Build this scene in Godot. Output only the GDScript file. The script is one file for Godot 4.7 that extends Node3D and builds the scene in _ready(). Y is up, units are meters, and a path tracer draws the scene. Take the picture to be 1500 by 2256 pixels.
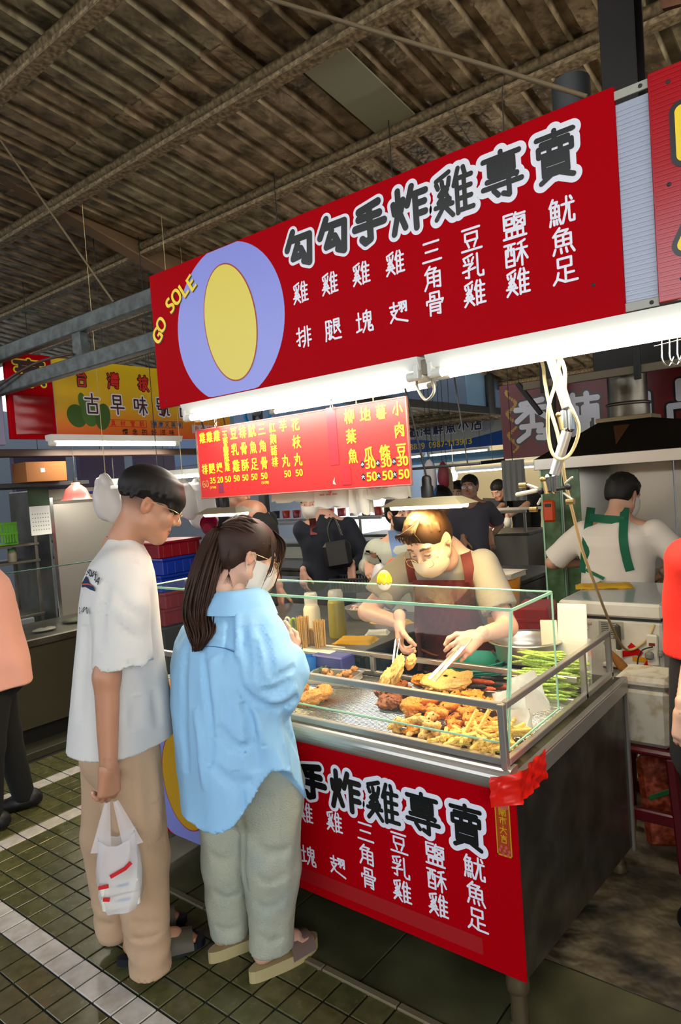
extends Node3D
# A fried chicken stall in a covered market: x runs along the stall front, y up, -z into the stall.

var rng := RandomNumberGenerator.new()

func _ready() -> void:
	rng.seed = 20
	set_view()
	set_light()
	make_materials()
	structure()
	roof()
	main_signs()
	tube_lights()
	menu_board()
	counter()
	display_case()
	food()
	work_table()
	right_side()
	left_stall()
	background()
	customers()
	vendor()
	bystanders()

func set_view() -> void:
	var cam := Camera3D.new()
	cam.name = "camera"
	add_child(cam)
	cam.position = EYE
	cam.basis = view
	cam.fov = rad_to_deg(2.0 * atan(1128.0 / FOCAL))
	cam.near = 0.05
	cam.far = 100.0
	cam.current = true

func set_light() -> void:
	var env := Environment.new()
	env.background_mode = Environment.BG_SKY
	var sky := Sky.new()
	var sm := ProceduralSkyMaterial.new()
	sm.sky_top_color = Color(0.75, 0.79, 0.84)
	sm.sky_horizon_color = Color(0.92, 0.91, 0.89)
	sm.ground_bottom_color = Color(0.25, 0.24, 0.22)
	sm.ground_horizon_color = Color(0.6, 0.6, 0.58)
	sm.sky_energy_multiplier = 2.1
	sky.sky_material = sm
	env.sky = sky
	env.tonemap_mode = Environment.TONE_MAPPER_LINEAR
	env.tonemap_exposure = 1.5
	env.sdfgi_enabled = true
	env.ssao_enabled = true
	env.ssil_enabled = true
	var we := WorldEnvironment.new()
	we.name = "world_environment"
	we.environment = env
	add_child(we)
	# the sun stands high over the open right side: it reaches the pavement beyond the roof, not the stall
	var sun := DirectionalLight3D.new()
	sun.name = "sun"
	sun.light_color = Color(1.0, 0.96, 0.88)
	sun.light_energy = 9.0
	sun.light_angular_distance = 0.6
	sun.shadow_enabled = true
	add_child(sun)
	sun.basis = Basis.looking_at(Vector3(-0.5, -0.85, 0.1).normalized())

# an area light shining along dir, long side along x or z
func area(called: String, pos: Vector3, dir: Vector3, w: float, h: float, c: Color, e: float, long := Vector3.RIGHT) -> void:
	var l := AreaLight3D.new()
	l.name = called
	l.area_size = Vector2(w, h)
	l.light_color = c
	l.light_energy = e
	l.area_range = 30.0
	l.area_attenuation = 2.0
	l.shadow_enabled = true
	add_child(l, true)
	var z := -dir.normalized()
	var x := (long - z * long.dot(z)).normalized()
	l.transform = Transform3D(Basis(x, z.cross(x), z), pos)

func omni(called: String, pos: Vector3, c: Color, e: float, size := 0.05) -> void:
	var l := OmniLight3D.new()
	l.name = called
	l.light_color = c
	l.light_energy = e
	l.light_size = size
	l.omni_range = 30.0
	l.omni_attenuation = 2.0
	l.shadow_enabled = true
	add_child(l, true)
	l.position = pos

# ---------------------------------------------------------------- mesh builder
class MB:
	var v := PackedVector3Array()
	var n := PackedVector3Array()
	var uv := PackedVector2Array()
	var c := PackedColorArray()
	var ix := PackedInt32Array()
	var col := Color(1, 1, 1)
	var tinted := false

	func p(a: Vector3, nn: Vector3, t := Vector2.ZERO) -> int:
		v.append(a); n.append(nn); uv.append(t); c.append(col)
		return v.size() - 1

	func poly(pts: Array, nn := Vector3.ZERO) -> void:
		if nn == Vector3.ZERO:
			nn = (pts[1] - pts[0]).cross(pts[2] - pts[0]).normalized()
		var s := v.size()
		for q in pts:
			p(q, nn)
		for i in range(1, pts.size() - 1):
			ix.append_array([s, s + i, s + i + 1])

	func quad_uv(a: Vector3, b: Vector3, d: Vector3, e: Vector3) -> void:   # a (0,1) b (1,1) d (1,0) e (0,0)
		var nn := (b - a).cross(e - a).normalized()
		var s := v.size()
		p(a, nn, Vector2(0, 1)); p(b, nn, Vector2(1, 1)); p(d, nn, Vector2(1, 0)); p(e, nn, Vector2(0, 0))
		ix.append_array([s, s + 1, s + 2, s, s + 2, s + 3])

	# box with chamfered edges, centred in xf
	func box(xf: Transform3D, size: Vector3, b := 0.002) -> void:
		var h := size / 2.0
		b = minf(b, minf(h.x, minf(h.y, h.z)) * 0.9)
		var B := xf.basis
		for ax in 3:
			var u := (ax + 1) % 3
			var w := (ax + 2) % 3
			for s in [-1.0, 1.0]:
				var nn := Vector3.ZERO
				nn[ax] = s
				var pts := []
				for q in [[-1, -1], [1, -1], [1, 1], [-1, 1]]:
					var a := Vector3.ZERO
					a[ax] = s * h[ax]; a[u] = q[0] * (h[u] - b); a[w] = q[1] * (h[w] - b)
					pts.append(xf * a)
				poly(pts, (B * nn).normalized())
			if b > 0.0:
				for s in [[-1.0, -1.0], [1.0, -1.0], [1.0, 1.0], [-1.0, 1.0]]:
					var pts := []
					for q in [[1, 0, -1], [1, 0, 1], [0, 1, 1], [0, 1, -1]]:
						var a := Vector3.ZERO
						a[u] = s[0] * (h[u] - (0.0 if q[0] else b)); a[w] = s[1] * (h[w] - (0.0 if q[1] else b)); a[ax] = q[2] * (h[ax] - b)
						pts.append(xf * a)
					var nn := Vector3.ZERO
					nn[u] = s[0]; nn[w] = s[1]
					poly(pts, (B * nn).normalized())
		if b > 0.0:
			for i in 8:
				var s := Vector3(1.0 if i & 1 else -1.0, 1.0 if i & 2 else -1.0, 1.0 if i & 4 else -1.0)
				var pts := []
				for ax in 3:
					var a := s * (h - Vector3.ONE * b)
					a[ax] = s[ax] * h[ax]
					pts.append(xf * a)
				poly(pts, (B * s).normalized())

	func bx(c0: Vector3, size: Vector3, b := 0.002) -> void:
		box(Transform3D(Basis(), c0), size, b)

	# bar between two points with a rectangular section
	func bar(a: Vector3, b: Vector3, w: float, hh: float, up := Vector3.UP, bev := 0.002) -> void:
		var d := (b - a).normalized()
		var r := d.cross(up)
		if r.length() < 0.01:
			r = d.cross(Vector3.RIGHT)
		r = r.normalized()
		box(Transform3D(Basis(r, r.cross(d).normalized(), -d), (a + b) / 2.0), Vector3(w, hh, a.distance_to(b)), bev)

	# swept round tube through points; r is a float or an array
	func tube(pts: Array, r, sides := 8, caps := true, squash := 1.0) -> void:
		var m := pts.size()
		var t0: Vector3 = (pts[1] - pts[0]).normalized()
		var up := Vector3.UP if absf(t0.y) < 0.9 else Vector3.RIGHT
		var r0 := t0.cross(up).normalized()
		var s := v.size()
		for i in m:
			var t: Vector3 = (pts[mini(i + 1, m - 1)] - pts[maxi(i - 1, 0)]).normalized()
			r0 = (r0 - t * r0.dot(t)).normalized()
			var u0 := t.cross(r0)
			var rad: float = r if r is float else r[i]
			for k in sides + 1:
				var a := TAU * k / sides
				var d := r0 * cos(a) + u0 * sin(a) * squash
				p(pts[i] + d * rad, d.normalized(), Vector2(float(k) / sides, float(i) / (m - 1)))
		for i in m - 1:
			for k in sides:
				var a := s + i * (sides + 1) + k
				var b := a + sides + 1
				ix.append_array([a, b, a + 1, a + 1, b, b + 1])
		if caps:
			for e in [0, m - 1]:
				var t: Vector3 = (pts[1] - pts[0]).normalized() * -1.0 if e == 0 else (pts[m - 1] - pts[m - 2]).normalized()
				var f := v.size()
				for k in sides:
					p(v[s + e * (sides + 1) + k], t)
				for k in range(1, sides - 1):
					ix.append_array([f, f + k, f + k + 1])

	# profile of Vector2(radius, height) turned round the y axis of xf; a repeated point makes a hard edge
	func lathe(prof: Array, sides := 24, xf := Transform3D(), sx := 1.0, sz := 1.0) -> void:
		var m := prof.size()
		var s := v.size()
		for i in m:
			var a: Vector2 = prof[i - 1] if i > 0 and prof[i - 1] != prof[i] else prof[i]
			var b: Vector2 = prof[i + 1] if i < m - 1 and prof[i + 1] != prof[i] else prof[i]
			var t := (b - a).normalized()
			var nr := t.y
			var ny := -t.x
			for k in sides + 1:
				var g := TAU * k / sides
				var q := Vector3(cos(g) * prof[i].x * sx, prof[i].y, sin(g) * prof[i].x * sz)
				p(xf * q, (xf.basis * Vector3(cos(g) * nr / sx, ny, sin(g) * nr / sz)).normalized(), Vector2(float(k) / sides, float(i) / (m - 1)))
		for i in m - 1:
			if prof[i] == prof[i + 1]:
				continue
			for k in sides:
				var a := s + i * (sides + 1) + k
				var b := a + sides + 1
				ix.append_array([a, b, a + 1, a + 1, b, b + 1])

	# grid of points (rows of equal length); smooth normals
	func grid(rows: Array, closed := false) -> void:
		var m := rows.size()
		var w: int = rows[0].size()
		var s := v.size()
		for i in m:
			for k in w:
				var a: Vector3 = rows[i][(k + 1) % w if closed else mini(k + 1, w - 1)] - rows[i][(k - 1 + w) % w if closed else maxi(k - 1, 0)]
				var b: Vector3 = rows[mini(i + 1, m - 1)][k] - rows[maxi(i - 1, 0)][k]
				p(rows[i][k], b.cross(a).normalized(), Vector2(float(k) / (w - 1), float(i) / (m - 1)))
		for i in m - 1:
			for k in (w if closed else w - 1):
				var a := s + i * w + k
				var d := s + i * w + (k + 1) % w
				ix.append_array([a, a + w, d, d, a + w, d + w])

	# outline in the xy plane of xf, thick along its z
	func prism(pts: PackedVector2Array, depth: float, xf := Transform3D()) -> void:
		var tri := Geometry2D.triangulate_polygon(pts)
		for s in [-0.5, 0.5]:
			var f := v.size()
			for q in pts:
				p(xf * Vector3(q.x, q.y, s * depth), (xf.basis.z * signf(s)).normalized(), Vector2(q.x, q.y))
			for t in tri:
				ix.append(f + t)
		var cw := Geometry2D.is_polygon_clockwise(pts)
		for i in pts.size():
			var a := pts[i]
			var b := pts[(i + 1) % pts.size()]
			var e := (b - a).normalized()
			var nn := Vector3(e.y, -e.x, 0) * (-1.0 if cw else 1.0)
			poly([xf * Vector3(a.x, a.y, -depth / 2), xf * Vector3(b.x, b.y, -depth / 2), xf * Vector3(b.x, b.y, depth / 2), xf * Vector3(a.x, a.y, depth / 2)], (xf.basis * nn).normalized())

	# lumpy ellipsoid
	func blob(xf: Transform3D, rad: Vector3, noise: FastNoiseLite, amp: float, seg := 12, ring := 8, off := Vector3.ZERO) -> void:
		var rows := []
		for i in ring + 1:
			var th := PI * i / ring
			var row := []
			for k in seg:
				var ph := TAU * k / seg
				var d := Vector3(sin(th) * cos(ph), cos(th), sin(th) * sin(ph))
				var g := 1.0 + amp * noise.get_noise_3dv(d * 40.0 + off * 971.0)
				row.append(xf * (d * rad * g))
			rows.append(row)
		var s := v.size()
		grid(rows, true)
		for k in seg:   # poles
			n[s + k] = xf.basis.y.normalized()
			n[s + ring * seg + k] = -xf.basis.y.normalized()

	func sphere(c0: Vector3, r: Vector3, seg := 14, ring := 8, B := Basis()) -> void:
		var pr := []
		for i in ring + 1:
			var a := -PI / 2 + PI * i / ring
			pr.append(Vector2(maxf(cos(a), 0.0001), sin(a)))
		lathe(pr, seg, Transform3D(B * Basis.from_scale(r), c0))
		return

	func commit() -> ArrayMesh:
		for i in range(0, ix.size(), 3):
			var a := ix[i]
			var b := ix[i + 1]
			var d := ix[i + 2]
			if (v[b] - v[a]).cross(v[d] - v[a]).dot(n[a] + n[b] + n[d]) > 0.0:
				ix[i + 1] = d
				ix[i + 2] = b
		var arr := []
		arr.resize(Mesh.ARRAY_MAX)
		arr[Mesh.ARRAY_VERTEX] = v
		arr[Mesh.ARRAY_NORMAL] = n
		arr[Mesh.ARRAY_TEX_UV] = uv
		if tinted:
			arr[Mesh.ARRAY_COLOR] = c
		arr[Mesh.ARRAY_INDEX] = ix
		var m := ArrayMesh.new()
		m.add_surface_from_arrays(Mesh.PRIMITIVE_TRIANGLES, arr)
		return m


# ---------------------------------------------------------------- nodes
var taken := {}

func numbered(called: String) -> String:
	taken[called] = taken.get(called, -1) + 1
	return called if taken[called] == 0 else "%s_%03d" % [called, taken[called]]

func tag(o: Node3D, label := "", category := "", group := "", kind := "") -> Node3D:
	if label: o.set_meta("label", label)
	if category: o.set_meta("category", category)
	if group: o.set_meta("group", group)
	if kind: o.set_meta("kind", kind)
	return o

func thing(called: String, label: String, category: String, at0 := Vector3.ZERO, turn := 0.0, group := "") -> Node3D:
	var o := Node3D.new()
	o.name = numbered(called)
	add_child(o)
	o.position = at0
	o.rotation.y = turn
	return tag(o, label, category, group)

# one mesh; vertices are in the parent's space
func obj(called: String, b: MB, m: Material, parent: Node3D = self) -> MeshInstance3D:
	var o := MeshInstance3D.new()
	o.name = numbered(called) if parent == self else called
	o.mesh = b.commit()
	o.mesh.surface_set_material(0, m)
	parent.add_child(o, true)
	return o

# the same with vertices given in world space (parents are only moved, never turned)
func wobj(called: String, b: MB, m: Material, parent: Node3D = self) -> MeshInstance3D:
	var off := Vector3.ZERO
	var q: Node = parent
	while q != self:
		off += q.position
		q = q.get_parent()
	if off != Vector3.ZERO:
		for i in b.v.size():
			b.v[i] -= off
	return obj(called, b, m, parent)

# a thing that is one mesh, its origin moved to its base centre
func solo(called: String, b: MB, m: Material, label: String, category: String, group := "", kind := "") -> MeshInstance3D:
	var lo := b.v[0]
	var hi := b.v[0]
	for q in b.v:
		lo = lo.min(q)
		hi = hi.max(q)
	var base := Vector3((lo.x + hi.x) / 2, lo.y, (lo.z + hi.z) / 2)
	for i in b.v.size():
		b.v[i] -= base
	var o := obj(called, b, m)
	o.position = base
	tag(o, label, category, group, kind)
	return o

func copy_thing(o: Node3D, label := "") -> Node3D:
	var base := str(o.name)
	var r := o.duplicate()
	var cut := base.rfind("_")
	if cut > 0 and base.substr(cut + 1).is_valid_int():
		base = base.substr(0, cut)
	r.name = numbered(base)
	add_child(r)
	if label: r.set_meta("label", label)
	return r

# ---------------------------------------------------------------- materials
var mats := {}

func tex_noise(freq: float, lo: Color, hi: Color, sd := 1, oct := 4, size := 256, mid = null) -> NoiseTexture2D:
	var nz := FastNoiseLite.new()
	nz.seed = sd
	nz.frequency = freq
	nz.fractal_octaves = oct
	var t := NoiseTexture2D.new()
	t.width = size; t.height = size
	t.seamless = true
	t.noise = nz
	var g := Gradient.new()
	g.set_color(0, lo); g.set_color(1, hi)
	if mid != null:
		g.add_point(0.5, mid)
	t.color_ramp = g
	return t

func tex_normal(freq: float, strength: float, sd := 1, oct := 3, size := 256) -> NoiseTexture2D:
	var nz := FastNoiseLite.new()
	nz.seed = sd
	nz.frequency = freq
	nz.fractal_octaves = oct
	var t := NoiseTexture2D.new()
	t.width = size; t.height = size
	t.seamless = true
	t.noise = nz
	t.as_normal_map = true
	t.bump_strength = strength
	return t

func mat(key: String, c := Color(0.5, 0.5, 0.5), rough := 0.6, metal := 0.0) -> StandardMaterial3D:
	if mats.has(key):
		return mats[key]
	var m := StandardMaterial3D.new()
	m.resource_name = key
	m.albedo_color = c
	m.roughness = rough
	m.metallic = metal
	mats[key] = m
	return m

func tri(m: StandardMaterial3D, scale: float, world := true) -> StandardMaterial3D:
	m.uv1_triplanar = true
	m.uv1_world_triplanar = world
	m.uv1_scale = Vector3.ONE * scale
	return m

func glass(key: String, c: Color, rough := 0.02) -> StandardMaterial3D:
	var m := mat(key, c, rough)
	m.transparency = BaseMaterial3D.TRANSPARENCY_ALPHA
	return m

func lamp_mat(key: String, c: Color, e: float) -> StandardMaterial3D:
	var m := mat(key, Color(0.9, 0.9, 0.9), 0.4)
	m.emission_enabled = true
	m.emission = c
	m.emission_energy_multiplier = e
	return m

func vcol(key: String, rough := 0.6, metal := 0.0) -> StandardMaterial3D:
	var m := mat(key, Color.WHITE, rough, metal)
	m.vertex_color_use_as_albedo = true
	return m

# ---------------------------------------------------------------- the view of the photograph
const FOCAL := 1491.0
const EYE := Vector3(0, 1.62, 0)
var view := Basis.from_euler(Vector3(deg_to_rad(-2.34), deg_to_rad(38.64), deg_to_rad(-4.126)))

func ray(x: float, y: float) -> Vector3:
	return view * Vector3((x - 750.0) / FOCAL, (1128.0 - y) / FOCAL, -1.0)

func at(x: float, y: float, d: float) -> Vector3:
	return EYE + ray(x, y) * d

func onto(x: float, y: float, axis: int, val: float) -> Vector3:
	var r := ray(x, y)
	return EYE + r * ((val - EYE[axis]) / r[axis])

func spline(pts: Array, k := 6) -> Array:
	var out := []
	for i in pts.size() - 1:
		var a = pts[maxi(i - 1, 0)]
		var d = pts[mini(i + 2, pts.size() - 1)]
		for j in k:
			out.append(pts[i].cubic_interpolate(pts[i + 1], a, d, float(j) / k))
	out.append(pts[-1])
	return out

func rot(x: float, y: float, z: float) -> Basis:
	return Basis.from_euler(Vector3(deg_to_rad(x), deg_to_rad(y), deg_to_rad(z)))

# ---------------------------------------------------------------- brush lettering: strokes of two-digit x y pairs in a square, B for a box, a name for another sign squeezed into a box
const PIECES := {
	"zhui": "30000535 20222099 57016416 20229522 20459045 20689068 20949894 58225894",
	"xi": "85001512 15202330 46184830 85147830 58322846 28466644 72382262 22628260 68508264 04729672 50624874 48740699 54749699",
	"huo": "12281850 82246548 48004845 48450898 50489090",
	"zha": "30000540 22209520 45204599 45448844 45689068",
	"shou_left": "10249024 55005590 55903084 05649246",
	"tu_left": "12348834 50055088 04929684",
	"mu": "04289628 50005099 48320676 54349264",
	"yue": "22042265 22650899 22048204 82048294 82946490 22348234 22628262",
	"gen": "20048204 82048242 20238223 20428242 20042092 20924680 88526264 48449598",
	"gui": "48003812 B16128248 49124948 16308230 36483072 30720698 58485890 58906797 67979697 96979682 74586478 64788874",
	"he": "80022012 04329632 50085099 46360678 54369676",
	"you_wine": "04089608 B14288694 38083828 38283052 62086250 62508252 14728672",
	"yu": "36000828 32127012 70125626 B18288268 18488248 50285068 14780698 38804096 60806496 82789498",
	"you": "04289628 42024045 40450698 60286088 60886896 68969796 97969778 72048416",
	"zhi": "06209420 50005042 14448244 82441098 22569698",
	"xi_feather": "08049204 92049294 92947090 26245040 20666046",
	"si": "55002024 20246022 76121848 18488244 70328648 50485099 26621088 74609284",
	"gong": "08109210 50105090 02909890",
	"zhe": "14147414 44004434 02349834 86040866 B26548098 26768076",
	"grass": "05149514 32023228 68026828",
	"ren_left": "60000845 38283899",
	"san_dots": "08083020 03383048 04963066",
	"mi": "50005099 04469646 16103030 84107030 44500890 56509290",
	"kou": "B08069294",
	"cai": "04289628 66006692 66924486 62300880",
	"guang": "50005012 10149614 12141066 10660298",
	"zi": "10088608 86085236 52365292 52923288 02509850",
	"nv": "40001656 16568496 74286060 60600898 02309630",
	"yang": "28003816 74006416 10229022 16468446 02709870 50225099",
	"wei": "20188018 04429642 50005099 46440686 54449486",
	"jin": "30000636 22169416 94169094 90947290 46304680 20527452 26343446 66345846 42562078 50567276",
	"mai": "08109210 50005046 50141036 50149036 04469646 40501080 34608060 80601099 30669598",
	"shi_pig": "08089208 60081040 40226650 66506096 60964090 54401066 62580890 88306650 66529692",
	"bei": "B28047286 28302872 28317231 28587258 40881899 60888499",
	"door": "08040899 B08044046 08254025 B60049246 60259225 92049294 92948094",
	"phi": "16181660 16600298 16189218 92188434 54005446 18468046 80461898 32589798",
}
const WORDS := {
	"勾": "32000842 28209220 92208692 86926684 48342870 28706666 58507278",
	"手": "80042014 18328232 05549554 52105288 52883694 36942684",
	"炸": "huo:00004099 zha:42009999",
	"雞": "xi:00004899 zhui:50009999",
	"專": "08109210 50005056 B22207844 22327832 15568556 72488458 05709570 66626696 66965290 30784090",
	"賣": "50005022 12088808 22207820 B15288544 38283844 62286244 B25527586 25637563 25757575 38881899 62888699",
	"排": "shou_left:00003899 60006072 60724699 78007899 40186018 42446044 40706070 78189818 78449644 78709970",
	"腿": "yue:00003299 gen:48009972 36044414 34304430 44303856 38564262 42623482 32924484 44846096 60969996",
	"塊": "tu_left:00003499 gui:36009999",
	"翅": "06185018 28002836 10384638 46380688 14483876 38769896 xi_feather:54047250 xi_feather:76049650",
	"三": "12108810 20488048 04909690",
	"角": "36001030 30126612 66125228 22282270 22700699 22288428 84288494 84946690 22488448 22688468 53285390",
	"骨": "28022836 28027402 74027436 28185018 50185036 10361050 10369236 92368650 26502699 26507650 76507696 76966293 26657665 26807680",
	"豆": "10069006 B22247854 30623882 72606282 04949694",
	"乳": "50000810 10181628 30163226 54144628 08385038 50383054 30543094 30941490 02666058 72027286 72868095 80959795 97959778",
	"鹽": "06024402 06020658 06584658 B16184040 58005014 54089608 B50209458 58288650 86285850 B14688694 38683894 62686294 02969896",
	"酥": "you_wine:00004899 he:50009999",
	"魷": "yu:00004899 you:50009999",
	"魚": "yu:04009699",
	"足": "B24047636 52365292 52628462 24561880 18800498 22805094 50949794",
	"五": "10089008 46083492 16467646 76467292 03949794",
	"香": "he:04009662 B26627498 26807480",
	"紅": "si:00004699 gong:50089996",
	"麴": "mai:00005499 jin:52009999",
	"豬": "shi_pig:00004299 zhe:44009999",
	"芋": "grass:00009999 18408240 04629662 52405292 52923488",
	"丸": "46024248 42480898 08287228 72287288 72888096 80969796 97969776 20464666",
	"花": "grass:00009999 36300866 24502499 86385262 52305288 52886096 60969496 94969480",
	"枝": "mu:00004299 zhi:44009999",
	"柳": "mu:00004099 60044412 44124480 44806070 64146470 64705098 76129612 96129668 96688864 76127699",
	"葉": "grass:00009999 04429642 24322458 24588058 50325058 74327458 04729672 50605099 46740897 54749497",
	"地": "tu_left:00003699 42409630 96309468 94688464 66006670 48184886 48865695 56959995 99959980",
	"瓜": "78022014 24142260 22600498 46144688 46886276 58707088 70107456 74569796",
	"薯": "grass:00009999 B14348650 38343850 62346250 zhe:04529699",
	"條": "26000440 16241699 34143472 60004424 56129412 86124246 54229646 mu:40489999",
	"小": "50025090 50903484 26340672 74329470",
	"肉": "14221499 14228622 86228692 86927088 52004830 48302650 50307648 48542678 50547676",
	"大": "06349434 50024840 48400898 52409498",
	"台": "46022034 20348030 68168640 B22547896",
	"灣": "san_dots:00002899 48082860 36044420 44203230 32304632 60006006 52107210 54187218 B54247434 90047820 78209020 88228032 80329634 34488848 88488860 88603460 34603274 32748674 86748294 82946690",
	"披": "shou_left:00003899 phi:40009999",
	"古": "04249624 50005052 B20528098",
	"早": "B24027646 24247624 04669666 50465099",
	"味": "kou:00143264 wei:34009999",
	"號": "B08044030 02444844 14441262 12624262 42623894 38942090 72007214 72089208 56185670 56704898 56189718 97189230 62349030 70247242 72429442 68566674 66745498 68568656 86568692 86929892",
	"真": "14108610 50005020 B26227472 26387438 26557455 02809880 32841299 68848899",
	"材": "mu:00004499 cai:46009999",
	"實": "50005010 06120628 06129412 94128828 B22287844 06369436 50285044 bei:14489699",
	"料": "mi:00004899 60087222 56367050 50729862 82008299",
	"健": "ren_left:00003499 50109210 70007080 40249824 52389238 48529452 44669766 30144614 46143242 32424642 46422892 32605088 50889894",
	"康": "guang:00009999 30248224 82248248 20369636 30488248 55165592 30584066 20884474 84546666 62629692",
	"又": "10128412 84121096 22289496",
	"美": "30003812 70006212 10149014 18328232 04509650 50145050 08669266 50524870 48700899 54709499",
	"懷": "16001699 06200440 26183038 38089608 66006614 B40189432 56185632 76187632 44404852 92408452 40609660 66526699 62603892 70629894",
	"念": "50000438 52029638 30306830 24447444 74446058 14660890 30623292 32924097 40977697 76977684 50625876 80649484",
	"的": "26001816 B08184292 08544254 64005036 58189618 96189292 92927688 62447662",
	"好": "nv:00005099 zi:50009999",
	"滋": "san_dots:00002899 50005612 82007412 34169816 48223844 38445644 60363684 36846480 78227044 70448644 90366884 68849680",
	"自": "50004014 B20168098 20428042 20688068",
	"由": "B12268896 50005096 12608860",
	"店": "guang:00009999 56225654 56389038 B34568696",
	"海": "san_dots:00002899 52003624 46129412 48284286 42869086 48288828 88288496 30589958 60366446 58666476",
	"鮮": "yu:00004899 yang:50009999",
	"秀": "he:00009962 18647464 74646678 66788878 88788296 82966494 40643682 36820898",
	"蘭": "grass:00009999 08340899 B08344054 08444044 B60349254 60449244 92349296 30647064 50585099 B34706680 46823096 54827096",
	"品": "B26047440 B04564496 B56569696",
	"開": "door:00009999 30567056 26727472 42564298 58565899",
	"市": "50005012 04169616 18341880 18348234 82348278 50165099",
	"吉": "12168816 50005034 24348034 B24528096",
	"飄": "04089608 50005030 B20127830 08404540 26305299 60344099 60349034 90349495",
	"鱻": "yu:25007548 yu:00504899 yu:52509999",
	"口": "B12149086",
	"北": "30003088 04202020 04888070 70006888 68889888 98889868 70488830",
	"國": "B04049696 20227822 B28364460 20727266 60126276 62768290 74168020 76402880",
}

var ink: PackedVector2Array

func _pairs(s: String) -> Array:
	var o := []
	for i in range(0, s.length() - 3, 4):
		o.append(Vector2(s.substr(i, 2).to_int(), s.substr(i + 2, 2).to_int()) / 99.0)
	return o

func strokes(word: String, box := Rect2(0, 0, 1, 1), depth := 0) -> Array:
	var src: String = PIECES[word] if PIECES.has(word) else WORDS.get(word, "B08089292 08089292")
	var out := []
	for tk in src.split(" ", false):
		if tk.contains("?"):
			continue
		if tk.contains(":"):
			var pr := tk.split(":")
			var q := _pairs(pr[1])
			out.append_array(strokes(pr[0], Rect2(box.position + q[0] * box.size, (q[1] - q[0]) * box.size), depth + 1))
			continue
		var pts: Array
		if tk.begins_with("B"):
			var q := _pairs(tk.substr(1))
			pts = [q[0], Vector2(q[1].x, q[0].y), q[1], Vector2(q[0].x, q[1].y), q[0]]
		else:
			pts = _pairs(tk)
		if pts.size() < 2:
			continue
		var line := []
		for q in pts:
			line.append(box.position + q * box.size)
		out.append(line)
	return out

# strokes of one word cut flat in the xy plane of xf (y up, centred), height s, width wd (share of s); each stroke lies a hair over the last
func letter(b: MB, word: String, xf: Transform3D, s: float, wd: float, sx := 1.0) -> void:
	var nn := xf.basis.z.normalized()
	var lift := 0.0
	for line in strokes(word):
		var runs := [line]
		if line.size() == 5 and line[0] == line[4]:
			runs = [line.slice(0, 3), line.slice(2, 5)]
		for run in runs:
			var pts := PackedVector2Array()
			for q in run:
				pts.append(Vector2((q.x - 0.5) * sx, 0.5 - q.y) * 1000.0)
			for pg in Geometry2D.offset_polyline(pts, wd * 500.0, Geometry2D.JOIN_ROUND, Geometry2D.END_ROUND):
				lift += 0.000012
				var slim := PackedVector2Array()
				for q in pg:
					if slim.is_empty() or slim[-1].distance_to(q) > wd * 90.0:
						slim.append(q)
				var tr := Geometry2D.triangulate_polygon(slim)
				var f := b.v.size()
				for q in slim:
					b.p(xf * Vector3(q.x * s / 1000.0, q.y * s / 1000.0, lift), nn)
				for t in tr:
					b.ix.append(f + t)

# latin letters and digits: a flat text mesh added to b
var fonts := {}
func latin(b: MB, text: String, xf: Transform3D, h: float, bold := true) -> void:
	if not fonts.has(bold):
		var f := SystemFont.new()
		f.font_names = PackedStringArray(["Droid Sans"])
		f.font_weight = 700 if bold else 400
		fonts[bold] = f
	var t := TextMesh.new()
	t.font = fonts[bold]
	t.text = text
	t.font_size = 64
	t.pixel_size = h / 46.0
	t.depth = 0.0
	t.curve_step = 3.0
	var arr := t.get_mesh_arrays()
	var f := b.v.size()
	var vv: PackedVector3Array = arr[Mesh.ARRAY_VERTEX]
	for q in vv:
		b.p(xf * Vector3(q.x, q.y, 0), xf.basis.z.normalized())
	var id: PackedInt32Array = arr[Mesh.ARRAY_INDEX] if arr[Mesh.ARRAY_INDEX] != null else PackedInt32Array(range(vv.size()))
	for q in id:
		b.ix.append(f + q)

func make_materials() -> void:
	var m := mat("steel", Color(0.72, 0.7, 0.66), 0.3, 0.75)
	m = mat("steel_dull", Color(0.47, 0.455, 0.42), 0.42, 0.9)
	m.albedo_texture = tex_noise(0.012, Color(0.78, 0.76, 0.72), Color(1, 1, 1), 5)
	tri(m, 1.2)
	m = mat("steel_side", Color(0.5, 0.48, 0.44), 0.42, 0.9)
	m.albedo_texture = tex_noise(0.012, Color(0.62, 0.6, 0.55), Color(1, 1, 1), 8, 5, 512)
	m.roughness_texture = tex_noise(0.03, Color(0.75, 0.75, 0.75), Color(1, 1, 1), 9)
	tri(m, 0.9)
	mat("chrome", Color(0.85, 0.85, 0.83), 0.15, 1.0)
	mat("white_paint", Color(0.86, 0.86, 0.83), 0.45)
	mat("dark_steel", Color(0.16, 0.17, 0.17), 0.6, 0.3)
	mat("black", Color(0.04, 0.04, 0.045), 0.5)
	mat("black_gloss", Color(0.03, 0.03, 0.035), 0.2)
	mat("red_sign", Color(0.63, 0.0, 0.045), 0.5).metallic_specular = 0.12
	mat("lavender", Color(0.52, 0.55, 0.86), 0.35)
	mat("ink_black", Color(0.03, 0.035, 0.04), 0.35)
	mat("ink_white", Color(0.86, 0.86, 0.9), 0.35)
	mat("ink_yellow", Color(0.93, 0.8, 0.05), 0.4)
	mat("ink_red", Color(0.8, 0.1, 0.05), 0.4)
	glass("glass_clear", Color(0.9, 0.97, 0.94, 0.02)).metallic_specular = 0.3
	mat("glass_edge", Color(0.62, 0.8, 0.66), 0.15)
	mat("wire", Color(0.2, 0.17, 0.13), 0.7)
	mat("cord", Color(0.78, 0.7, 0.5), 0.6)

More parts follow.
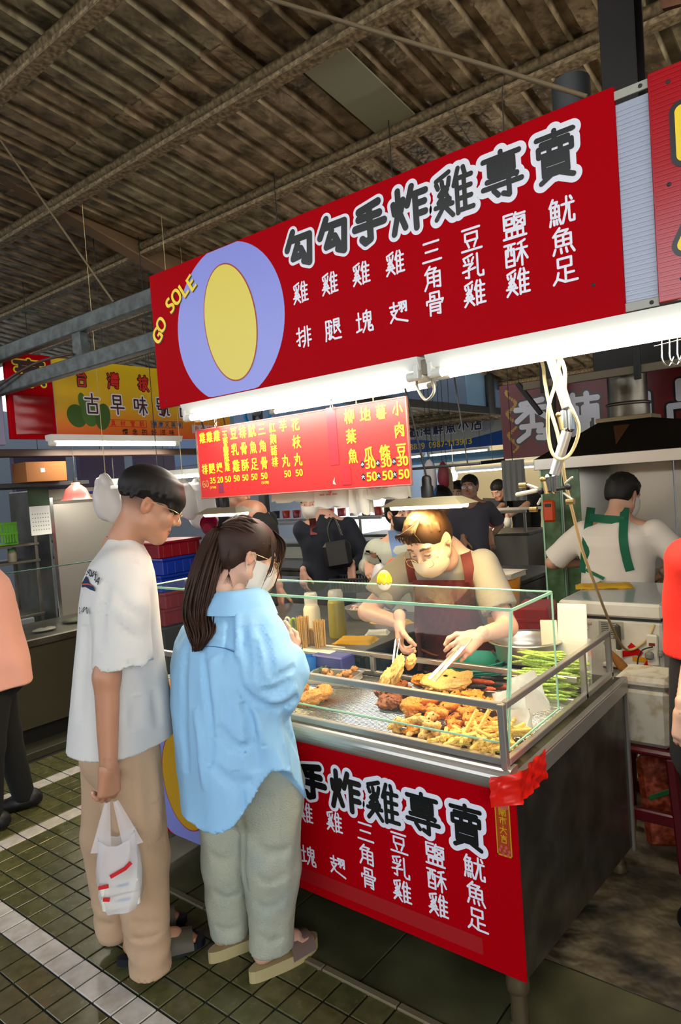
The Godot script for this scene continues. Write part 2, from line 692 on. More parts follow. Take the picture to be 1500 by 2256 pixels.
func structure() -> void:
	# ground slab, everything stands on it
	var slab := mat("grout", Color(0.09, 0.085, 0.07), 0.75)
	var b := MB.new()
	b.bx(Vector3(-4.5, -0.09, -4), Vector3(23, 0.17, 24), 0.0)
	var fl := obj("floor", b, slab)
	tag(fl, "olive green tiled market floor with white tile lines", "floor", "", "structure")
	# small olive tiles
	var green := []
	for i in 3:
		var m := mat("floor_tile_green_%d" % i, [Color(0.355, 0.355, 0.225), Color(0.335, 0.34, 0.215), Color(0.38, 0.375, 0.235)][i], 0.3)
		m.albedo_texture = tex_noise(0.02, Color(0.78, 0.78, 0.72), Color(1, 1, 1), 20 + i)
		m.roughness_texture = tex_noise(0.015, Color(0.6, 0.6, 0.6), Color(1, 1, 1), 30 + i)
		green.append(tri(m, 3.0))
	var white := mat("floor_tile_white", Color(0.8, 0.78, 0.75), 0.26)
	white.albedo_texture = tex_noise(0.02, Color(0.86, 0.84, 0.8), Color(1, 1, 1), 24)
	tri(white, 2.5)
	var pitch := 0.105
	var x0 := -2.683
	var z0 := -1.197
	var tb := MB.new()
	tb.bx(Vector3(0, -0.006, 0), Vector3(0.0975, 0.012, 0.0975), 0.0015)
	var tile := tb.commit()
	var list := []
	for i in range(-22, 30):
		for k in range(-26, 12):
			var c := Vector3(x0 + (i + 0.5) * pitch, 0, z0 + (k + 0.5) * pitch)
			var r := view.inverse() * (c - EYE)
			if r.z > -0.3:
				continue
			var s := Vector2(750 + FOCAL * r.x / -r.z, 1128 - FOCAL * r.y / -r.z)
			if s.x < -260 or s.x > 1650 or s.y > 2700:
				continue
			if c.z < -1.61 and c.x > -2.72 or c.x < -4.28 or c.x > 0.2:
				continue
			var seen_at := s.x > -20 and s.x < 1520 and s.y < 2280
			list.append([(0.0 if seen_at else 100.0) - r.z, c, i, k])
	list.sort_custom(func(p, q): return p[0] < q[0])
	var rest := {}
	for j in list.size():
		var e: Array = list[j]
		var lit: bool = e[3] == 0 or (e[2] == -7 or e[2] == -12) and e[3] < 0
		var m: Material = white if lit else green[rng.randi() % 3]
		if j < 300:
			var o := MeshInstance3D.new()
			o.name = "tile"
			o.mesh = tile
			o.material_override = m
			fl.add_child(o, true)
			o.position = e[1]
		else:
			var q: MB = rest.get_or_add(m, MB.new())
			q.bx(e[1] + Vector3(0, -0.006, 0), Vector3(0.0975, 0.012, 0.0975), 0.0)
	for m in rest:
		tag(obj("far_tiles", rest[m], m, fl), "", "", "", "stuff")
	# pale nosing strip in front of the stall, bigger dark tiles under it
	b = MB.new()
	var stone := mat("nosing", Color(0.42, 0.38, 0.28), 0.6)
	for i in 18:
		b = MB.new()
		b.bx(Vector3(-2.72 + 0.15 + i * 0.302, -0.003, -1.625), Vector3(0.298, 0.02, 0.026), 0.003)
		obj("nosing_piece", b, stone, fl)
	var big := mat("stall_tile", Color(0.36, 0.35, 0.24), 0.42)
	big.albedo_texture = tex_noise(0.012, Color(0.55, 0.54, 0.5), Color(1, 1, 1), 41, 5)
	tri(big, 0.8)
	for i in 9:
		b = MB.new()
		b.bx(Vector3(-2.7 + 0.22 + i * 0.442, -0.009, -1.853), Vector3(0.436, 0.018, 0.42), 0.002)
		obj("stall_tile", b, big, fl)
	# stained concrete behind
	var con := mat("concrete_floor", Color(0.52, 0.46, 0.35), 0.7)
	con.albedo_texture = tex_noise(0.011, Color(0.1, 0.1, 0.095), Color(1, 1, 0.98), 47, 6, 512, Color(0.62, 0.6, 0.58))
	con.normal_enabled = true
	con.normal_texture = tex_normal(0.06, 3.0, 4)
	tri(con, 0.62)
	b = MB.new()
	b.bx(Vector3(1.65, -0.012, -7.0), Vector3(8.7, 0.02, 9.86), 0.0)
	obj("concrete_slab", b, con, fl)
	# kerb in front of the stall on the left
	b = MB.new()
	b.bx(Vector3(-4.6, 0.02, -3.5), Vector3(0.6, 0.05, 6.0), 0.004)
	obj("kerb", b, mat("kerb", Color(0.2, 0.19, 0.13), 0.6), fl)

	# far walls of the hall
	var blue := mat("blue_wall", Color(0.46, 0.55, 0.68), 0.55)
	b = MB.new()
	b.bx(Vector3(-3, 2.0, -14.2), Vector3(26, 4.4, 0.2), 0.0)
	tag(obj("wall_back", b, mat("wall_grey", Color(0.42, 0.46, 0.5), 0.8)), "grey blue end wall of the market hall", "wall", "", "structure")
	b = MB.new()
	b.bx(Vector3(-9.2, 2.0, -5), Vector3(0.2, 4.4, 18), 0.0)
	tag(obj("wall_left", b, mat("wall_pale", Color(0.5, 0.55, 0.62), 0.8)), "pale blue side wall behind the yellow stall", "wall", "", "structure")
	b = MB.new()
	b.bx(Vector3(1.95, 1.05, -5), Vector3(0.1, 2.1, 9), 0.0)
	tag(obj("wall_right", b, mat("partition_brown", Color(0.36, 0.33, 0.3), 0.8)), "low brown grey partition of the next stall", "wall", "", "structure")
	b = MB.new()
	b.bx(Vector3(16, -0.1, -4), Vector3(18, 0.17, 40), 0.0)
	obj("pavement", b, mat("pavement", Color(0.66, 0.64, 0.6), 0.9), fl)
	b = MB.new()
	b.bx(Vector3(-2.8, 1.25, 5.3), Vector3(12.6, 2.5, 0.2), 0.0)
	tag(obj("wall_front", b, mat("wall_stalls", Color(0.24, 0.22, 0.2), 0.8)), "brown grey stall fronts across the market aisle", "wall", "", "structure")
	# blue fascia boards hung over the inner aisle
	var f := thing("fascia_wall", "blue fascia boards hung high over the inner aisle", "fascia", Vector3(-4.0, 2.42, -7.6))
	for i in 6:
		b = MB.new()
		b.bx(Vector3(0, 0.62, 2.0 - i * 0.82), Vector3(0.03, 1.24, 0.8), 0.003)
		obj("board", b, blue if i != 3 else mat("blue_wall_pale", Color(0.5, 0.66, 0.8), 0.5), f)
	b = MB.new()
	b.bx(Vector3(0.03, 0.02, -0.05), Vector3(0.08, 0.09, 5.0), 0.004)
	obj("rail", b, mats.dark_steel, f)
	b = MB.new()
	b.tube([Vector3(0.06, -0.02, -0.62), Vector3(0.06, 1.2, -0.62)], 0.06, 10)
	obj("downpipe", b, mats.dark_steel, f)

const ROOF_Y := 3.8
const ROOF_S := 0.139
func roof_y(z: float) -> float:
	return ROOF_Y + ROOF_S * (z + 1.7)

func roof() -> void:
	var ce := Node3D.new()
	ce.name = "ceiling"
	add_child(ce)
	tag(ce, "dirty corrugated metal roof on steel purlins", "roof", "", "structure")
	var sheets := []
	for i in 4:
		var m := mat("roof_sheet_%d" % i, [Color(0.74, 0.68, 0.56), Color(0.66, 0.59, 0.48), Color(0.78, 0.72, 0.61), Color(0.7, 0.67, 0.56)][i], 0.5, 0.15)
		m.albedo_texture = tex_noise(0.012, Color(0.3, 0.27, 0.24), Color(1, 1, 1), 60 + i, 6, 512, Color(0.75, 0.72, 0.68))
		m.normal_enabled = true
		m.normal_texture = tex_normal(0.09, 2.0, 7)
		sheets.append(tri(m, 0.8))
	var wide := 0.84
	var len := 2.3
	for i in range(-11, 8):
		for k in range(-2, 6):
			var x := i * 0.8
			var za := 2.2 - k * 2.25
			var b := MB.new()
			var rows := []
			var prof := []
			for j in 6:
				for q in [[0.0, 0.0], [0.06, 0.0], [0.075, 0.028], [0.115, 0.028], [0.13, 0.0]]:
					if j * 0.16 + q[0] <= wide + 0.03:
						prof.append(Vector2(j * 0.16 + q[0], q[1]))
			for j in prof.size() - 1:
				var pa: Vector2 = prof[j]
				var pb: Vector2 = prof[j + 1]
				var lift := 0.004 * ((i & 1) + (k & 1) * 2)
				b.poly([Vector3(x + pa.x, roof_y(za) + pa.y + lift, za), Vector3(x + pb.x, roof_y(za) + pb.y + lift, za), Vector3(x + pb.x, roof_y(za - len) + pb.y + lift, za - len), Vector3(x + pa.x, roof_y(za - len) + pa.y + lift, za - len)])
			for j in b.n.size():
				if b.n[j].y > 0:
					b.n[j] = -b.n[j]
			obj("roof_sheet", b, sheets[(i * 7 + k * 3 + 400) % 4], ce)
	# smooth grey repair strip
	var rb := MB.new()
	rb.box(Transform3D(Basis(Vector3.RIGHT, -atan(ROOF_S)), Vector3(-2.02, roof_y(-2.9) - 0.012, -2.9)), Vector3(0.26, 0.01, 0.78), 0.0)
	obj("repair_strip", rb, mat("repair_strip", Color(0.55, 0.55, 0.47), 0.5), ce)
	# purlins: channel sections with a rounded top tube, grimy
	var pm := mat("purlin", Color(0.72, 0.64, 0.5), 0.75)
	pm.albedo_texture = tex_noise(0.05, Color(0.4, 0.38, 0.34), Color(1, 1, 1), 71, 5)
	tri(pm, 2.0)
	for z in [0.55, -0.25, -1.02, -1.78, -2.54, -3.28, -4.05, -4.9, -6.0, -7.2, -8.6, -10.0]:
		var y := roof_y(z)
		var o := Node3D.new()
		o.name = "purlin"
		ce.add_child(o, true)
		o.position = Vector3(-2.5, y, z)
		var b := MB.new()
		b.bx(Vector3(0, -0.105, 0.02), Vector3(14, 0.008, 0.075), 0.002)
		b.bx(Vector3(0, -0.095, 0.057), Vector3(14, 0.02, 0.005), 0.001)
		obj("flange", b, pm, o)
		b = MB.new()
		b.bx(Vector3(0, -0.05, -0.015), Vector3(14, 0.1, 0.006), 0.001)
		b.tube([Vector3(-7, -0.03, 0.012), Vector3(7, -0.03, 0.012)], 0.03, 8)
		obj("web", b, pm, o)
	# rafter on the left and the trussed beam that carries the signs
	var grey := mat("beam_grey", Color(0.36, 0.39, 0.39), 0.6, 0.1)
	grey.albedo_texture = tex_noise(0.03, Color(0.6, 0.58, 0.55), Color(1, 1, 1), 75)
	tri(grey, 1.5)
	for x in [-4.4, 1.2]:
		var rf := thing("roof_rafter", "brown sloping steel rafter under the corrugated roof" + (" near the yellow sign" if x < 0 else " at the far right"), "rafter", Vector3(x, roof_y(-4) - 0.55, -4.0))
		var b := MB.new()
		var a1 := Vector3(0, 0.42 + 0.28 * 3, 3.0)
		var a2 := Vector3(0, 0.42 - 0.28 * 2.4, -2.4)
		b.bar(a1, a2, 0.012, 0.2, Vector3.UP, 0.001)
		obj("web", b, mat("rafter", Color(0.5, 0.4, 0.3), 0.7), rf)
		b = MB.new()
		b.bar(a1 + Vector3(0, -0.1, 0), a2 + Vector3(0, -0.1, 0), 0.12, 0.012)
		b.bar(a1 + Vector3(0, 0.1, 0), a2 + Vector3(0, 0.1, 0), 0.12, 0.012)
		obj("flange", b, mats.rafter, rf)
	var bm := thing("sign_beam", "grey trussed steel beam carrying the sign boards", "beam", Vector3(-2.4, 2.36, -2.13))
	var b2 := MB.new()
	b2.bx(Vector3(0, 0.25, 0), Vector3(6.4, 0.085, 0.06), 0.006)
	obj("top_chord", b2, grey, bm)
	b2 = MB.new()
	b2.bx(Vector3(0, 0.04, 0), Vector3(6.4, 0.085, 0.06), 0.006)
	obj("bottom_chord", b2, grey, bm)
	for x in [-2.2, -1.08, 0.1, 1.2, 2.3]:
		b2 = MB.new()
		b2.bx(Vector3(x, 0.145, 0), Vector3(0.085, 0.13, 0.05), 0.003)
		obj("stud", b2, grey, bm)
	# cable lying along the lower chord
	b2 = MB.new()
	b2.tube(spline([Vector3(-4.9, 2.28, -2.08), Vector3(-4.3, 2.4, -2.06), Vector3(-3.9, 2.47, -2.09), Vector3(-3.5, 2.455, -2.09)]), 0.008, 6)
	solo("loose_cable", b2, mat("cable_brown", Color(0.25, 0.17, 0.13), 0.6), "brown loose cable draped on the steel beam", "cable")
	# column behind the gap between the signs, with a rusty gusset
	var po := thing("steel_column", "dark steel column rising behind the gap between the red signs", "column", Vector3(-0.57, 2.05, -2.24))
	b2 = MB.new()
	for s in [-1, 1]:
		b2.bx(Vector3(0, 0.82, s * 0.05), Vector3(0.1, 1.6, 0.008), 0.001)
	b2.bx(Vector3(0, 0.82, 0), Vector3(0.008, 1.6, 0.1), 0.001)
	obj("shaft", b2, mat("column_dark", Color(0.1, 0.085, 0.07), 0.65, 0.2), po)
	b2 = MB.new()
	b2.tube([Vector3(-0.17, 0.5, -0.03), Vector3(-0.17, 0.81, -0.03)], 0.06, 14)
	obj("pipe_stub", b2, mat("pipe_grey", Color(0.2, 0.21, 0.22), 0.5), po)
	b2 = MB.new()
	b2.prism(PackedVector2Array([Vector2(0.0, 0.0), Vector2(0.55, -0.1), Vector2(0.6, 0.55), Vector2(-0.13, 0.5)]), 0.02, Transform3D(rot(8, 0, 0), Vector3(-0.4, 2.78, -1.98)))
	var rust := mat("rusty_plate", Color(0.52, 0.34, 0.17), 0.75)
	rust.albedo_texture = tex_noise(0.015, Color(0.45, 0.35, 0.3), Color(1, 1, 1), 80, 5)
	tri(rust, 1.4)
	solo("rusty_plate", b2, rust, "rusty brown plate leaning above the yellow lettered sign", "plate")
	# thin brace rods
	var rod := mat("brace_rod", Color(0.4, 0.34, 0.24), 0.7)
	b2 = MB.new()
	b2.tube([onto(520, -25, 1, 3.42), at(1292, 213, 1.93)], 0.007, 6)
	solo("brace_rod", b2, rod, "thin tan brace rod slanting down to the red sign's top", "rod")
	b2 = MB.new()
	b2.tube([onto(-5, 300, 2, -1.85), onto(250, 665, 2, -2.1)], 0.006, 6)
	solo("brace_rod", b2, rod, "thin brown brace rod slanting down to the grey trussed beam", "rod")
	for q in [[[1000, 245], [1012, 275], [1040, 318]], [[1112, 165], [1106, 200], [1110, 290]]]:
		b2 = MB.new()
		var pts := []
		for e in q:
			pts.append(onto(e[0], e[1], 2, -2.3))
		b2.tube(pts, 0.0022, 5)
		solo("tie_wire", b2, mats.wire, "thin dark tie wire hanging from the purlin behind the sign", "wire", "tie wires over the chicken sign")

func disc(b: MB, c: Vector2, rx: float, ry: float, z: float, turn := 0.0, clip := Rect2(-99, -99, 999, 999)) -> void:
	var f := b.v.size()
	var k := 64
	for j in k:
		var g := TAU * j / k
		var q := Vector2(cos(g) * rx, sin(g) * ry).rotated(turn) + c
		q = q.clamp(clip.position, clip.end)
		b.p(Vector3(q.x, q.y, z), Vector3(0, 0, 1))
	for j in range(1, k - 1):
		b.ix.append_array([f, f + j, f + j + 1])

func word_at(b: MB, w: String, x: float, y: float, z: float, s: float, wd: float, sx := 1.0) -> void:
	letter(b, w, Transform3D(Basis(), Vector3(x, y, z)), s, wd, sx)

func screws(parent: Node3D, pts: Array, z: float) -> void:
	for q in pts:
		var b := MB.new()
		b.lathe([Vector2(0.0001, 0.003), Vector2(0.005, 0.0025), Vector2(0.006, 0.0)], 8, Transform3D(Basis(Vector3.RIGHT, PI / 2), Vector3(q.x, q.y, z)))
		obj("screw", b, mats.dark_steel, parent)

func main_signs() -> void:
	# the board over the stall; its face stands at z = -2
	var s := thing("sign_board", "red chicken stall sign with black lettering and lavender disc", "sign", Vector3(-1.59, 2.0345, -2.0))
	var b := MB.new()
	b.bx(Vector3(0, 0.31, -0.012), Vector3(2.104, 0.618, 0.024), 0.002)
	obj("panel", b, mats.red_sign, s)
	b = MB.new()
	disc(b, Vector2(-0.545, 0.3), 0.33, 0.33, 0.0008, 0.0, Rect2(-1.05, 0.005, 9, 0.61))
	obj("disc", b, mats.lavender, s)
	# plain yellow oval with a brown edge
	b = MB.new()
	disc(b, Vector2(-0.53, 0.3), 0.158, 0.252, 0.0016, 0.16)
	obj("oval_edge", b, mat("ink_brown", Color(0.6, 0.14, 0.05), 0.4), s)
	b = MB.new()
	disc(b, Vector2(-0.53, 0.3), 0.152, 0.246, 0.0024, 0.16)
	obj("oval", b, mat("egg_yellow", Color(0.86, 0.79, 0.3), 0.4), s)
	var yl := MB.new()
	var sh := MB.new()
	var word := "GO SOLE"
	for i in word.length():
		if word[i] == " ":
			continue
		var t := i / 6.0
		var q := Vector2(-1.02, 0.335).lerp(Vector2(-0.755, 0.515), t) + Vector2(-0.022, 0.028) * sin(t * PI)
		sh = MB.new()
		yl = MB.new()
		latin(sh, word[i], Transform3D(rot(0, 0, 40 - 6 * t), Vector3(q.x + 0.004, q.y - 0.004, 0.0026)), 0.072)
		latin(yl, word[i], Transform3D(rot(0, 0, 40 - 6 * t), Vector3(q.x, q.y, 0.0034)), 0.072)
		obj("shade", sh, mats.ink_black, obj("letter", yl, mats.ink_yellow, s))
	var list := []
	var big := "勾勾手炸雞專賣"
	for i in 7:
		list.append([big[i], -0.12 + i * 0.167, 0.493, 0.0012, 0.138])
	for i in 7:
		words(s, [list[i]], mats.ink_white, 0.36, 1.0, mats.ink_black, [0.2, 0.2, 0.2, 0.165, 0.115, 0.12, 0.112][i])
	list = []
	var cols := ["雞排", "雞腿", "雞塊", "雞翅", "三角骨", "豆乳雞", "鹽酥雞", "魷魚足"]
	for i in 8:
		var w: String = cols[i]
		for j in w.length():
			list.append([w[j], -0.127 + i * 0.1455, 0.331 - (j if w.length() == 3 else j * 2) * 0.085, 0.0014, 0.074])
	words(s, list, mats.ink_white, 0.1)
	screws(s, [Vector2(0.94, 0.55), Vector2(0.97, 0.1), Vector2(-1.0, 0.03)], 0.0)
	# white gap sheet and the neighbour's sign
	var g := thing("gap_panel", "white ribbed plastic sheet filling the gap between red signs", "panel", Vector3(-0.495, 2.04, -2.012))
	b = MB.new()
	b.bx(Vector3(0, 0.295, 0), Vector3(0.086, 0.54, 0.006), 0.001)
	for i in 42:
		b.bx(Vector3(0, 0.035 + i * 0.0125, 0.0034), Vector3(0.085, 0.008, 0.0016), 0.0006)
	obj("sheet", b, mat("ribbed_white", Color(0.6, 0.63, 0.7), 0.35), g)
	for y in [0.012, 0.588]:
		b = MB.new()
		b.bx(Vector3(0, y, 0.004), Vector3(0.088, 0.024, 0.008), 0.001)
		obj("strip", b, mat("strip_grey", Color(0.6, 0.6, 0.56), 0.5), g)
		screws(g, [Vector2(0.025, y)], 0.008)
	var r := thing("sign_board", "red neighbouring stall sign with big yellow black-edged lettering", "sign", Vector3(0.6, 2.045, -1.995))
	b = MB.new()
	b.bx(Vector3(0, 0.3, -0.01), Vector3(2.1, 0.602, 0.02), 0.002)
	for i in 48:
		b.bx(Vector3(0, 0.006 + i * 0.0125, 0.0004), Vector3(2.09, 0.008, 0.0012), 0.0004)
	obj("panel", b, mat("red_sign_glossy", Color(0.63, 0.0, 0.07), 0.22), r)
	list = []
	for i in 3:
		for j in 2:
			list.append([["口古品", "小北大"][j][i], -0.915 + i * 0.6, 0.42 - j * 0.25, 0.0025, 0.15])
	words(r, list, mats.ink_black, 0.4, 1.0, mats.ink_yellow, 0.22)
	screws(r, [Vector2(-1.0, 0.56), Vector2(-0.955, 0.56), Vector2(-1.01, 0.3), Vector2(-0.99, 0.05)], 0.001)

# thin hanger from a thing up to the roof
func hang(o: Node3D, at0: Vector3, y: float, z: float) -> void:
	var b := MB.new()
	b.tube([at0, at0 + Vector3(0, roof_y(z) - y + 0.01, 0)], 0.003, 5)
	obj("hanger", b, mats.dark_steel, o)

# twin tube fluorescent fitting with its light; local x along the tubes
func fluoro(label: String, pos: Vector3, len: float, turn: float, glow: float, e: float, tilt: Vector3, twin := true, group := "", hung := false) -> void:
	var f := thing("fluorescent_light", label, "light fitting", pos, turn, group)
	var b := MB.new()
	b.prism(PackedVector2Array([Vector2(-0.05, 0.03), Vector2(0.05, 0.03), Vector2(0.032, -0.012), Vector2(-0.032, -0.012)]), len, Transform3D(Basis(Vector3.UP, PI / 2), Vector3.ZERO))
	obj("housing", b, mats.white_paint, f)
	for s in ([-1, 1] if twin else [0]):
		b = MB.new()
		b.tube([Vector3(-len / 2 + 0.05, -0.032, s * 0.03), Vector3(len / 2 - 0.05, -0.032, s * 0.03)], 0.0135, 12)
		obj("tube", b, lamp_mat("tube_glow_%d" % int(glow * 10), Color(1.0, 0.985, 0.93), glow), f)
		for q in [-1, 1]:
			b = MB.new()
			b.tube([Vector3(q * (len / 2 - 0.05), -0.032, s * 0.03), Vector3(q * (len / 2 - 0.008), -0.032, s * 0.03)], 0.016, 12)
			b.bx(Vector3(q * (len / 2 - 0.012), -0.018, s * 0.03), Vector3(0.018, 0.05, 0.03), 0.003)
			obj("socket", b, mat("socket_white", Color(0.8, 0.8, 0.76), 0.4), f)
	if hung:
		for x in [-len * 0.35, len * 0.35]:
			hang(f, Vector3(x, 0.03, 0), pos.y + 0.03, pos.z)
	var B := Basis(Vector3.UP, turn)
	area("tube_light", pos + B * Vector3(0, -0.056, 0), B * tilt, len - 0.1, 0.075, Color(1.0, 0.97, 0.9), e, B * Vector3.RIGHT)

func tube_lights() -> void:
	fluoro("lit twin tube fitting under the chicken sign's lavender disc", Vector3(-1.81, 1.995, -2.0), 1.24, 0.0, 6.0, 1.15, Vector3(0, -1, 0.0))
	fluoro("lit twin tube fitting under the gap between the red signs", Vector3(-0.54, 1.995, -2.0), 1.24, 0.0, 6.0, 1.15, Vector3(0, -1, 0.0))
	# junction between the fittings
	var b := MB.new()
	b.bx(Vector3(-1.175, 1.99, -2.01), Vector3(0.03, 0.05, 0.07), 0.003)
	solo("junction_box", b, mat("junction", Color(0.5, 0.47, 0.4), 0.6), "grimy junction box joining the two tube fittings", "junction box")
	b = MB.new()
	b.tube(spline([Vector3(-1.17, 1.965, -2.0), Vector3(-1.16, 1.91, -2.0), Vector3(-1.2, 1.885, -2.01), Vector3(-1.23, 1.93, -2.01), Vector3(-1.225, 1.965, -2.0)]), 0.005, 6)
	solo("flex", b, mat("flex_grey", Color(0.5, 0.48, 0.42), 0.6), "short grey flex looping below the junction box", "flex")

func menu_board() -> void:
	var s := thing("menu_board", "small red hanging price board with yellow lettering", "menu board", Vector3(-1.908, 1.6005, -2.08))
	s.scale = Vector3(1.05, 1.05, 1.0)
	var red := mat("menu_red", Color(0.7, 0.045, 0.022), 0.5)
	var b := MB.new()
	b.bx(Vector3(0, 0.151, -0.004), Vector3(1.104, 0.302, 0.008), 0.001)
	obj("panel", b, red, s)
	b = MB.new()
	for q in [[0, 0.3025, 1.11, 0.005], [0, -0.0005, 1.11, 0.005]]:
		b.bx(Vector3(q[0], q[1], -0.004), Vector3(q[2], q[3], 0.012), 0.001)
	for q in [-0.554, 0.554]:
		b.bx(Vector3(q, 0.151, -0.004), Vector3(0.005, 0.306, 0.012), 0.001)
	obj("edge_trim", b, mat("menu_edge", Color(0.5, 0.3, 0.25), 0.5), s)
	# faded patches where words were taped over
	var patch := mat("menu_patch", Color(0.62, 0.04, 0.09), 0.4)
	for q in [[0.222, 0.2, 0.045, 0.215, patch], [0.274, 0.05, 0.042, 0.07, patch], [-0.418, 0.042, 0.032, 0.045, mat("menu_patch_violet", Color(0.45, 0.08, 0.2), 0.4)]]:
		b = MB.new()
		b.bx(Vector3(q[0], q[1], 0.0006), Vector3(q[2], q[3], 0.0008), 0.0)
		obj("patch", b, q[4], s)
	var t := MB.new()
	var ink := mat("menu_yellow", Color(0.95, 0.78, 0.08), 0.4)
	var cols := [["雞  排", -0.515], ["雞  腿", -0.468], ["雞  翅", -0.42], ["五香鹽酥雞", -0.368], ["豆乳雞", -0.313], ["排骨酥", -0.258], ["魷魚足", -0.202], ["三角骨", -0.146], ["紅麴豬排", -0.085], ["芋 丸", -0.025], ["花枝丸", 0.04]]
	for q in cols:
		var w: String = q[0]
		var k := w.length()
		for j in k:
			if w[j] != " ":
				var sz := 0.047 if k <= 3 else 0.034
				if k == 4: sz = 0.038 if not w.contains(" ") else 0.042
				words(s, [[w[j], q[1], 0.266 - 0.138 * j / (k - 1), 0.0012, sz]], ink, 0.11, 0.88)
	for q in [["柳葉魚", 0.313], ["地 瓜", 0.385], ["薯 條", 0.455], ["小肉豆", 0.525]]:
		var w: String = q[0]
		for j in 3:
			if w[j] != " ":
				words(s, [[w[j], q[1] - 0.006 + 0.002 * j, 0.265 - 0.073 * j, 0.0012, 0.05]], ink, 0.11, 0.88)
	var prices := [["35", -0.468], ["20", -0.42], ["50", -0.37], ["50", -0.315], ["50", -0.262], ["50", -0.208], ["50", -0.15], ["50", -0.02], ["50", 0.042]]
	for q in prices:
		t = MB.new()
		latin(t, q[0], Transform3D(Basis(), Vector3(q[1], 0.075, 0.0014)), 0.026)
		obj("price", t, ink, s)
	t = MB.new()
	latin(t, "(3支100)".replace("支", "/"), Transform3D(Basis(), Vector3(-0.47, 0.045, 0.0014)), 0.009)
	latin(t, "(1/70)", Transform3D(Basis(), Vector3(-0.148, 0.048, 0.0014)), 0.011)
	for i in 3:
		latin(t, "30", Transform3D(Basis(), Vector3(0.388 + i * 0.069, 0.083, 0.0014)), 0.032)
		latin(t, "50", Transform3D(Basis(), Vector3(0.39 + i * 0.069, 0.038, 0.0014)), 0.032)
	tag(obj("small_prices", t, ink, s), "", "", "", "stuff")
	t = MB.new()
	latin(t, "60", Transform3D(rot(0, 0, 4), Vector3(-0.518, 0.062, 0.0014)), 0.03, false)
	obj("chalk_price", t, mat("menu_chalk", Color(0.75, 0.6, 0.35), 0.6), s)
	t = MB.new()
	var u := MB.new()
	for i in 3:
		for j in 2:
			disc(t, Vector2(0.352 + i * 0.069, 0.085 - j * 0.046), 0.0085, 0.0125, 0.0012)
			word_at(u, "小大"[j], 0.352 + i * 0.069, 0.085 - j * 0.046, 0.002, 0.013, 0.14)
	tag(obj("size_spots", t, mats.ink_black, s), "", "", "", "stuff")
	tag(obj("size_words", u, mats.ink_white, s), "", "", "", "stuff")
	t = MB.new()
	t.prism(PackedVector2Array([Vector2(0.208, 0.022), Vector2(0.222, 0.018), Vector2(0.216, 0.03), Vector2(0.219, 0.046), Vector2(0.21, 0.034)]), 0.0012, Transform3D(Basis(), Vector3(0, 0, 0.001)))
	obj("torn_spot", t, mat("torn_grey", Color(0.66, 0.6, 0.6), 0.6), s)
	# chains and wires that carry it
	for q in [[-0.41, 0.305], [0.235, 0.305]]:
		var ch := thing("hanging_chain", "short steel chain from the %s end tube fitting to the price board" % ("disc" if q[0] < 0 else "junction"), "chain", Vector3(-1.908 + q[0] * 1.05, 1.6005 + q[1] * 1.05, -2.07))
		for i in 5:
			b = MB.new()
			var pts := []
			for j in 13:
				var a := TAU * j / 12
				pts.append(Vector3(cos(a) * 0.006, 0.004 + i * 0.015 + sin(a) * 0.0105, 0) if i % 2 == 0 else Vector3(0, 0.004 + i * 0.015 + sin(a) * 0.0105, cos(a) * 0.006))
			b.tube(pts, 0.0017, 5, false)
			obj("link", b, mats.chrome, ch)
	for x in [-1.55, -1.47]:
		b = MB.new()
		b.tube([Vector3(x, 1.918, -2.082), Vector3(x - 0.006, 2.1, -2.1)], 0.002, 5)
		solo("string", b, mats.cord, "pale string tying the price board to the fitting", "string", "strings above the price board")

# each word its own flat part; second material puts a dark stroke on a pale edge
func words(parent: Node3D, list: Array, m: Material, wd: float, sx := 1.0, over: Material = null, wd2 := 0.0) -> void:
	for q in list:   # [word, x, y, z, size]
		var b := MB.new()
		word_at(b, q[0], q[1], q[2], q[3], q[4], wd, sx)
		var o := obj("letter", b, m, parent)
		if over:
			b = MB.new()
			word_at(b, q[0], q[1], q[2], q[3] + 0.0012, q[4], wd2, sx)
			obj("stroke", b, over, o)

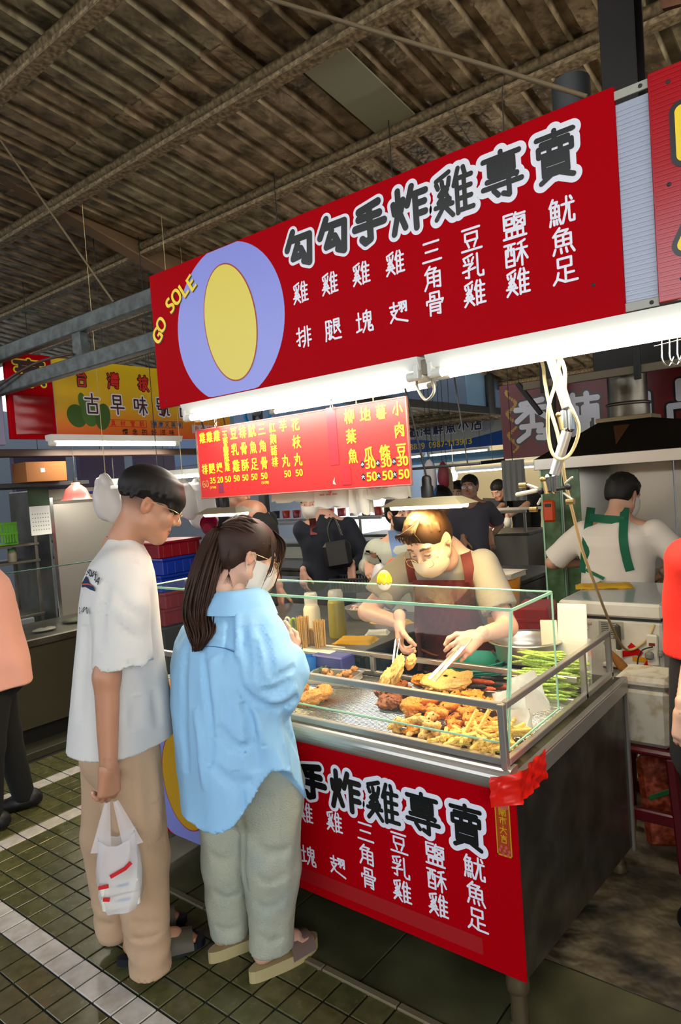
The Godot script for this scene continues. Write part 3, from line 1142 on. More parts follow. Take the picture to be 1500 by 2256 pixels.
func counter() -> void:
	var c := thing("food_counter", "stainless steel stall counter with red lettered front panel", "counter", Vector3(-1.75, 0, -2.22))
	var b := MB.new()
	# body: side sheets, back, deck; local z 0.52 is the front face
	var side := MB.new()
	side.prism(PackedVector2Array([Vector2(0.515, 0.19), Vector2(0.515, 0.76), Vector2(-0.53, 0.76), Vector2(-0.53, 0.09)]), 0.006, Transform3D(Basis(Vector3(0, 0, 1), Vector3.UP, Vector3(-1, 0, 0)), Vector3(0.927, 0, 0)))
	obj("side_sheet", side, mats.steel_side, c)
	side = MB.new()
	side.prism(PackedVector2Array([Vector2(0.515, 0.19), Vector2(0.515, 0.76), Vector2(-0.11, 0.76), Vector2(-0.11, 0.15)]), 0.006, Transform3D(Basis(Vector3(0, 0, 1), Vector3.UP, Vector3(-1, 0, 0)), Vector3(-0.927, 0, 0)))
	obj("side_sheet", side, mats.steel_side, c)
	b.bx(Vector3(0, 0.765, 0.2), Vector3(1.86, 0.02, 0.64), 0.002)
	b.bx(Vector3(0.77, 0.765, -0.32), Vector3(0.31, 0.02, 0.4), 0.002)
	obj("deck", b, mats.steel_dull, c)
	b = MB.new()
	b.bx(Vector3(0.38, 0.735, -0.2), Vector3(0.46, 0.016, 0.16), 0.002)
	obj("rear_shelf", b, mats.steel_dull, c)
	b = MB.new()
	b.bx(Vector3(0, 0.46, -0.11), Vector3(1.85, 0.6, 0.006), 0.0)
	b.bx(Vector3(0.77, 0.46, -0.52), Vector3(0.3, 0.6, 0.006), 0.0)
	b.bx(Vector3(0, 0.22, 0.2), Vector3(1.84, 0.012, 0.62), 0.0)
	obj("carcass", b, mats.steel_side, c)
	# rounded front rim
	b = MB.new()
	var pr := PackedVector2Array()
	for i in 13:
		var a := -PI / 2 + PI * i / 12
		pr.append(Vector2(0.515 + cos(a) * 0.03, 0.765 + sin(a) * 0.034))
	pr.append(Vector2(0.48, 0.799))
	pr.append(Vector2(0.48, 0.731))
	b.prism(pr, 1.86, Transform3D(Basis(Vector3(0, 0, 1), Vector3.UP, Vector3(-1, 0, 0)), Vector3.ZERO))
	obj("front_rim", b, mats.steel, c)
	# angle along the top of the side, folded lip
	b = MB.new()
	b.bx(Vector3(0.932, 0.772, 0), Vector3(0.022, 0.012, 1.06), 0.002)
	b.bx(Vector3(0.942, 0.745, -0.02), Vector3(0.005, 0.05, 1.02), 0.001)
	b.bx(Vector3(0.934, 0.42, -0.53), Vector3(0.012, 0.7, 0.02), 0.002)
	obj("side_lip", b, mats.steel, c)
	# legs with couplings
	for q in [[0.885, 0.475], [-0.885, 0.475], [0.885, -0.48], [-0.885, -0.06]]:
		b = MB.new()
		b.lathe([Vector2(0.03, 0.0), Vector2(0.03, 0.03), Vector2(0.024, 0.03), Vector2(0.024, 0.12), Vector2(0.024, 0.12), Vector2(0.032, 0.125), Vector2(0.034, 0.14), Vector2(0.032, 0.165), Vector2(0.03, 0.17), Vector2(0.03, 0.24)], 16, Transform3D(Basis(), Vector3(q[0], 0, q[1])))
		obj("leg", b, mat("leg_grimy", Color(0.34, 0.29, 0.2), 0.5, 0.5), c)
	# red front board
	var f := MB.new()
	f.bx(Vector3(-0.0, 0.468, 0.526), Vector3(1.878, 0.54, 0.008), 0.001)
	obj("front_panel", f, mats.red_sign, c)
	var z := 0.5312
	b = MB.new()
	disc(b, Vector2(-0.5, 0.47), 0.3, 0.3, z, 0.0, Rect2(-0.93, 0.2, 9, 0.535))
	obj("disc", b, mats.lavender, c)
	b = MB.new()
	disc(b, Vector2(-0.52, 0.45), 0.146, 0.206, z + 0.0008, 0.1)
	obj("oval_edge", b, mats.ink_brown, c)
	b = MB.new()
	disc(b, Vector2(-0.52, 0.45), 0.141, 0.201, z + 0.0016, 0.1)
	obj("oval", b, mat("egg_gold", Color(0.8, 0.62, 0.05), 0.4), c)
	var list := []
	var big := "勾勾手炸雞專賣"
	for i in 7:
		list.append([big[i], -0.107 + i * 0.148, 0.605, z + 0.0006, 0.122])
	for i in 7:
		words(c, [list[i]], mats.ink_white, 0.36, 1.0, mats.ink_black, [0.2, 0.2, 0.2, 0.165, 0.115, 0.12, 0.112][i])
	list = []
	var cols := ["雞排", "雞腿", "雞塊", "雞翅", "三角骨", "豆乳雞", "鹽酥雞", "魷魚足"]
	for i in 8:
		var w: String = cols[i]
		for j in w.length():
			list.append([w[j], -0.115 + i * 0.1305, 0.487 - (j if w.length() == 3 else j * 2) * 0.0775, z + 0.0006, 0.066])
	words(c, list, mats.ink_white, 0.1)
	# old tape along the foot of the panel
	b = MB.new()
	b.bx(Vector3(0.36, 0.255, 0.5306), Vector3(0.9, 0.05, 0.0008), 0.0)
	obj("tape", b, mat("old_tape", Color(0.6, 0.03, 0.07), 0.5), c)
	# gold paper charm at the right end
	var g := MB.new()
	g.bx(Vector3(0.899, 0.628, 0.531), Vector3(0.045, 0.156, 0.0014), 0.0003)
	var cm := mat("charm_orange", Color(0.72, 0.3, 0.06), 0.45)
	cm.albedo_texture = tex_noise(0.08, Color(0.7, 0.45, 0.4), Color(1, 1, 1), 90)
	tri(cm, 12.0)
	var charm := obj("paper_charm", g, cm, c)
	g = MB.new()
	for q in [[0.899, 0.704, 0.045, 0.004], [0.899, 0.552, 0.045, 0.004]]:
		g.bx(Vector3(q[0], q[1], 0.532), Vector3(q[2], q[3], 0.001), 0.0)
	for x in [0.878, 0.92]:
		g.bx(Vector3(x, 0.628, 0.532), Vector3(0.003, 0.156, 0.001), 0.0)
	for i in 4:
		word_at(g, "開市大吉"[i], 0.899, 0.678 - i * 0.026, 0.5325, 0.022, 0.13)
	obj("charm_lettering", g, mat("gold_ink", Color(0.85, 0.66, 0.14), 0.35, 0.4), charm)
	g = MB.new()
	g.bx(Vector3(0.899, 0.695, 0.5322), Vector3(0.038, 0.014, 0.001), 0.0)
	for i in 7:
		disc(g, Vector2(0.885 + i * 0.0048, 0.566 + 0.012 * sin(i * 2.1)), 0.004, 0.005, 0.5326)
	obj("charm_print", g, mat("charm_pink", Color(0.7, 0.3, 0.3), 0.5), charm)
	# red bag taped over the corner
	var bag := mat("red_bag", Color(0.86, 0.1, 0.05), 0.3)
	bag.transparency = BaseMaterial3D.TRANSPARENCY_ALPHA
	bag.albedo_color.a = 0.93
	var nz := FastNoiseLite.new()
	nz.seed = 4
	nz.frequency = 0.9
	var rows := []
	for i in 9:
		var row := []
		for k in 19:
			var t := k / 18.0
			# wraps from the front round the corner to the side
			var s := -0.045 + t * 0.25
			var q := Vector3(0.93 + minf(s, 0.0), 0, 0.556) if s < 0.0 else Vector3(0.945, 0, 0.55 - s)
			var y := 0.802 - 0.085 * i / 8.0 - maxf(0.0, (0.16 - t)) * 0.1
			var w := 0.012 * nz.get_noise_2d(k * 3.1, i * 0.6) + 0.01 * sin(i * 2.2 + k * 0.7)
			if s < 0.0:
				q.z += 0.006 + absf(w)
			else:
				q.x += 0.006 + absf(w)
			q.y = y
			row.append(q)
		rows.append(row)
	b = MB.new()
	b.grid(rows)
	wobj_local("red_bag", b, bag, Vector3(-1.75, 0, -2.22), "crumpled red plastic bag taped over the counter's corner", "plastic bag")

func wobj_local(called: String, b: MB, m: Material, off: Vector3, label: String, cat: String, group := "") -> Node3D:
	for i in b.v.size():
		b.v[i] += off
	return solo(called, b, m, label, cat, group)

const DECK := 0.777
func display_case() -> void:
	var c := thing("display_case", "low steel framed glass guard with a glass top shelf", "display case", Vector3(-1.73, DECK, -2.2))
	var o := c.position
	var L := -2.6
	var R := -0.84
	var st: Material = mats.steel
	var bars := [
		[Vector3(L, 0.812, -1.715), Vector3(R, 0.812, -1.715)], [Vector3(L, 0.972, -1.705), Vector3(R, 0.972, -1.705)],
		[Vector3(R, 0.797, -1.705), Vector3(R, 0.981, -1.7)], [Vector3(L, 0.797, -1.705), Vector3(L, 0.981, -1.7)],
		[Vector3(R, 0.812, -1.72), Vector3(R, 0.812, -2.66)], [Vector3(R, 0.972, -1.715), Vector3(R, 0.972, -2.64)],
		[Vector3(R, 0.79, -2.65), Vector3(R, 0.982, -2.64)], [Vector3(R, 0.8, -2.36), Vector3(R, 0.965, -2.355)],
		[Vector3(L, 0.805, -2.3), Vector3(R, 0.805, -2.3)], [Vector3(L, 0.884, -2.3), Vector3(R, 0.884, -2.3)],
		[Vector3(-1.72, 0.805, -2.3), Vector3(-1.72, 0.884, -2.3)], [Vector3(-2.3, 0.805, -2.3), Vector3(-2.3, 0.884, -2.3)],
	]
	for q in bars:
		var b := MB.new()
		b.bar(q[0] - o, q[1] - o, 0.02, 0.02, Vector3.UP, 0.002)
		obj("frame_bar", b, st, c)
	# panes, each with a pale green polished edge
	var zt := -1.806
	var panes := [
		["lower_front_pane", Vector3(L, 0.82, -1.706), Vector3(R - 0.012, 0.82, -1.706), Vector3(R - 0.012, 0.965, -1.703), Vector3(L, 0.965, -1.703)],
		["lower_side_pane", Vector3(R, 0.82, -1.725), Vector3(R, 0.82, -2.345), Vector3(R, 0.962, -2.345), Vector3(R, 0.962, -1.725)],
		["rear_side_pane", Vector3(R, 0.82, -2.365), Vector3(R, 0.82, -2.635), Vector3(R, 0.962, -2.63), Vector3(R, 0.962, -2.365)],
		["upper_front_pane", Vector3(L, 0.86, -1.722), Vector3(R - 0.004, 0.86, -1.722), Vector3(R - 0.004, 1.221, zt), Vector3(L, 1.221, zt)],
		["upper_side_pane", Vector3(R, 0.84, -1.73), Vector3(R, 0.84, -2.11), Vector3(R, 1.221, -2.11), Vector3(R, 1.221, zt)],
		["top_shelf", Vector3(L, 1.225, zt), Vector3(R, 1.225, zt), Vector3(R, 1.225, -2.11), Vector3(L, 1.225, -2.11)],
	]
	for q in panes:
		var b := MB.new()
		b.poly([q[1] - o, q[2] - o, q[3] - o, q[4] - o])
		var pn := obj(q[0], b, mats.glass_clear, c)
		b = MB.new()
		for i in 4:
			if q[0].begins_with("upper") or q[0] == "top_shelf":
				b.bar(q[1 + i] - o, q[1 + (i + 1) % 4] - o, 0.0055, 0.0055, Vector3.UP, 0.001)
		if b.v.size():
			obj("polished_edge", b, mats.glass_edge, pn)
	# egg ornament on the shelf
	var at_egg := onto(848, 1301, 1, 1.228)
	var e := thing("egg_ornament", "yellow and white cracked egg ornament on the glass shelf", "ornament", at_egg)
	var prof := []
	for i in 15:
		var a := -PI / 2 + PI * i / 14
		prof.append(Vector2(maxf(cos(a), 0.001) * 0.0265 * (1.0 - 0.12 * sin(a)), 0.037 + sin(a) * 0.037))
	var b := MB.new()
	b.lathe(prof, 22)
	obj("shell", b, mat("egg_white", Color(0.93, 0.91, 0.82), 0.3), e)
	b = MB.new()
	var rows := []
	for i in 11:
		var row := []
		for k in 40:
			var lo := 0.027 + (0.004 if k % 4 < 2 else -0.002)
			var y := lerpf(lo, 0.0742, i / 10.0)
			var s := clampf((y - 0.037) / 0.037, -1, 1)
			var r := sqrt(maxf(0.0, 1 - s * s)) * 0.0268 * (1.0 - 0.12 * s) + 0.0006
			row.append(Vector3(cos(TAU * k / 40) * r, y + 0.0003, sin(TAU * k / 40) * r))
		rows.append(row)
	b.grid(rows, true)
	obj("yellow_cap", b, mat("egg_cap", Color(0.95, 0.8, 0.08), 0.35), e)
	b = MB.new()
	var pts := []
	for k in 41:
		var y := 0.027 + (0.004 if k % 4 < 2 else -0.002)
		var s := (y - 0.037) / 0.037
		var r := sqrt(1 - s * s) * 0.0272 * (1.0 - 0.12 * s) + 0.0004
		pts.append(Vector3(cos(TAU * k / 40) * r, y, sin(TAU * k / 40) * r))
	b.tube(pts, 0.0006, 4, false)
	var n0 := (EYE - at_egg).normalized()
	obj("crack_line", b, mats.black, e)
	# wire rack
	var r := thing("wire_rack", "long steel wire rack laid in the glass case", "rack", Vector3(-1.73, DECK, -2.0))
	b = MB.new()
	for i in 52:
		b.tube([Vector3(-0.85, 0.022, 0.265 - i * 0.0103), Vector3(0.86, 0.022, 0.265 - i * 0.0103)], 0.0027, 5)
	tag(obj("rods", b, mats.chrome, r), "", "", "", "stuff")
	for x in [-0.85, -0.4, 0.05, 0.45, 0.86]:
		b = MB.new()
		b.tube([Vector3(x, 0.018, 0.27), Vector3(x, 0.018, -0.27)], 0.003, 6)
		obj("cross_bar", b, mats.chrome, r)
	b = MB.new()
	b.bx(Vector3(-1.73, DECK + 0.004, -2.0), Vector3(1.74, 0.006, 0.56), 0.001)
	solo("drip_tray", b, mat("drip_dark", Color(0.16, 0.14, 0.11), 0.4, 0.3), "flat steel drip tray under the wire rack", "tray")

var crumb: FastNoiseLite

func crust(key: String, lo: Color, hi: Color, rough := 0.5, sc := 14.0) -> StandardMaterial3D:
	if mats.has(key):
		return mats[key]
	var m := mat(key, Color.WHITE, rough)
	m.albedo_texture = tex_noise(0.035, lo, hi, 100 + mats.size(), 5)
	m.normal_enabled = true
	m.normal_texture = tex_normal(0.07, 8.0, 11, 4)
	tri(m, sc)
	return m

# a fried lump: list of [centre, radii, turn] joined in one mesh
func lump(called: String, parts: Array, m: Material, label: String, cat: String, group: String, amp := 0.35, seg := 18) -> Node3D:
	var b := MB.new()
	for i in parts.size():
		var q: Array = parts[i]
		b.blob(Transform3D(q[2], q[0]), q[1], crumb, amp, seg, seg * 2 / 3, Vector3(i + called.length(), b.v.size() % 17, rng.randf()))
	return solo(called, b, m, label, cat, group)

func food() -> void:
	crumb = FastNoiseLite.new()
	crumb.seed = 9
	crumb.frequency = 0.045
	crumb.fractal_octaves = 3
	var gold := crust("crust_gold", Color(0.62, 0.3, 0.05), Color(0.98, 0.75, 0.3))
	var pale := crust("crust_pale", Color(0.78, 0.52, 0.2), Color(1.0, 0.88, 0.55))
	var brown := crust("crust_brown", Color(0.3, 0.12, 0.03), Color(0.75, 0.42, 0.13))
	var orange := crust("crust_orange", Color(0.8, 0.38, 0.03), Color(1.0, 0.68, 0.16))
	var fry := crust("fry", Color(0.93, 0.7, 0.26), Color(1.0, 0.9, 0.52), 0.4, 8.0)
	var Y := DECK + 0.026
	# chips
	for i in 150:
		var t := rng.randf()
		var u := rng.randf()
		var c := Vector3(lerpf(-1.08, -0.87, t), 0, lerpf(-1.735, -1.92, u * (0.4 + 0.6 * t)))
		c.y = Y + 0.008 + 0.05 * (i / 150.0) * (1.0 - absf(t - 0.6))
		var l := rng.randf_range(0.035, 0.07)
		var d := Basis(Vector3.UP, rng.randf() * TAU) * Basis(Vector3.FORWARD, rng.randf_range(-0.35, 0.35)) * Vector3(l / 2, 0, 0)
		if i > 146:
			d = Vector3(0.012, 0.03, -0.02)
			c.y += 0.02
		var b := MB.new()
		b.bar(c - d, c + d, 0.011, 0.011, Vector3.UP, 0.0022)
		solo("french_fry", b, fry, "golden french fry in the heap at the case's corner post", "french fry", "french fries heaped in the case")
	# pale battered mushrooms
	for i in 16:
		var p := onto(lerpf(850, 965, rng.randf()), lerpf(1598, 1640, rng.randf()), 1, Y + 0.012)
		p.y = Y + 0.01 + 0.016 * (i % 3)
		p.z = minf(p.z, -1.775)
		var tn := rot(rng.randf() * 40, rng.randf() * 360, rng.randf() * 40)
		lump("fried_mushroom", [[p, Vector3(0.026, 0.009, 0.012), tn], [p + tn * Vector3(0.018, 0.004, 0.008), Vector3(0.016, 0.012, 0.015), tn]], pale, "pale battered mushroom strip on the rack beside the french fries", "mushroom", "battered mushrooms beside the fries", 0.4, 12)
	# orange sweet potato wedges
	for i in 64:
		var p := onto(lerpf(905, 1095, rng.randf()), lerpf(1540, 1612, rng.randf()), 1, Y + 0.02)
		p.y = Y + 0.012 + 0.045 * (i / 64.0) * rng.randf_range(0.5, 1.0)
		var tn := rot(rng.randf() * 50 - 25, rng.randf() * 360, rng.randf() * 50 - 25)
		lump("sweet_potato_wedge", [[p, Vector3(0.034, 0.013, 0.016), tn]], orange, "orange fried sweet potato wedge in the heap behind the fries", "wedge", "sweet potato wedges heaped in the case", 0.5, 12)
	# big flat cutlets
	var cut := [[985, 1508, 0.095, 0.068, pale, 20.0, "large pale golden chicken cutlet on top of the heap"], [930, 1538, 0.075, 0.05, gold, 60.0, "golden chicken cutlet leaning beside the largest cutlet"], [862, 1508, 0.07, 0.058, brown, 100.0, "dark brown chicken cutlet under the lifted one"], [858, 1536, 0.05, 0.04, brown, 10.0, "small dark brown chicken piece at the rack's middle"], [935, 1490, 0.06, 0.03, orange, 0.0, "orange brown chicken cutlet behind the heap"], [905, 1555, 0.045, 0.028, gold, 130.0, "golden chicken piece at the heap's near edge"], [1040, 1525, 0.05, 0.035, gold, -20.0, "golden chicken cutlet beside the seaweed rolls"]]
	for i in cut.size():
		var q: Array = cut[i]
		var p := onto(q[0], q[1], 1, Y + 0.04)
		p.y = Y + (0.055 if i == 0 else 0.025)
		var B := rot(14, q[5], 6)
		lump("chicken_cutlet", [[p, Vector3(q[2], 0.019, q[3]), B], [p + B * Vector3(q[2] * 0.4, 0.004, q[3] * 0.4), Vector3(q[2] * 0.6, 0.021, q[3] * 0.6), B], [p - B * Vector3(q[2] * 0.5, 0.003, q[3] * 0.2), Vector3(q[2] * 0.55, 0.02, q[3] * 0.7), B]], q[4], q[6], "cutlet", "chicken cutlets on the rack", 0.45, 26)
	# crusty legs near the blue sleeve
	for q in [[683, 1540, 30.0, "crusty golden chicken leg on the rack near the blue sleeve"], [705, 1530, 50.0, "crusty orange chicken leg lying beside another leg"], [655, 1522, 10.0, "small crusty chicken piece behind the two legs"]]:
		var p := onto(q[0], q[1], 1, Y + 0.02)
		p.y = Y + 0.022
		var B := rot(0, q[2], 18)
		lump("fried_drumstick", [[p, Vector3(0.052, 0.029, 0.034), B], [p + B * Vector3(-0.05, 0, 0), Vector3(0.036, 0.018, 0.02), B]], gold, q[3], "drumstick", "crusty legs on the rack", 0.4, 24)
	var pl := onto(371, 1513, 1, Y + 0.02)
	lump("fried_drumstick", [[pl, Vector3(0.05, 0.026, 0.03), rot(0, 20, 10)]], orange, "crusty orange chicken leg at the rack's far end beside the white shirt", "drumstick", "crusty legs on the rack", 0.4, 20)
	# steel tray of nuggets and basil
	var tp := onto(735, 1500, 1, Y)
	tray("small steel tray holding nuggets and green basil", tp, Vector3(0.2, 0.028, 0.13), 12.0)
	for i in 12:
		var p := tp + Basis(Vector3.UP, deg_to_rad(12)) * Vector3(rng.randf_range(-0.03, 0.085), 0.018 + 0.014 * (i % 3), rng.randf_range(-0.045, 0.045))
		lump("chicken_nugget", [[p, Vector3(0.017, 0.013, 0.015), rot(0, rng.randf() * 360, 0)]], crust("crust_nugget", Color(0.55, 0.34, 0.16), Color(0.85, 0.62, 0.36)), "small tan chicken nugget in the steel tray with basil", "nugget", "nuggets in the small tray", 0.4, 12)
	var bs := MB.new()
	for i in 26:
		var p := tp + Basis(Vector3.UP, deg_to_rad(12)) * Vector3(rng.randf_range(-0.075, -0.01), 0.03 + rng.randf() * 0.022, rng.randf_range(-0.04, 0.04))
		var B := rot(rng.randf_range(-50, 50), rng.randf() * 360, rng.randf_range(-50, 50))
		bs.poly([p - B.x * 0.013, p + B.z * 0.006 + B.y * 0.002, p + B.x * 0.013, p - B.z * 0.006 + B.y * 0.002])
	var lm := mat("basil", Color(0.1, 0.27, 0.05), 0.5)
	solo("fried_basil", bs, lm, "dark green fried basil leaves in the steel tray", "herbs", "", "stuff")
	# seaweed rolls and sausages on a perforated tray
	var sp := onto(1062, 1527, 1, Y)
	tray("perforated steel tray holding seaweed rolls and orange sausages", sp + Vector3(0.02, 0, -0.05), Vector3(0.3, 0.03, 0.2), 8.0)
	for i in 9:
		var c := sp + Vector3(rng.randf_range(-0.05, 0.06), 0.022 + 0.012 * (i % 3), -0.1 + 0.022 * i)
		var d := Basis(Vector3.UP, 0.2 + rng.randf_range(-0.15, 0.15)) * Vector3(0.065, 0.0, 0)
		var b := MB.new()
		var dark := i % 2 == 0
		b.tube([c - d, c - d * 0.8, c, c + d * 0.8, c + d], [0.003, 0.009, 0.0105, 0.009, 0.003], 9)
		if dark:
			solo("seaweed_roll", b, crust("seaweed", Color(0.03, 0.035, 0.015), Color(0.2, 0.16, 0.06), 0.5), "dark seaweed roll on the perforated tray", "roll", "seaweed rolls on the perforated tray")
		else:
			solo("sausage", b, crust("sausage", Color(0.6, 0.16, 0.03), Color(0.88, 0.4, 0.1), 0.35), "thin orange sausage on the perforated tray", "sausage", "sausages on the perforated tray")
	# green beans in a clear bag, with white paper bags
	var bean := crust("bean", Color(0.5, 0.62, 0.2), Color(0.78, 0.88, 0.45), 0.45, 10.0)
	for i in 80:
		var t := rng.randf()
		var c := Vector3(-0.935 + rng.randf_range(-0.06, 0.05), Y + 0.012 + 0.11 * (i / 80.0), -2.3 + rng.randf_range(-0.16, 0.12) - 0.05 * (i / 80.0))
		var d := Vector3(0.065 + 0.02 * rng.randf(), rng.randf_range(-0.012, 0.012), -0.015 + rng.randf_range(-0.02, 0.02))
		if i > 66:
			c = Vector3(-0.99 + rng.randf_range(-0.03, 0.03), Y + 0.12 + 0.012 * (i % 3), -2.36 + rng.randf_range(-0.08, 0.05))
		c.x = minf(c.x, -0.855 - d.x)
		var b := MB.new()
		var bow := Vector3(0, 0.006 * rng.randf_range(-1, 1), 0.008 * rng.randf_range(-1, 1))
		b.tube([c - d, c - d * 0.85, c + bow, c + d * 0.85, c + d], [0.0015, 0.0045, 0.0055, 0.0045, 0.0012], 7)
		solo("green_bean", b, bean, "pale green bean in the bundle behind the side glass", "green bean", "green beans bundled in the case")
	var film := mat("clear_film", Color(0.93, 0.94, 0.9, 0.22), 0.12)
	film.transparency = BaseMaterial3D.TRANSPARENCY_ALPHA
	var rows := []
	for i in 12:
		var row := []
		for k in 14:
			var u := k / 13.0
			var v := i / 11.0
			row.append(Vector3(-0.862 - 0.03 * sin(u * 7 + v * 3) * v - 0.12 * v, Y + 0.004 + 0.13 * v * (0.7 + 0.3 * sin(u * 5)), lerpf(-1.98, -2.3, u) + 0.015 * sin(v * 8)))
		rows.append(row)
	var fb := MB.new()
	fb.grid(rows)
	solo("clear_bag", fb, film, "clear crinkled plastic bag in front of the green beans", "plastic bag")
	var paper := mat("paper_white", Color(0.86, 0.85, 0.78), 0.7)
	paper.backlight_enabled = true
	paper.backlight = Color(0.3, 0.3, 0.26)
	for q in [[Vector3(-0.94, Y, -2.0), 20.0, 0.11, "white paper bag standing behind the corner post"], [Vector3(-0.93, Y, -2.14), 40.0, 0.13, "white paper bag leaning on the green beans"], [Vector3(-0.905, Y, -1.94), -10.0, 0.07, "small white paper bag lying beside the french fries"]]:
		var b := MB.new()
		var B := rot(-12, q[1], 14)
		var h: float = q[2]
		var r2 := []
		for i in 7:
			var v := i / 6.0
			var row := []
			for k in 16:
				var a := TAU * k / 16
				var th := 0.022 * (1.0 - v * 0.75) + 0.002
				row.append(q[0] + B * Vector3(signf(cos(a)) * pow(absf(cos(a)), 0.5) * 0.05 * (1 + 0.06 * sin(i * 2.0)), 0.004 + v * h, signf(sin(a)) * pow(absf(sin(a)), 0.7) * th + 0.008 * sin(v * 4 + k)))
			r2.append(row)
		b.grid(r2, true)
		solo("paper_bag", b, paper, q[3], "paper bag", "paper bags in the case")

func tray(label: String, p: Vector3, size: Vector3, turn: float) -> void:
	var t := thing("steel_tray", label, "tray", p, deg_to_rad(turn))
	var b := MB.new()
	b.bx(Vector3(0, 0.002, 0), Vector3(size.x, 0.003, size.z), 0.001)
	obj("base", b, mats.steel, t)
	for s in [-1, 1]:
		b = MB.new()
		b.bar(Vector3(-size.x / 2, size.y / 2, s * (size.z / 2 + 0.003)), Vector3(size.x / 2, size.y / 2, s * (size.z / 2 + 0.003)), 0.003, size.y)
		obj("wall", b, mats.steel, t)
		b = MB.new()
		b.bar(Vector3(s * (size.x / 2 + 0.003), size.y / 2, -size.z / 2), Vector3(s * (size.x / 2 + 0.003), size.y / 2, size.z / 2), 0.003, size.y)
		obj("wall", b, mats.steel, t)
	b = MB.new()
	for s in [-1, 1]:
		b.bar(Vector3(-size.x / 2 - 0.008, size.y, s * (size.z / 2 + 0.008)), Vector3(size.x / 2 + 0.008, size.y, s * (size.z / 2 + 0.008)), 0.012, 0.003)
		b.bar(Vector3(s * (size.x / 2 + 0.008), size.y, -size.z / 2 - 0.008), Vector3(s * (size.x / 2 + 0.008), size.y, size.z / 2 + 0.008), 0.012, 0.003)
	obj("rim", b, mats.steel, t)

func jar(called: String, label: String, cat: String, p: Vector3, prof: Array, m: Material, lid: Array, lm: Material, group := "") -> Node3D:
	var t := thing(called, label, cat, p, 0.0, group)
	var b := MB.new()
	b.lathe(prof, 20)
	obj("body", b, m, t)
	if lid:
		b = MB.new()
		b.lathe(lid, 20)
		obj("lid", b, lm, t)
	return t

func bowl(called: String, label: String, p: Vector3, r: float, h: float, m: Material, foot := 0.62) -> Node3D:
	var t := thing(called, label, "bowl", p)
	var b := MB.new()
	b.lathe([Vector2(0.001, 0.0), Vector2(r * foot, 0.0), Vector2(r * foot, 0.0), Vector2(r * 0.9, h * 0.6), Vector2(r * 0.97, h), Vector2(r * 1.05, h), Vector2(r * 1.05, h), Vector2(r * 1.05, h + 0.003), Vector2(r * 0.96, h + 0.003), Vector2(r * 0.88, h * 0.6), Vector2(r * foot * 0.96, 0.005), Vector2(0.001, 0.005)], 36)
	obj("wall", b, m, t)
	return t

func cloth_sheet(called: String, label: String, c: Vector3, w: float, d: float, turn: float, m: Material, cat := "cloth", layers := 3) -> void:
	var b := MB.new()
	var nz := FastNoiseLite.new()
	nz.seed = int(c.x * 100) + 500
	nz.frequency = 2.2
	for l in layers:
		var rows := []
		for i in 12:
			var row := []
			for k in 16:
				var u := k / 15.0 - 0.5
				var v := i / 11.0 - 0.5
				var e := maxf(absf(u), absf(v)) * 2.0
				row.append(c + Basis(Vector3.UP, deg_to_rad(turn + l * 3)) * Vector3(u * w * (1 - 0.04 * l), 0.004 + l * 0.006 + 0.006 * nz.get_noise_3d(k * 0.12, l * 3.0, i * 0.12) - (0.004 + l * 0.006) * smoothstep(0.93, 1.0, e), v * d * (1 - 0.05 * l)))
			rows.append(row)
		b.grid(rows)
	solo(called, b, m, label, cat)

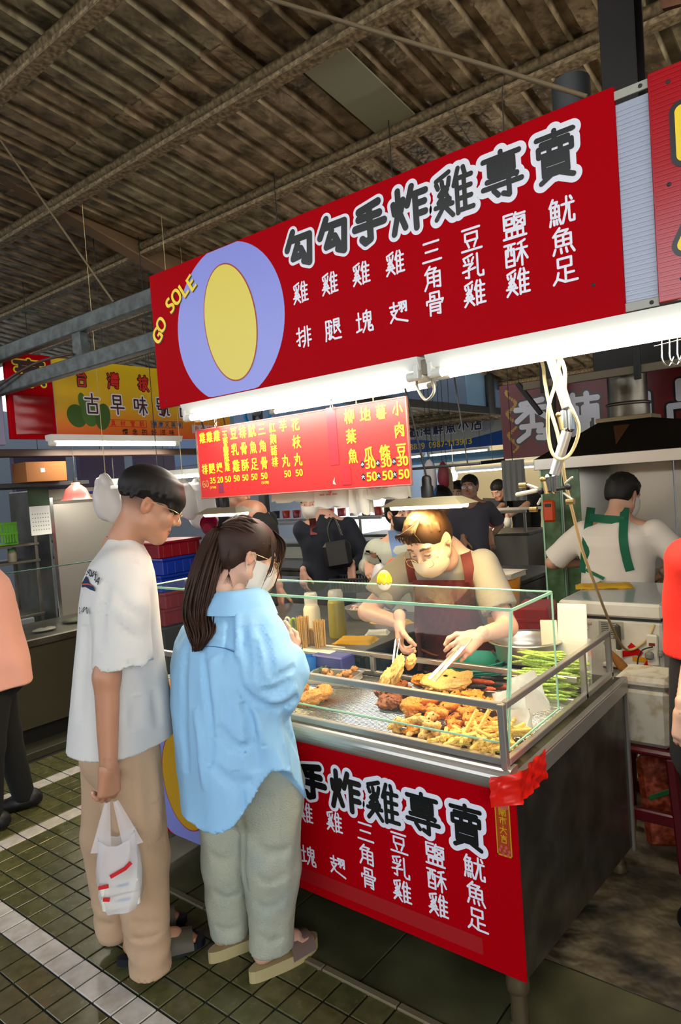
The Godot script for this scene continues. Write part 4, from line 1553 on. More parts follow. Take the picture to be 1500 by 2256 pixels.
const TOP := 0.86
func work_table() -> void:
	# table left of the cook
	var t := thing("work_table", "dark steel work table behind the glass case", "table", Vector3(-2.47, 0, -2.82))
	var b := MB.new()
	b.bx(Vector3(0, TOP - 0.015, 0), Vector3(1.25, 0.03, 0.86), 0.004)
	obj("table_top", b, mats.steel_dull, t)
	for q in [[-0.6, -0.38], [0.6, -0.38], [-0.6, 0.38], [0.6, 0.38]]:
		b = MB.new()
		b.bx(Vector3(q[0], 0.415, q[1]), Vector3(0.04, 0.83, 0.04), 0.003)
		obj("leg", b, mats.dark_steel, t)
	b = MB.new()
	b.bx(Vector3(0, 0.62, 0.39), Vector3(1.16, 0.36, 0.006), 0.001)
	obj("apron_sheet", b, mats.dark_steel, t)
	# sauce bottles
	jar("sauce_bottle", "white sauce bottle with clear shoulder on the work table", "bottle", onto(690, 1396, 1, TOP), [Vector2(0.001, 0), Vector2(0.044, 0), Vector2(0.044, 0), Vector2(0.046, 0.01), Vector2(0.043, 0.13), Vector2(0.034, 0.15), Vector2(0.034, 0.15), Vector2(0.001, 0.15)], mat("sauce_white", Color(0.85, 0.82, 0.72), 0.4), [Vector2(0.034, 0.15), Vector2(0.036, 0.2), Vector2(0.03, 0.215), Vector2(0.001, 0.215)], glass("jar_clear", Color(0.85, 0.86, 0.84, 0.45), 0.1))
	jar("sauce_bottle", "tall olive green sauce bottle beside the white bottle", "bottle", onto(745, 1402, 1, TOP), [Vector2(0.001, 0), Vector2(0.043, 0), Vector2(0.043, 0), Vector2(0.044, 0.01), Vector2(0.042, 0.17), Vector2(0.038, 0.185), Vector2(0.001, 0.185)], mat("sauce_olive", Color(0.5, 0.47, 0.06), 0.35), [Vector2(0.038, 0.185), Vector2(0.038, 0.22), Vector2(0.032, 0.235), Vector2(0.032, 0.235), Vector2(0.001, 0.236)], mats.jar_clear)
	# shakers on the back ledge
	var ledge := 0.822
	for q in [[657, 1466, Color(0.08, 0.42, 0.06), "green seasoning shaker with a steel lid behind the blue sleeve"], [630, 1462, Color(0.42, 0.22, 0.06), "brown seasoning shaker with a steel lid beside the green one"]]:
		var p := onto(q[0], q[1], 1, ledge)
		var sh := jar("seasoning_shaker", q[3], "shaker", p, [Vector2(0.001, 0), Vector2(0.025, 0), Vector2(0.025, 0), Vector2(0.027, 0.008), Vector2(0.026, 0.085), Vector2(0.026, 0.085)], mat("shaker_%d" % q[0], q[2], 0.25), [Vector2(0.027, 0.082), Vector2(0.0275, 0.11), Vector2(0.024, 0.118), Vector2(0.024, 0.118), Vector2(0.001, 0.12)], mats.chrome)
		b = MB.new()
		b.bx(Vector3(0, -0.0225, 0), Vector3(0.07, 0.045, 0.07), 0.003)
		obj("stand", b, mats.dark_steel, sh)
	# skewers bundled in cups, on a white tray
	var wt := onto(690, 1436, 1, TOP)
	b = MB.new()
	b.bx(wt + Vector3(0, 0.012, 0), Vector3(0.3, 0.024, 0.12), 0.006)
	solo("plastic_tray", b, mat("plastic_white", Color(0.82, 0.81, 0.76), 0.4), "shallow white plastic tray holding skewer bundles", "tray")
	var wood := crust("skewer_wood", Color(0.75, 0.55, 0.28), Color(0.95, 0.8, 0.5), 0.6, 20.0)
	for q in [[-0.035, 0.02, 0.135, "tall skewer bundle standing at the tray's back"], [0.045, 0.0, 0.12, "skewer bundle standing at the tray's right end"], [-0.03, -0.02, 0.07, "short skewer bundle standing before the tall ones"]]:
		b = MB.new()
		for i in 34:
			var a := i * 2.4
			var r := 0.026 * sqrt(i / 34.0)
			var c := wt + Vector3(q[0] + cos(a) * r, 0.026, q[1] + sin(a) * r)
			b.tube([c, c + Vector3(cos(a) * r * 0.15, q[2] + rng.randf() * 0.006, sin(a) * r * 0.15)], 0.0026, 5)
		solo("skewer_bundle", b, wood, q[3], "skewers", "skewer bundles on the tray", "stuff")
	# scissors: blades down in a cup
	var sp := onto(645, 1432, 1, TOP)
	var sc := thing("scissors", "white and lime handled kitchen scissors standing in a cup", "scissors", sp + Vector3(0, 0.0, 0))
	for s in [-1, 1]:
		b = MB.new()
		var pts := []
		for i in 17:
			var a := TAU * i / 16
			pts.append(Vector3(s * 0.022 + cos(a) * 0.017, 0.125 + sin(a) * 0.027, 0.003 * s))
		b.tube(pts, 0.0055, 7, false)
		obj("handle", b, mat("lime", Color(0.55, 0.68, 0.1), 0.4) if s > 0 else mats.plastic_white, sc)
		b = MB.new()
		b.bar(Vector3(s * 0.012, 0.1, 0.003 * s), Vector3(-s * 0.006, 0.01, 0.003 * s), 0.012, 0.002, Vector3.BACK)
		obj("blade", b, mats.chrome, sc)
	b = MB.new()
	b.lathe([Vector2(0.001, 0), Vector2(0.034, 0), Vector2(0.034, 0), Vector2(0.037, 0.07), Vector2(0.035, 0.07), Vector2(0.032, 0.003)], 20, Transform3D(Basis(), sp))
	solo("steel_cup", b, mats.steel, "steel cup holding the scissors", "cup")
	# blue cup and blue box
	var bp := onto(682, 1472, 1, ledge)
	jar("plastic_cup", "bright blue plastic cup beside the green shaker", "cup", bp + Vector3(0, -0.02, 0), [Vector2(0.001, 0), Vector2(0.028, 0), Vector2(0.028, 0), Vector2(0.032, 0.075), Vector2(0.03, 0.075), Vector2(0.026, 0.004)], mat("cup_blue", Color(0.1, 0.42, 0.75), 0.35), [], null)
	b = MB.new()
	b.bx(onto(735, 1462, 1, 0.835), Vector3(0.17, 0.09, 0.1), 0.006)
	solo("storage_box", b, mat("box_violet", Color(0.22, 0.24, 0.5), 0.4), "violet blue plastic box behind the nugget tray", "box")
	# cloths
	var yel := mat("cloth_yellow", Color(0.78, 0.6, 0.07), 0.9)
	yel.normal_enabled = true
	yel.normal_texture = tex_normal(0.2, 5.0, 15)
	tri(yel, 12.0)
	cloth_sheet("folded_cloth", "folded yellow cloth on the work table beside the skewers", onto(785, 1413, 1, TOP), 0.2, 0.14, 15, yel)
	cloth_sheet("folded_cloth", "yellow cloth lying by the steel bowl", onto(862, 1372, 1, TOP), 0.22, 0.13, -10, yel)
	cloth_sheet("paper_towel", "crumpled white paper towel beside the yellow cloth", onto(832, 1396, 1, TOP), 0.12, 0.08, 25, mats.paper_white, "paper towel")
	# bowl of sliced food
	var sb := onto(800, 1360, 1, TOP)
	bowl("mixing_bowl", "steel mixing bowl of sliced onions on the work table", sb, 0.1, 0.06, mats.steel)
	for i in 14:
		var p := sb + Vector3(rng.randf_range(-0.06, 0.06), 0.05 + rng.randf() * 0.015, rng.randf_range(-0.06, 0.06))
		lump("onion_slice", [[p, Vector3(0.02, 0.006, 0.014), rot(rng.randf() * 40, rng.randf() * 360, 0)]], crust("onion", Color(0.7, 0.5, 0.45), Color(0.95, 0.85, 0.75)), "pale pink onion slice in the steel mixing bowl", "onion slice", "onion slices in the mixing bowl", 0.3, 8)
	# black basket
	var bk := onto(792, 1300, 1, TOP)
	var k := thing("plastic_basket", "black plastic basket at the work table's far side", "basket", bk, 0.35)
	b = MB.new()
	b.bx(Vector3(0, 0.006, 0), Vector3(0.36, 0.012, 0.22), 0.003)
	obj("floor_plate", b, mats.black, k)
	for s in [-1, 1]:
		for i in 17:
			b = MB.new()
			b.bx(Vector3(-0.176 + i * 0.022, 0.05, s * 0.11), Vector3(0.013, 0.08, 0.006), 0.001)
			obj("slat", b, mats.black, k)
		b = MB.new()
		b.bx(Vector3(0, 0.095, s * 0.112), Vector3(0.375, 0.014, 0.014), 0.003)
		b.bx(Vector3(s * 0.184, 0.055, 0), Vector3(0.008, 0.09, 0.225), 0.002)
		obj("rim", b, mats.black, k)
	# teal basin behind the cook's tongs
	var tb := bowl("plastic_basin", "teal plastic basin with ribbed rim behind the case", Vector3(-1.3, 0.7455, -2.44), 0.115, 0.13, mat("teal", Color(0.13, 0.55, 0.47), 0.35), 0.8)
	for i in 3:
		b = MB.new()
		var pts := []
		for j in 41:
			pts.append(Vector3(cos(TAU * j / 40) * (0.131 - i * 0.003), 0.114 - i * 0.011, sin(TAU * j / 40) * (0.131 - i * 0.003)))
		b.tube(pts, 0.004, 5, false)
		obj("rib", b, mats.teal, tb)
	# aluminium pan on a ring stand to the right
	var ap := onto(1160, 1449, 1, 0.87)
	var pan := bowl("aluminium_pan", "round aluminium pan standing behind the side glass", ap, 0.135, 0.075, mat("aluminium", Color(0.82, 0.8, 0.75), 0.35, 0.85), 0.85)
	b = MB.new()
	b.lathe([Vector2(0.141, 0.072), Vector2(0.15, 0.074), Vector2(0.15, 0.082), Vector2(0.138, 0.082)], 36)
	obj("rolled_rim", b, mats.aluminium, pan)
	b = MB.new()
	b.bx(Vector3(0, -0.045, 0), Vector3(0.2, 0.088, 0.16), 0.004)
	obj("stand", b, mats.dark_steel, pan)
	# red crates beyond, yellow bucket with a tray on top
	var rc := at(1165, 1390, 3.4)
	var cr := thing("plastic_crate", "red plastic crate standing behind the aluminium pan", "crate", Vector3(rc.x, 0, rc.z - 0.1), 0.2)
	b = MB.new()
	b.bx(Vector3(0, 0.47, 0), Vector3(0.17, 0.94, 0.25), 0.01)
	obj("shell", b, mat("crate_red", Color(0.55, 0.03, 0.05), 0.4), cr)
	for i in 6:
		b = MB.new()
		b.bx(Vector3(0, 0.1 + i * 0.155, 0.003), Vector3(0.182, 0.02, 0.254), 0.004)
		obj("rib", b, mats.crate_red, cr)
	var yb := at(1090, 1290, 4.0)
	var bu := thing("yellow_bucket", "yellow lidless tub under a steel tray behind the cook", "tub", Vector3(yb.x, 0.0, yb.z))
	b = MB.new()
	b.lathe([Vector2(0.001, 0.72), Vector2(0.12, 0.72), Vector2(0.12, 0.72), Vector2(0.15, 1.0), Vector2(0.155, 1.01), Vector2(0.14, 1.01), Vector2(0.115, 0.73)], 24)
	obj("tub", b, mat("tub_yellow", Color(0.8, 0.5, 0.04), 0.4), bu)
	b = MB.new()
	b.bx(Vector3(0, 0.36, 0), Vector3(0.4, 0.72, 0.4), 0.01)
	obj("plinth", b, mats.dark_steel, bu)
	tray("steel tray lying on the yellow tub", Vector3(yb.x, 1.012, yb.z), Vector3(0.3, 0.03, 0.2), 0.0)
	# small lamps over the food: shade, tube, light
	food_lamp("lit rectangular heat lamp hanging above the cook", onto(943, 1112, 2, -2.24), 0.0, 0.36)
	food_lamp("lit rectangular lamp hanging behind the dark ponytail", onto(497, 1130, 2, -2.22), 0.0, 0.3)
	# thin white bags hung in bundles from a rail under the price board
	var rail := MB.new()
	rail.tube([Vector3(-2.5, 1.66, -2.28), Vector3(-1.15, 1.66, -2.28)], 0.006, 6)
	for x in [-2.45, -1.2]:
		rail.tube([Vector3(x, 1.66, -2.28), Vector3(x, 2.4, -2.14)], 0.003, 5)
	solo("bag_rail", rail, mats.dark_steel, "thin steel rail carrying bundles of bags behind the price board", "rail")
	var pb := mat("bag_white", Color(0.84, 0.82, 0.76), 0.5)
	pb.backlight_enabled = true
	pb.backlight = Color(0.35, 0.34, 0.3)
	for q in [[650, 1098, 0.26, 0.12, "wide bundle of thin white bags behind the price board"], [735, 1100, 0.19, 0.16, "bundle of white bags printed with a red mark"], [845, 1090, 0.25, 0.13, "bundle of white bags at the price board's right end"], [795, 1105, 0.1, 0.2, "narrow crumpled bundle of white bags"]]:
		var c := onto(q[0], q[1], 2, -2.28)
		var g := thing("bag_bundle", q[4], "plastic bags", Vector3(c.x, 1.66 - q[3] * 0.85, -2.28), 0.0, "bag bundles on the rail")
		b = MB.new()
		for l in 5:
			var rows := []
			for i in 9:
				var row := []
				for j in 15:
					var u := j / 14.0 - 0.5
					var v := i / 8.0
					row.append(Vector3(u * q[2] * (1.0 - 0.05 * v), q[3] * 0.85 * v + 0.006 * sin(u * 12 + l), 0.016 - l * 0.008 + 0.006 * sin(u * 9 + l * 1.7 + v * 2.0)))
				rows.append(row)
			b.grid(rows)
		obj("sheet", b, pb, g)
		if q[0] != 650 and q[0] != 795:
			b = MB.new()
			for i in 3:
				b.bx(Vector3(-0.04 + i * 0.035, q[3] * 0.35, 0.028), Vector3(0.026, 0.006, 0.0008), 0.0)
			if q[0] == 735:
				b.prism(PackedVector2Array([Vector2(-0.02, 0.1), Vector2(0.03, 0.1), Vector2(0.006, 0.05)]), 0.0008, Transform3D(Basis(), Vector3(0, 0, 0.028)))
			tag(obj("print", b, mat("print_pink", Color(0.8, 0.45, 0.45), 0.6), g), "", "", "", "stuff")

func food_lamp(label: String, p: Vector3, turn: float, len: float) -> void:
	var t := thing("heat_lamp", label, "lamp", p, turn)
	var b := MB.new()
	var w := 0.07
	var a := [Vector3(-len / 2, 0, w), Vector3(len / 2, 0, w), Vector3(len / 2, 0, -w), Vector3(-len / 2, 0, -w)]
	var c := [Vector3(-len / 2 + 0.05, 0.028, w * 0.4), Vector3(len / 2 - 0.05, 0.028, w * 0.4), Vector3(len / 2 - 0.05, 0.028, -w * 0.4), Vector3(-len / 2 + 0.05, 0.028, -w * 0.4)]
	b.poly(c, Vector3.UP)
	for i in 4:
		b.poly([a[i], a[(i + 1) % 4], c[(i + 1) % 4], c[i]])
	for i in b.n.size():
		if b.n[i].y < 0: b.n[i] = -b.n[i]
	obj("shade", b, mat("lamp_shade_metal", Color(0.62, 0.58, 0.46), 0.4, 0.3), t)
	b = MB.new()
	for s in [-1, 1]:
		b.tube([Vector3(-len / 2 + 0.025, -0.004, s * 0.022), Vector3(len / 2 - 0.025, -0.004, s * 0.022)], 0.012, 10)
	obj("tube", b, lamp_mat("heat_glow", Color(1.0, 0.9, 0.66), 7.0), t)
	b = MB.new()
	b.lathe([Vector2(0.02, 0.028), Vector2(0.024, 0.03), Vector2(0.024, 0.07), Vector2(0.019, 0.075), Vector2(0.019, 0.1), Vector2(0.015, 0.11), Vector2(0.004, 0.115)], 14)
	obj("coupling", b, mats.black, t)
	b = MB.new()
	b.tube([Vector3(0, 0.11, 0), Vector3(-0.005, 0.44, 0.1)], 0.004, 6)
	obj("hanger", b, mats.dark_steel, t)
	area("heat_lamp_light", p + Vector3(0, -0.022, 0), Vector3.DOWN, len - 0.04, 0.06, Color(1.0, 0.85, 0.52), 0.62)

func right_side() -> void:
	var b := MB.new()
	var wht := mat("freezer_white", Color(0.88, 0.87, 0.83), 0.4)
	wht.albedo_texture = tex_noise(0.015, Color(0.9, 0.88, 0.82), Color(1, 1, 1), 140)
	tri(wht, 1.2)
	# chest freezer
	var f := thing("chest_freezer", "white chest freezer with red tape behind the counter", "freezer", Vector3(-1.08, 0, -3.74))
	b.bx(Vector3(0, 0.45, 0), Vector3(0.49, 0.8, 0.62), 0.012)
	obj("body", b, wht, f)
	b = MB.new()
	b.bx(Vector3(0, 0.9, 0), Vector3(0.5, 0.075, 0.64), 0.012)
	obj("lid", b, wht, f)
	b = MB.new()
	b.bx(Vector3(0, 0.858, 0), Vector3(0.484, 0.012, 0.62), 0.0)
	obj("seal", b, mats.dark_steel, f)
	b = MB.new()
	b.bx(Vector3(0, 0.939, 0), Vector3(0.46, 0.004, 0.6), 0.001)
	obj("lid_sheet", b, mat("lid_glass", Color(0.55, 0.58, 0.58), 0.12), f)
	b = MB.new()
	b.bx(Vector3(-0.01, 0.035, 0.26), Vector3(0.44, 0.06, 0.02), 0.004)
	obj("plinth", b, mats.dark_steel, f)
	for i in 5:
		b = MB.new()
		var y := 0.14 + i * 0.045
		b.bar(Vector3(0.1, y + 0.03, 0.313), Vector3(0.16, y, 0.313), 0.006, 0.008, Vector3.BACK, 0.001)
		obj("vent_slot", b, mats.black, f)
	b = MB.new()
	b.bx(Vector3(0.01, 0.8, 0.3145), Vector3(0.12, 0.085, 0.0012), 0.0)
	var lab := obj("rating_label", b, mat("label_grey", Color(0.62, 0.62, 0.56), 0.5), f)
	b = MB.new()
	for i in 7:
		for k in 2:
			b.bx(Vector3(-0.02 + k * 0.045, 0.832 - i * 0.009, 0.3155), Vector3(0.036, 0.003, 0.0006), 0.0)
	for i in 11:
		b.bx(Vector3(0.02 + i * 0.0032, 0.765, 0.3155), Vector3(0.0014, 0.014, 0.0006), 0.0)
	tag(obj("small_print", b, mats.dark_steel, lab), "", "", "", "stuff")
	b = MB.new()
	b.bx(Vector3(-0.15, 0.825, 0.3145), Vector3(0.13, 0.012, 0.006), 0.001)
	var rail := obj("hook_rail", b, mat("rail_cream", Color(0.7, 0.66, 0.52), 0.4), f)
	for i in 3:
		b = MB.new()
		var x := -0.2 + i * 0.05
		b.tube([Vector3(x, 0.825, 0.319), Vector3(x, 0.8, 0.322), Vector3(x, 0.792, 0.33), Vector3(x, 0.798, 0.337)], 0.002, 5)
		obj("hook", b, mats.chrome, rail)
	for q in [[0.085, 0.69, 15.0, 0.09], [0.12, 0.71, -40.0, 0.07], [0.2, 0.55, 40.0, 0.11], [0.215, 0.6, -30.0, 0.1], [0.23, 0.5, 20.0, 0.12], [0.21, 0.47, -50.0, 0.1], [0.04, 0.655, -20.0, 0.025], [0.17, 0.635, 55.0, 0.05]]:
		b = MB.new()
		b.box(Transform3D(rot(0, 0, q[2]), Vector3(q[0], q[1], 0.3155 + 0.0007 * (int(q[2]) % 4))), Vector3(q[3], 0.03, 0.0012), 0.0)
		obj("red_tape", b, mat("tape_red", Color(0.75, 0.03, 0.02), 0.35), f)
	b = MB.new()
	b.bx(Vector3(0.15, 0.665, 0.316), Vector3(0.09, 0.022, 0.0012), 0.0)
	obj("yellow_tape", b, mat("tape_yellow", Color(0.8, 0.55, 0.05), 0.4), f)
	# squeegee hanging on the freezer
	var sq := thing("squeegee", "white squeegee with grey grip hung on the freezer", "squeegee", Vector3(-0.99, 0.62, -3.4))
	b = MB.new()
	b.bx(Vector3(0, 0.01, 0), Vector3(0.24, 0.02, 0.02), 0.004)
	b.bx(Vector3(-0.04, 0.05, 0), Vector3(0.03, 0.08, 0.018), 0.004)
	obj("head", b, wht, sq)
	b = MB.new()
	b.bx(Vector3(0.0, -0.004, 0), Vector3(0.24, 0.012, 0.008), 0.002)
	obj("rubber", b, mat("rubber_grey", Color(0.25, 0.24, 0.2), 0.7), sq)
	b = MB.new()
	b.bx(Vector3(-0.04, 0.15, 0), Vector3(0.026, 0.13, 0.02), 0.009)
	obj("grip", b, mats.rubber_grey, sq)
	# power strip with plug
	var ps := thing("power_strip", "white power strip with grey plug taped to the freezer", "power strip", Vector3(-0.875, 0.65, -3.41))
	b = MB.new()
	b.bx(Vector3(0, 0.07, 0.0), Vector3(0.05, 0.15, 0.025), 0.005)
	obj("body", b, wht, ps)
	b = MB.new()
	b.bx(Vector3(0.0, 0.1, 0.013), Vector3(0.028, 0.014, 0.004), 0.001)
	obj("switch", b, mat("switch_brown", Color(0.45, 0.2, 0.08), 0.4), ps)
	b = MB.new()
	b.bx(Vector3(-0.01, 0.05, 0.03), Vector3(0.035, 0.035, 0.035), 0.008)
	b.bx(Vector3(0.04, 0.06, 0.02), Vector3(0.025, 0.03, 0.03), 0.008)
	obj("plug", b, mat("plug_grey", Color(0.5, 0.5, 0.48), 0.5), ps)
	b = MB.new()
	b.tube(spline([onto(1438, 1425, 2, -3.38), onto(1412, 1435, 2, -3.36), onto(1405, 1470, 2, -3.3), onto(1430, 1500, 2, -3.2), onto(1445, 1520, 2, -3.1), onto(1425, 1545, 2, -3.02), onto(1408, 1515, 2, -2.95), onto(1385, 1512, 2, -2.85), onto(1368, 1512, 2, -2.76)]), 0.0035, 6)
	solo("black_flex", b, mats.black, "black power cord looping from the plug to the counter's corner", "cord")
	cloth_sheet("folded_cloth", "yellow cloth spread on the white chest freezer", onto(1330, 1292, 1, 0.943), 0.3, 0.16, 20, mats.cloth_yellow, "cloth", 2)
	# bottle brush lying on the box's far side
	var bb := thing("bottle_brush", "tan bristle bottle brush leaning on the freezer front", "brush", onto(1378, 1478, 2, -3.3))
	b = MB.new()
	var bd := onto(1345, 1436, 2, -3.34) - bb.position
	b.tube([Vector3.ZERO, bd * 0.15, bd * 0.5, bd], [0.01, 0.024, 0.022, 0.01], 10)
	obj("bristles", b, crust("bristle", Color(0.4, 0.24, 0.08), Color(0.72, 0.5, 0.22), 0.9, 30.0), bb)
	b = MB.new()
	b.tube([bd, bd * 1.5], 0.004, 6)
	obj("stem", b, mats.chrome, bb)
	# styrofoam box on the maroon stool
	var foam := mat("styrofoam", Color(0.8, 0.78, 0.72), 0.8)
	foam.albedo_texture = tex_noise(0.02, Color(0.78, 0.68, 0.55), Color(1, 1, 1), 144, 4, 256, Color(0.98, 0.97, 0.95))
	tri(foam, 2.0)
	var sx := thing("styrofoam_box", "white styrofoam box standing on the maroon stool", "box", Vector3(-0.78, 0.47, -2.93))
	b = MB.new()
	b.bx(Vector3(0, 0.12, 0), Vector3(0.2, 0.24, 0.2), 0.02)
	obj("body", b, foam, sx)
	b = MB.new()
	b.bx(Vector3(0, 0.262, 0), Vector3(0.21, 0.045, 0.21), 0.016)
	obj("lid", b, foam, sx)
	var stl := thing("plastic_stool", "maroon plastic stool under the styrofoam box", "stool", Vector3(-0.78, 0, -2.93))
	var mar := mat("maroon", Color(0.33, 0.015, 0.07), 0.35)
	b = MB.new()
	b.bx(Vector3(0, 0.455, 0), Vector3(0.24, 0.028, 0.24), 0.01)
	obj("seat", b, mar, stl)
	for q in [[-1, -1], [1, -1], [1, 1], [-1, 1]]:
		b = MB.new()
		b.bar(Vector3(q[0] * 0.1, 0.445, q[1] * 0.1), Vector3(q[0] * 0.14, 0.0, q[1] * 0.14), 0.04, 0.04, Vector3.BACK, 0.008)
		obj("leg", b, mar, stl)
	for q in [[-1, -1, 1, -1], [1, -1, 1, 1], [1, 1, -1, 1], [-1, 1, -1, -1]]:
		b = MB.new()
		b.bar(Vector3(q[0] * 0.122, 0.2, q[1] * 0.122), Vector3(q[2] * 0.122, 0.2, q[3] * 0.122), 0.03, 0.05, Vector3.UP, 0.006)
		obj("stretcher", b, mar, stl)
	var leaf := thing("printed_sack", "printed snack sack leaning inside the maroon stool", "sack", Vector3(-0.75, 0.02, -2.92))
	b = MB.new()
	b.box(Transform3D(rot(0, 20, 4), Vector3(0, 0.2, 0)), Vector3(0.15, 0.38, 0.06), 0.02)
	var pm := mat("sack_print", Color(0.7, 0.45, 0.4), 0.4)
	pm.albedo_texture = tex_noise(0.03, Color(0.35, 0.12, 0.1), Color(1.0, 0.9, 0.9), 150, 2, 256, Color(0.75, 0.45, 0.2))
	tri(pm, 4.0)
	obj("bag", b, pm, leaf)
	b = MB.new()
	b.box(Transform3D(rot(0, 20, 24), Vector3(0.01, 0.24, 0.03)), Vector3(0.1, 0.02, 0.004), 0.001)
	obj("green_band", b, mat("band_green", Color(0.08, 0.35, 0.15), 0.4), leaf)
	# stack of flat paper bags in a clear stand, and a smaller one
	var st := onto(1300, 1468, 1, 0.79)
	var pk := thing("paper_stack", "stack of printed paper bags in a clear stand at the case's end", "paper stack", Vector3(-0.945, DECK, -2.55))
	for i in 5:
		b = MB.new()
		b.box(Transform3D(rot(-8, -22, 5), Vector3(-0.01 + i * 0.004, 0.16 + 0.006 * (i % 2), -0.03 + i * 0.011)), Vector3(0.14, 0.3, 0.006), 0.001)
		obj("sheaf", b, mats.paper_white, pk)
	b = MB.new()
	for q in [[-0.03, 0.17, 0.09, -12.0], [0.02, 0.13, 0.13, 8.0], [0.03, 0.2, 0.06, 30.0], [-0.02, 0.1, 0.05, -40.0]]:
		b.box(Transform3D(rot(-8, -22, 5) * rot(0, 0, q[3]), Vector3(0.008, 0.0, 0.0195) + rot(-8, -22, 5) * Vector3(q[0], q[1], 0)), Vector3(q[2], 0.02, 0.001), 0.0)
	tag(obj("print", b, mat("print_rose", Color(0.75, 0.35, 0.35), 0.5), pk), "", "", "", "stuff")
	b = MB.new()
	b.box(Transform3D(rot(-8, -22, 5), Vector3(0.01, 0.1, 0.04)), Vector3(0.18, 0.2, 0.002), 0.0)
	obj("clear_stand", b, glass("stand_clear", Color(0.95, 0.95, 0.95, 0.12), 0.05), pk)
	b = MB.new()
	for i in 6:
		b.box(Transform3D(rot(-6, -24, 8), Vector3(-1.06 + i * 0.003, DECK + 0.12 + 0.004 * (i % 3), -2.62 + i * 0.008)), Vector3(0.09, 0.22, 0.005), 0.001)
	solo("napkin_stack", b, mats.paper_white, "loose stack of white napkin bags beside the printed stack", "napkins", "", "stuff")
	var gl := MB.new()
	gl.blob(Transform3D(rot(20, 30, 10), Vector3(-1.06, 0.86, -2.66)), Vector3(0.03, 0.075, 0.04), crumb, 0.5, 16, 12)
	solo("rubber_glove", gl, mats.cloth_yellow, "yellow rubber glove lying beside the aluminium pan", "glove")
	# articulated clamp arm under the tubes
	var Z := -2.06
	var arm := thing("clamp_arm", "jointed aluminium clamp arm hanging under the tube light", "clamp arm", onto(1222, 1110, 2, Z))
	var o := arm.position
	var alu := mat("alu", Color(0.8, 0.78, 0.75), 0.3, 0.8)
	for q in [[[1213, 785], [1249, 898], 0.016], [[1249, 950], [1221, 1045], 0.016]]:
		b = MB.new()
		b.tube([onto(q[0][0], q[0][1], 2, Z) - o, onto(q[1][0], q[1][1], 2, Z) - o], q[2], 16)
		obj("rod", b, alu, arm)
	for q in [[1250, 924, 0.03, 0.07], [1215, 1066, 0.036, 0.06]]:
		b = MB.new()
		b.bx(onto(q[0] - 6, q[1], 2, Z) - o, Vector3(q[2] * 0.6, q[3], q[2]), 0.008)
		b.bx(onto(q[0] + 8, q[1], 2, Z) - o, Vector3(q[2] * 0.4, q[3], q[2]), 0.005)
		obj("joint", b, mats.chrome, arm)
		b = MB.new()
		b.tube([onto(q[0] - 18, q[1] - 5, 2, Z + 0.02) - o, onto(q[0] - 12, q[1] + 22, 2, Z + 0.02) - o], 0.006, 8)
		b.sphere(onto(q[0] - 20, q[1] - 10, 2, Z + 0.02) - o, Vector3.ONE * 0.009, 10, 6)
		obj("lever", b, mat("brass_dull", Color(0.6, 0.5, 0.32), 0.4, 0.8), arm)
	var ivory := mat("ivory", Color(0.75, 0.72, 0.62), 0.45)
	for q in [[[1137, 1090], [1185, 1080], 0.022], [[1160, 1067], [1185, 1076], 0.012], [[1184, 1113], [1193, 1096], 0.012], [[1262, 1050], [1243, 1066], 0.01], [[1240, 1085], [1262, 1102], 0.01]]:
		b = MB.new()
		b.bar(onto(q[0][0], q[0][1], 2, Z) - o, onto(q[1][0], q[1][1], 2, Z) - o, q[2] * 0.6, q[2], Vector3.BACK, 0.004)
		obj("finger", b, ivory, arm)
	for q in [[1152, 1069], [1175, 1122], [1256, 1105]]:
		b = MB.new()
		var c := onto(q[0], q[1], 2, Z) - o
		b.tube([c - Vector3(0.012, 0, 0), c + Vector3(0.012, 0, 0)], 0.009, 12)
		obj("pad", b, mats.brass_dull, arm)
	b = MB.new()
	for q in [[1192, 1082], [1251, 1072]]:
		b.sphere(onto(q[0], q[1], 2, Z + 0.01) - o, Vector3.ONE * 0.011, 10, 6)
	b.tube([onto(1190, 1084, 2, Z) - o, onto(1250, 1074, 2, Z) - o], 0.006, 8)
	obj("knob_bar", b, mats.black, arm)
	# cord looped over the arm, then running down to the power strip
	b = MB.new()
	var loop := [[1190, 785, 2.28], [1197, 810, 2.26], [1200, 840, 2.24], [1212, 900, 2.22], [1228, 955, 2.22], [1238, 1010, 2.24], [1245, 1060, 2.3], [1262, 1130, 2.42], [1282, 1210, 2.6], [1315, 1300, 2.85], [1345, 1375, 3.1], [1372, 1425, 3.26], [1395, 1430, 3.3], [1425, 1408, 3.26], [1442, 1376, 3.25]]
	var pts := []
	for q in loop:
		pts.append(at(q[0], q[1], q[2]))
	b.tube(spline(pts, 5), 0.0062, 8)
	solo("white_cord", b, mats.cord, "cream power cord running from the tube light down to the power strip", "cord")
	b = MB.new()
	pts = []
	for q in [[1226, 775], [1232, 800], [1222, 850], [1208, 900], [1208, 960], [1218, 1000], [1240, 1012], [1262, 990], [1275, 945], [1262, 905], [1245, 870], [1244, 815], [1230, 780]]:
		pts.append(onto(q[0], q[1], 2, Z + 0.045 + 0.01 * sin(q[1] * 0.05)))
	b.tube(spline(pts, 5), 0.0055, 8)
	solo("white_cord", b, mats.cord, "cream cord looped round the clamp arm", "cord")
	# wire strainer hung at the right edge
	var ws := thing("wire_skimmer", "chrome wire skimmer basket hanging beside the clamp arm", "skimmer", onto(1490, 805, 2, -2.1))
	o = ws.position
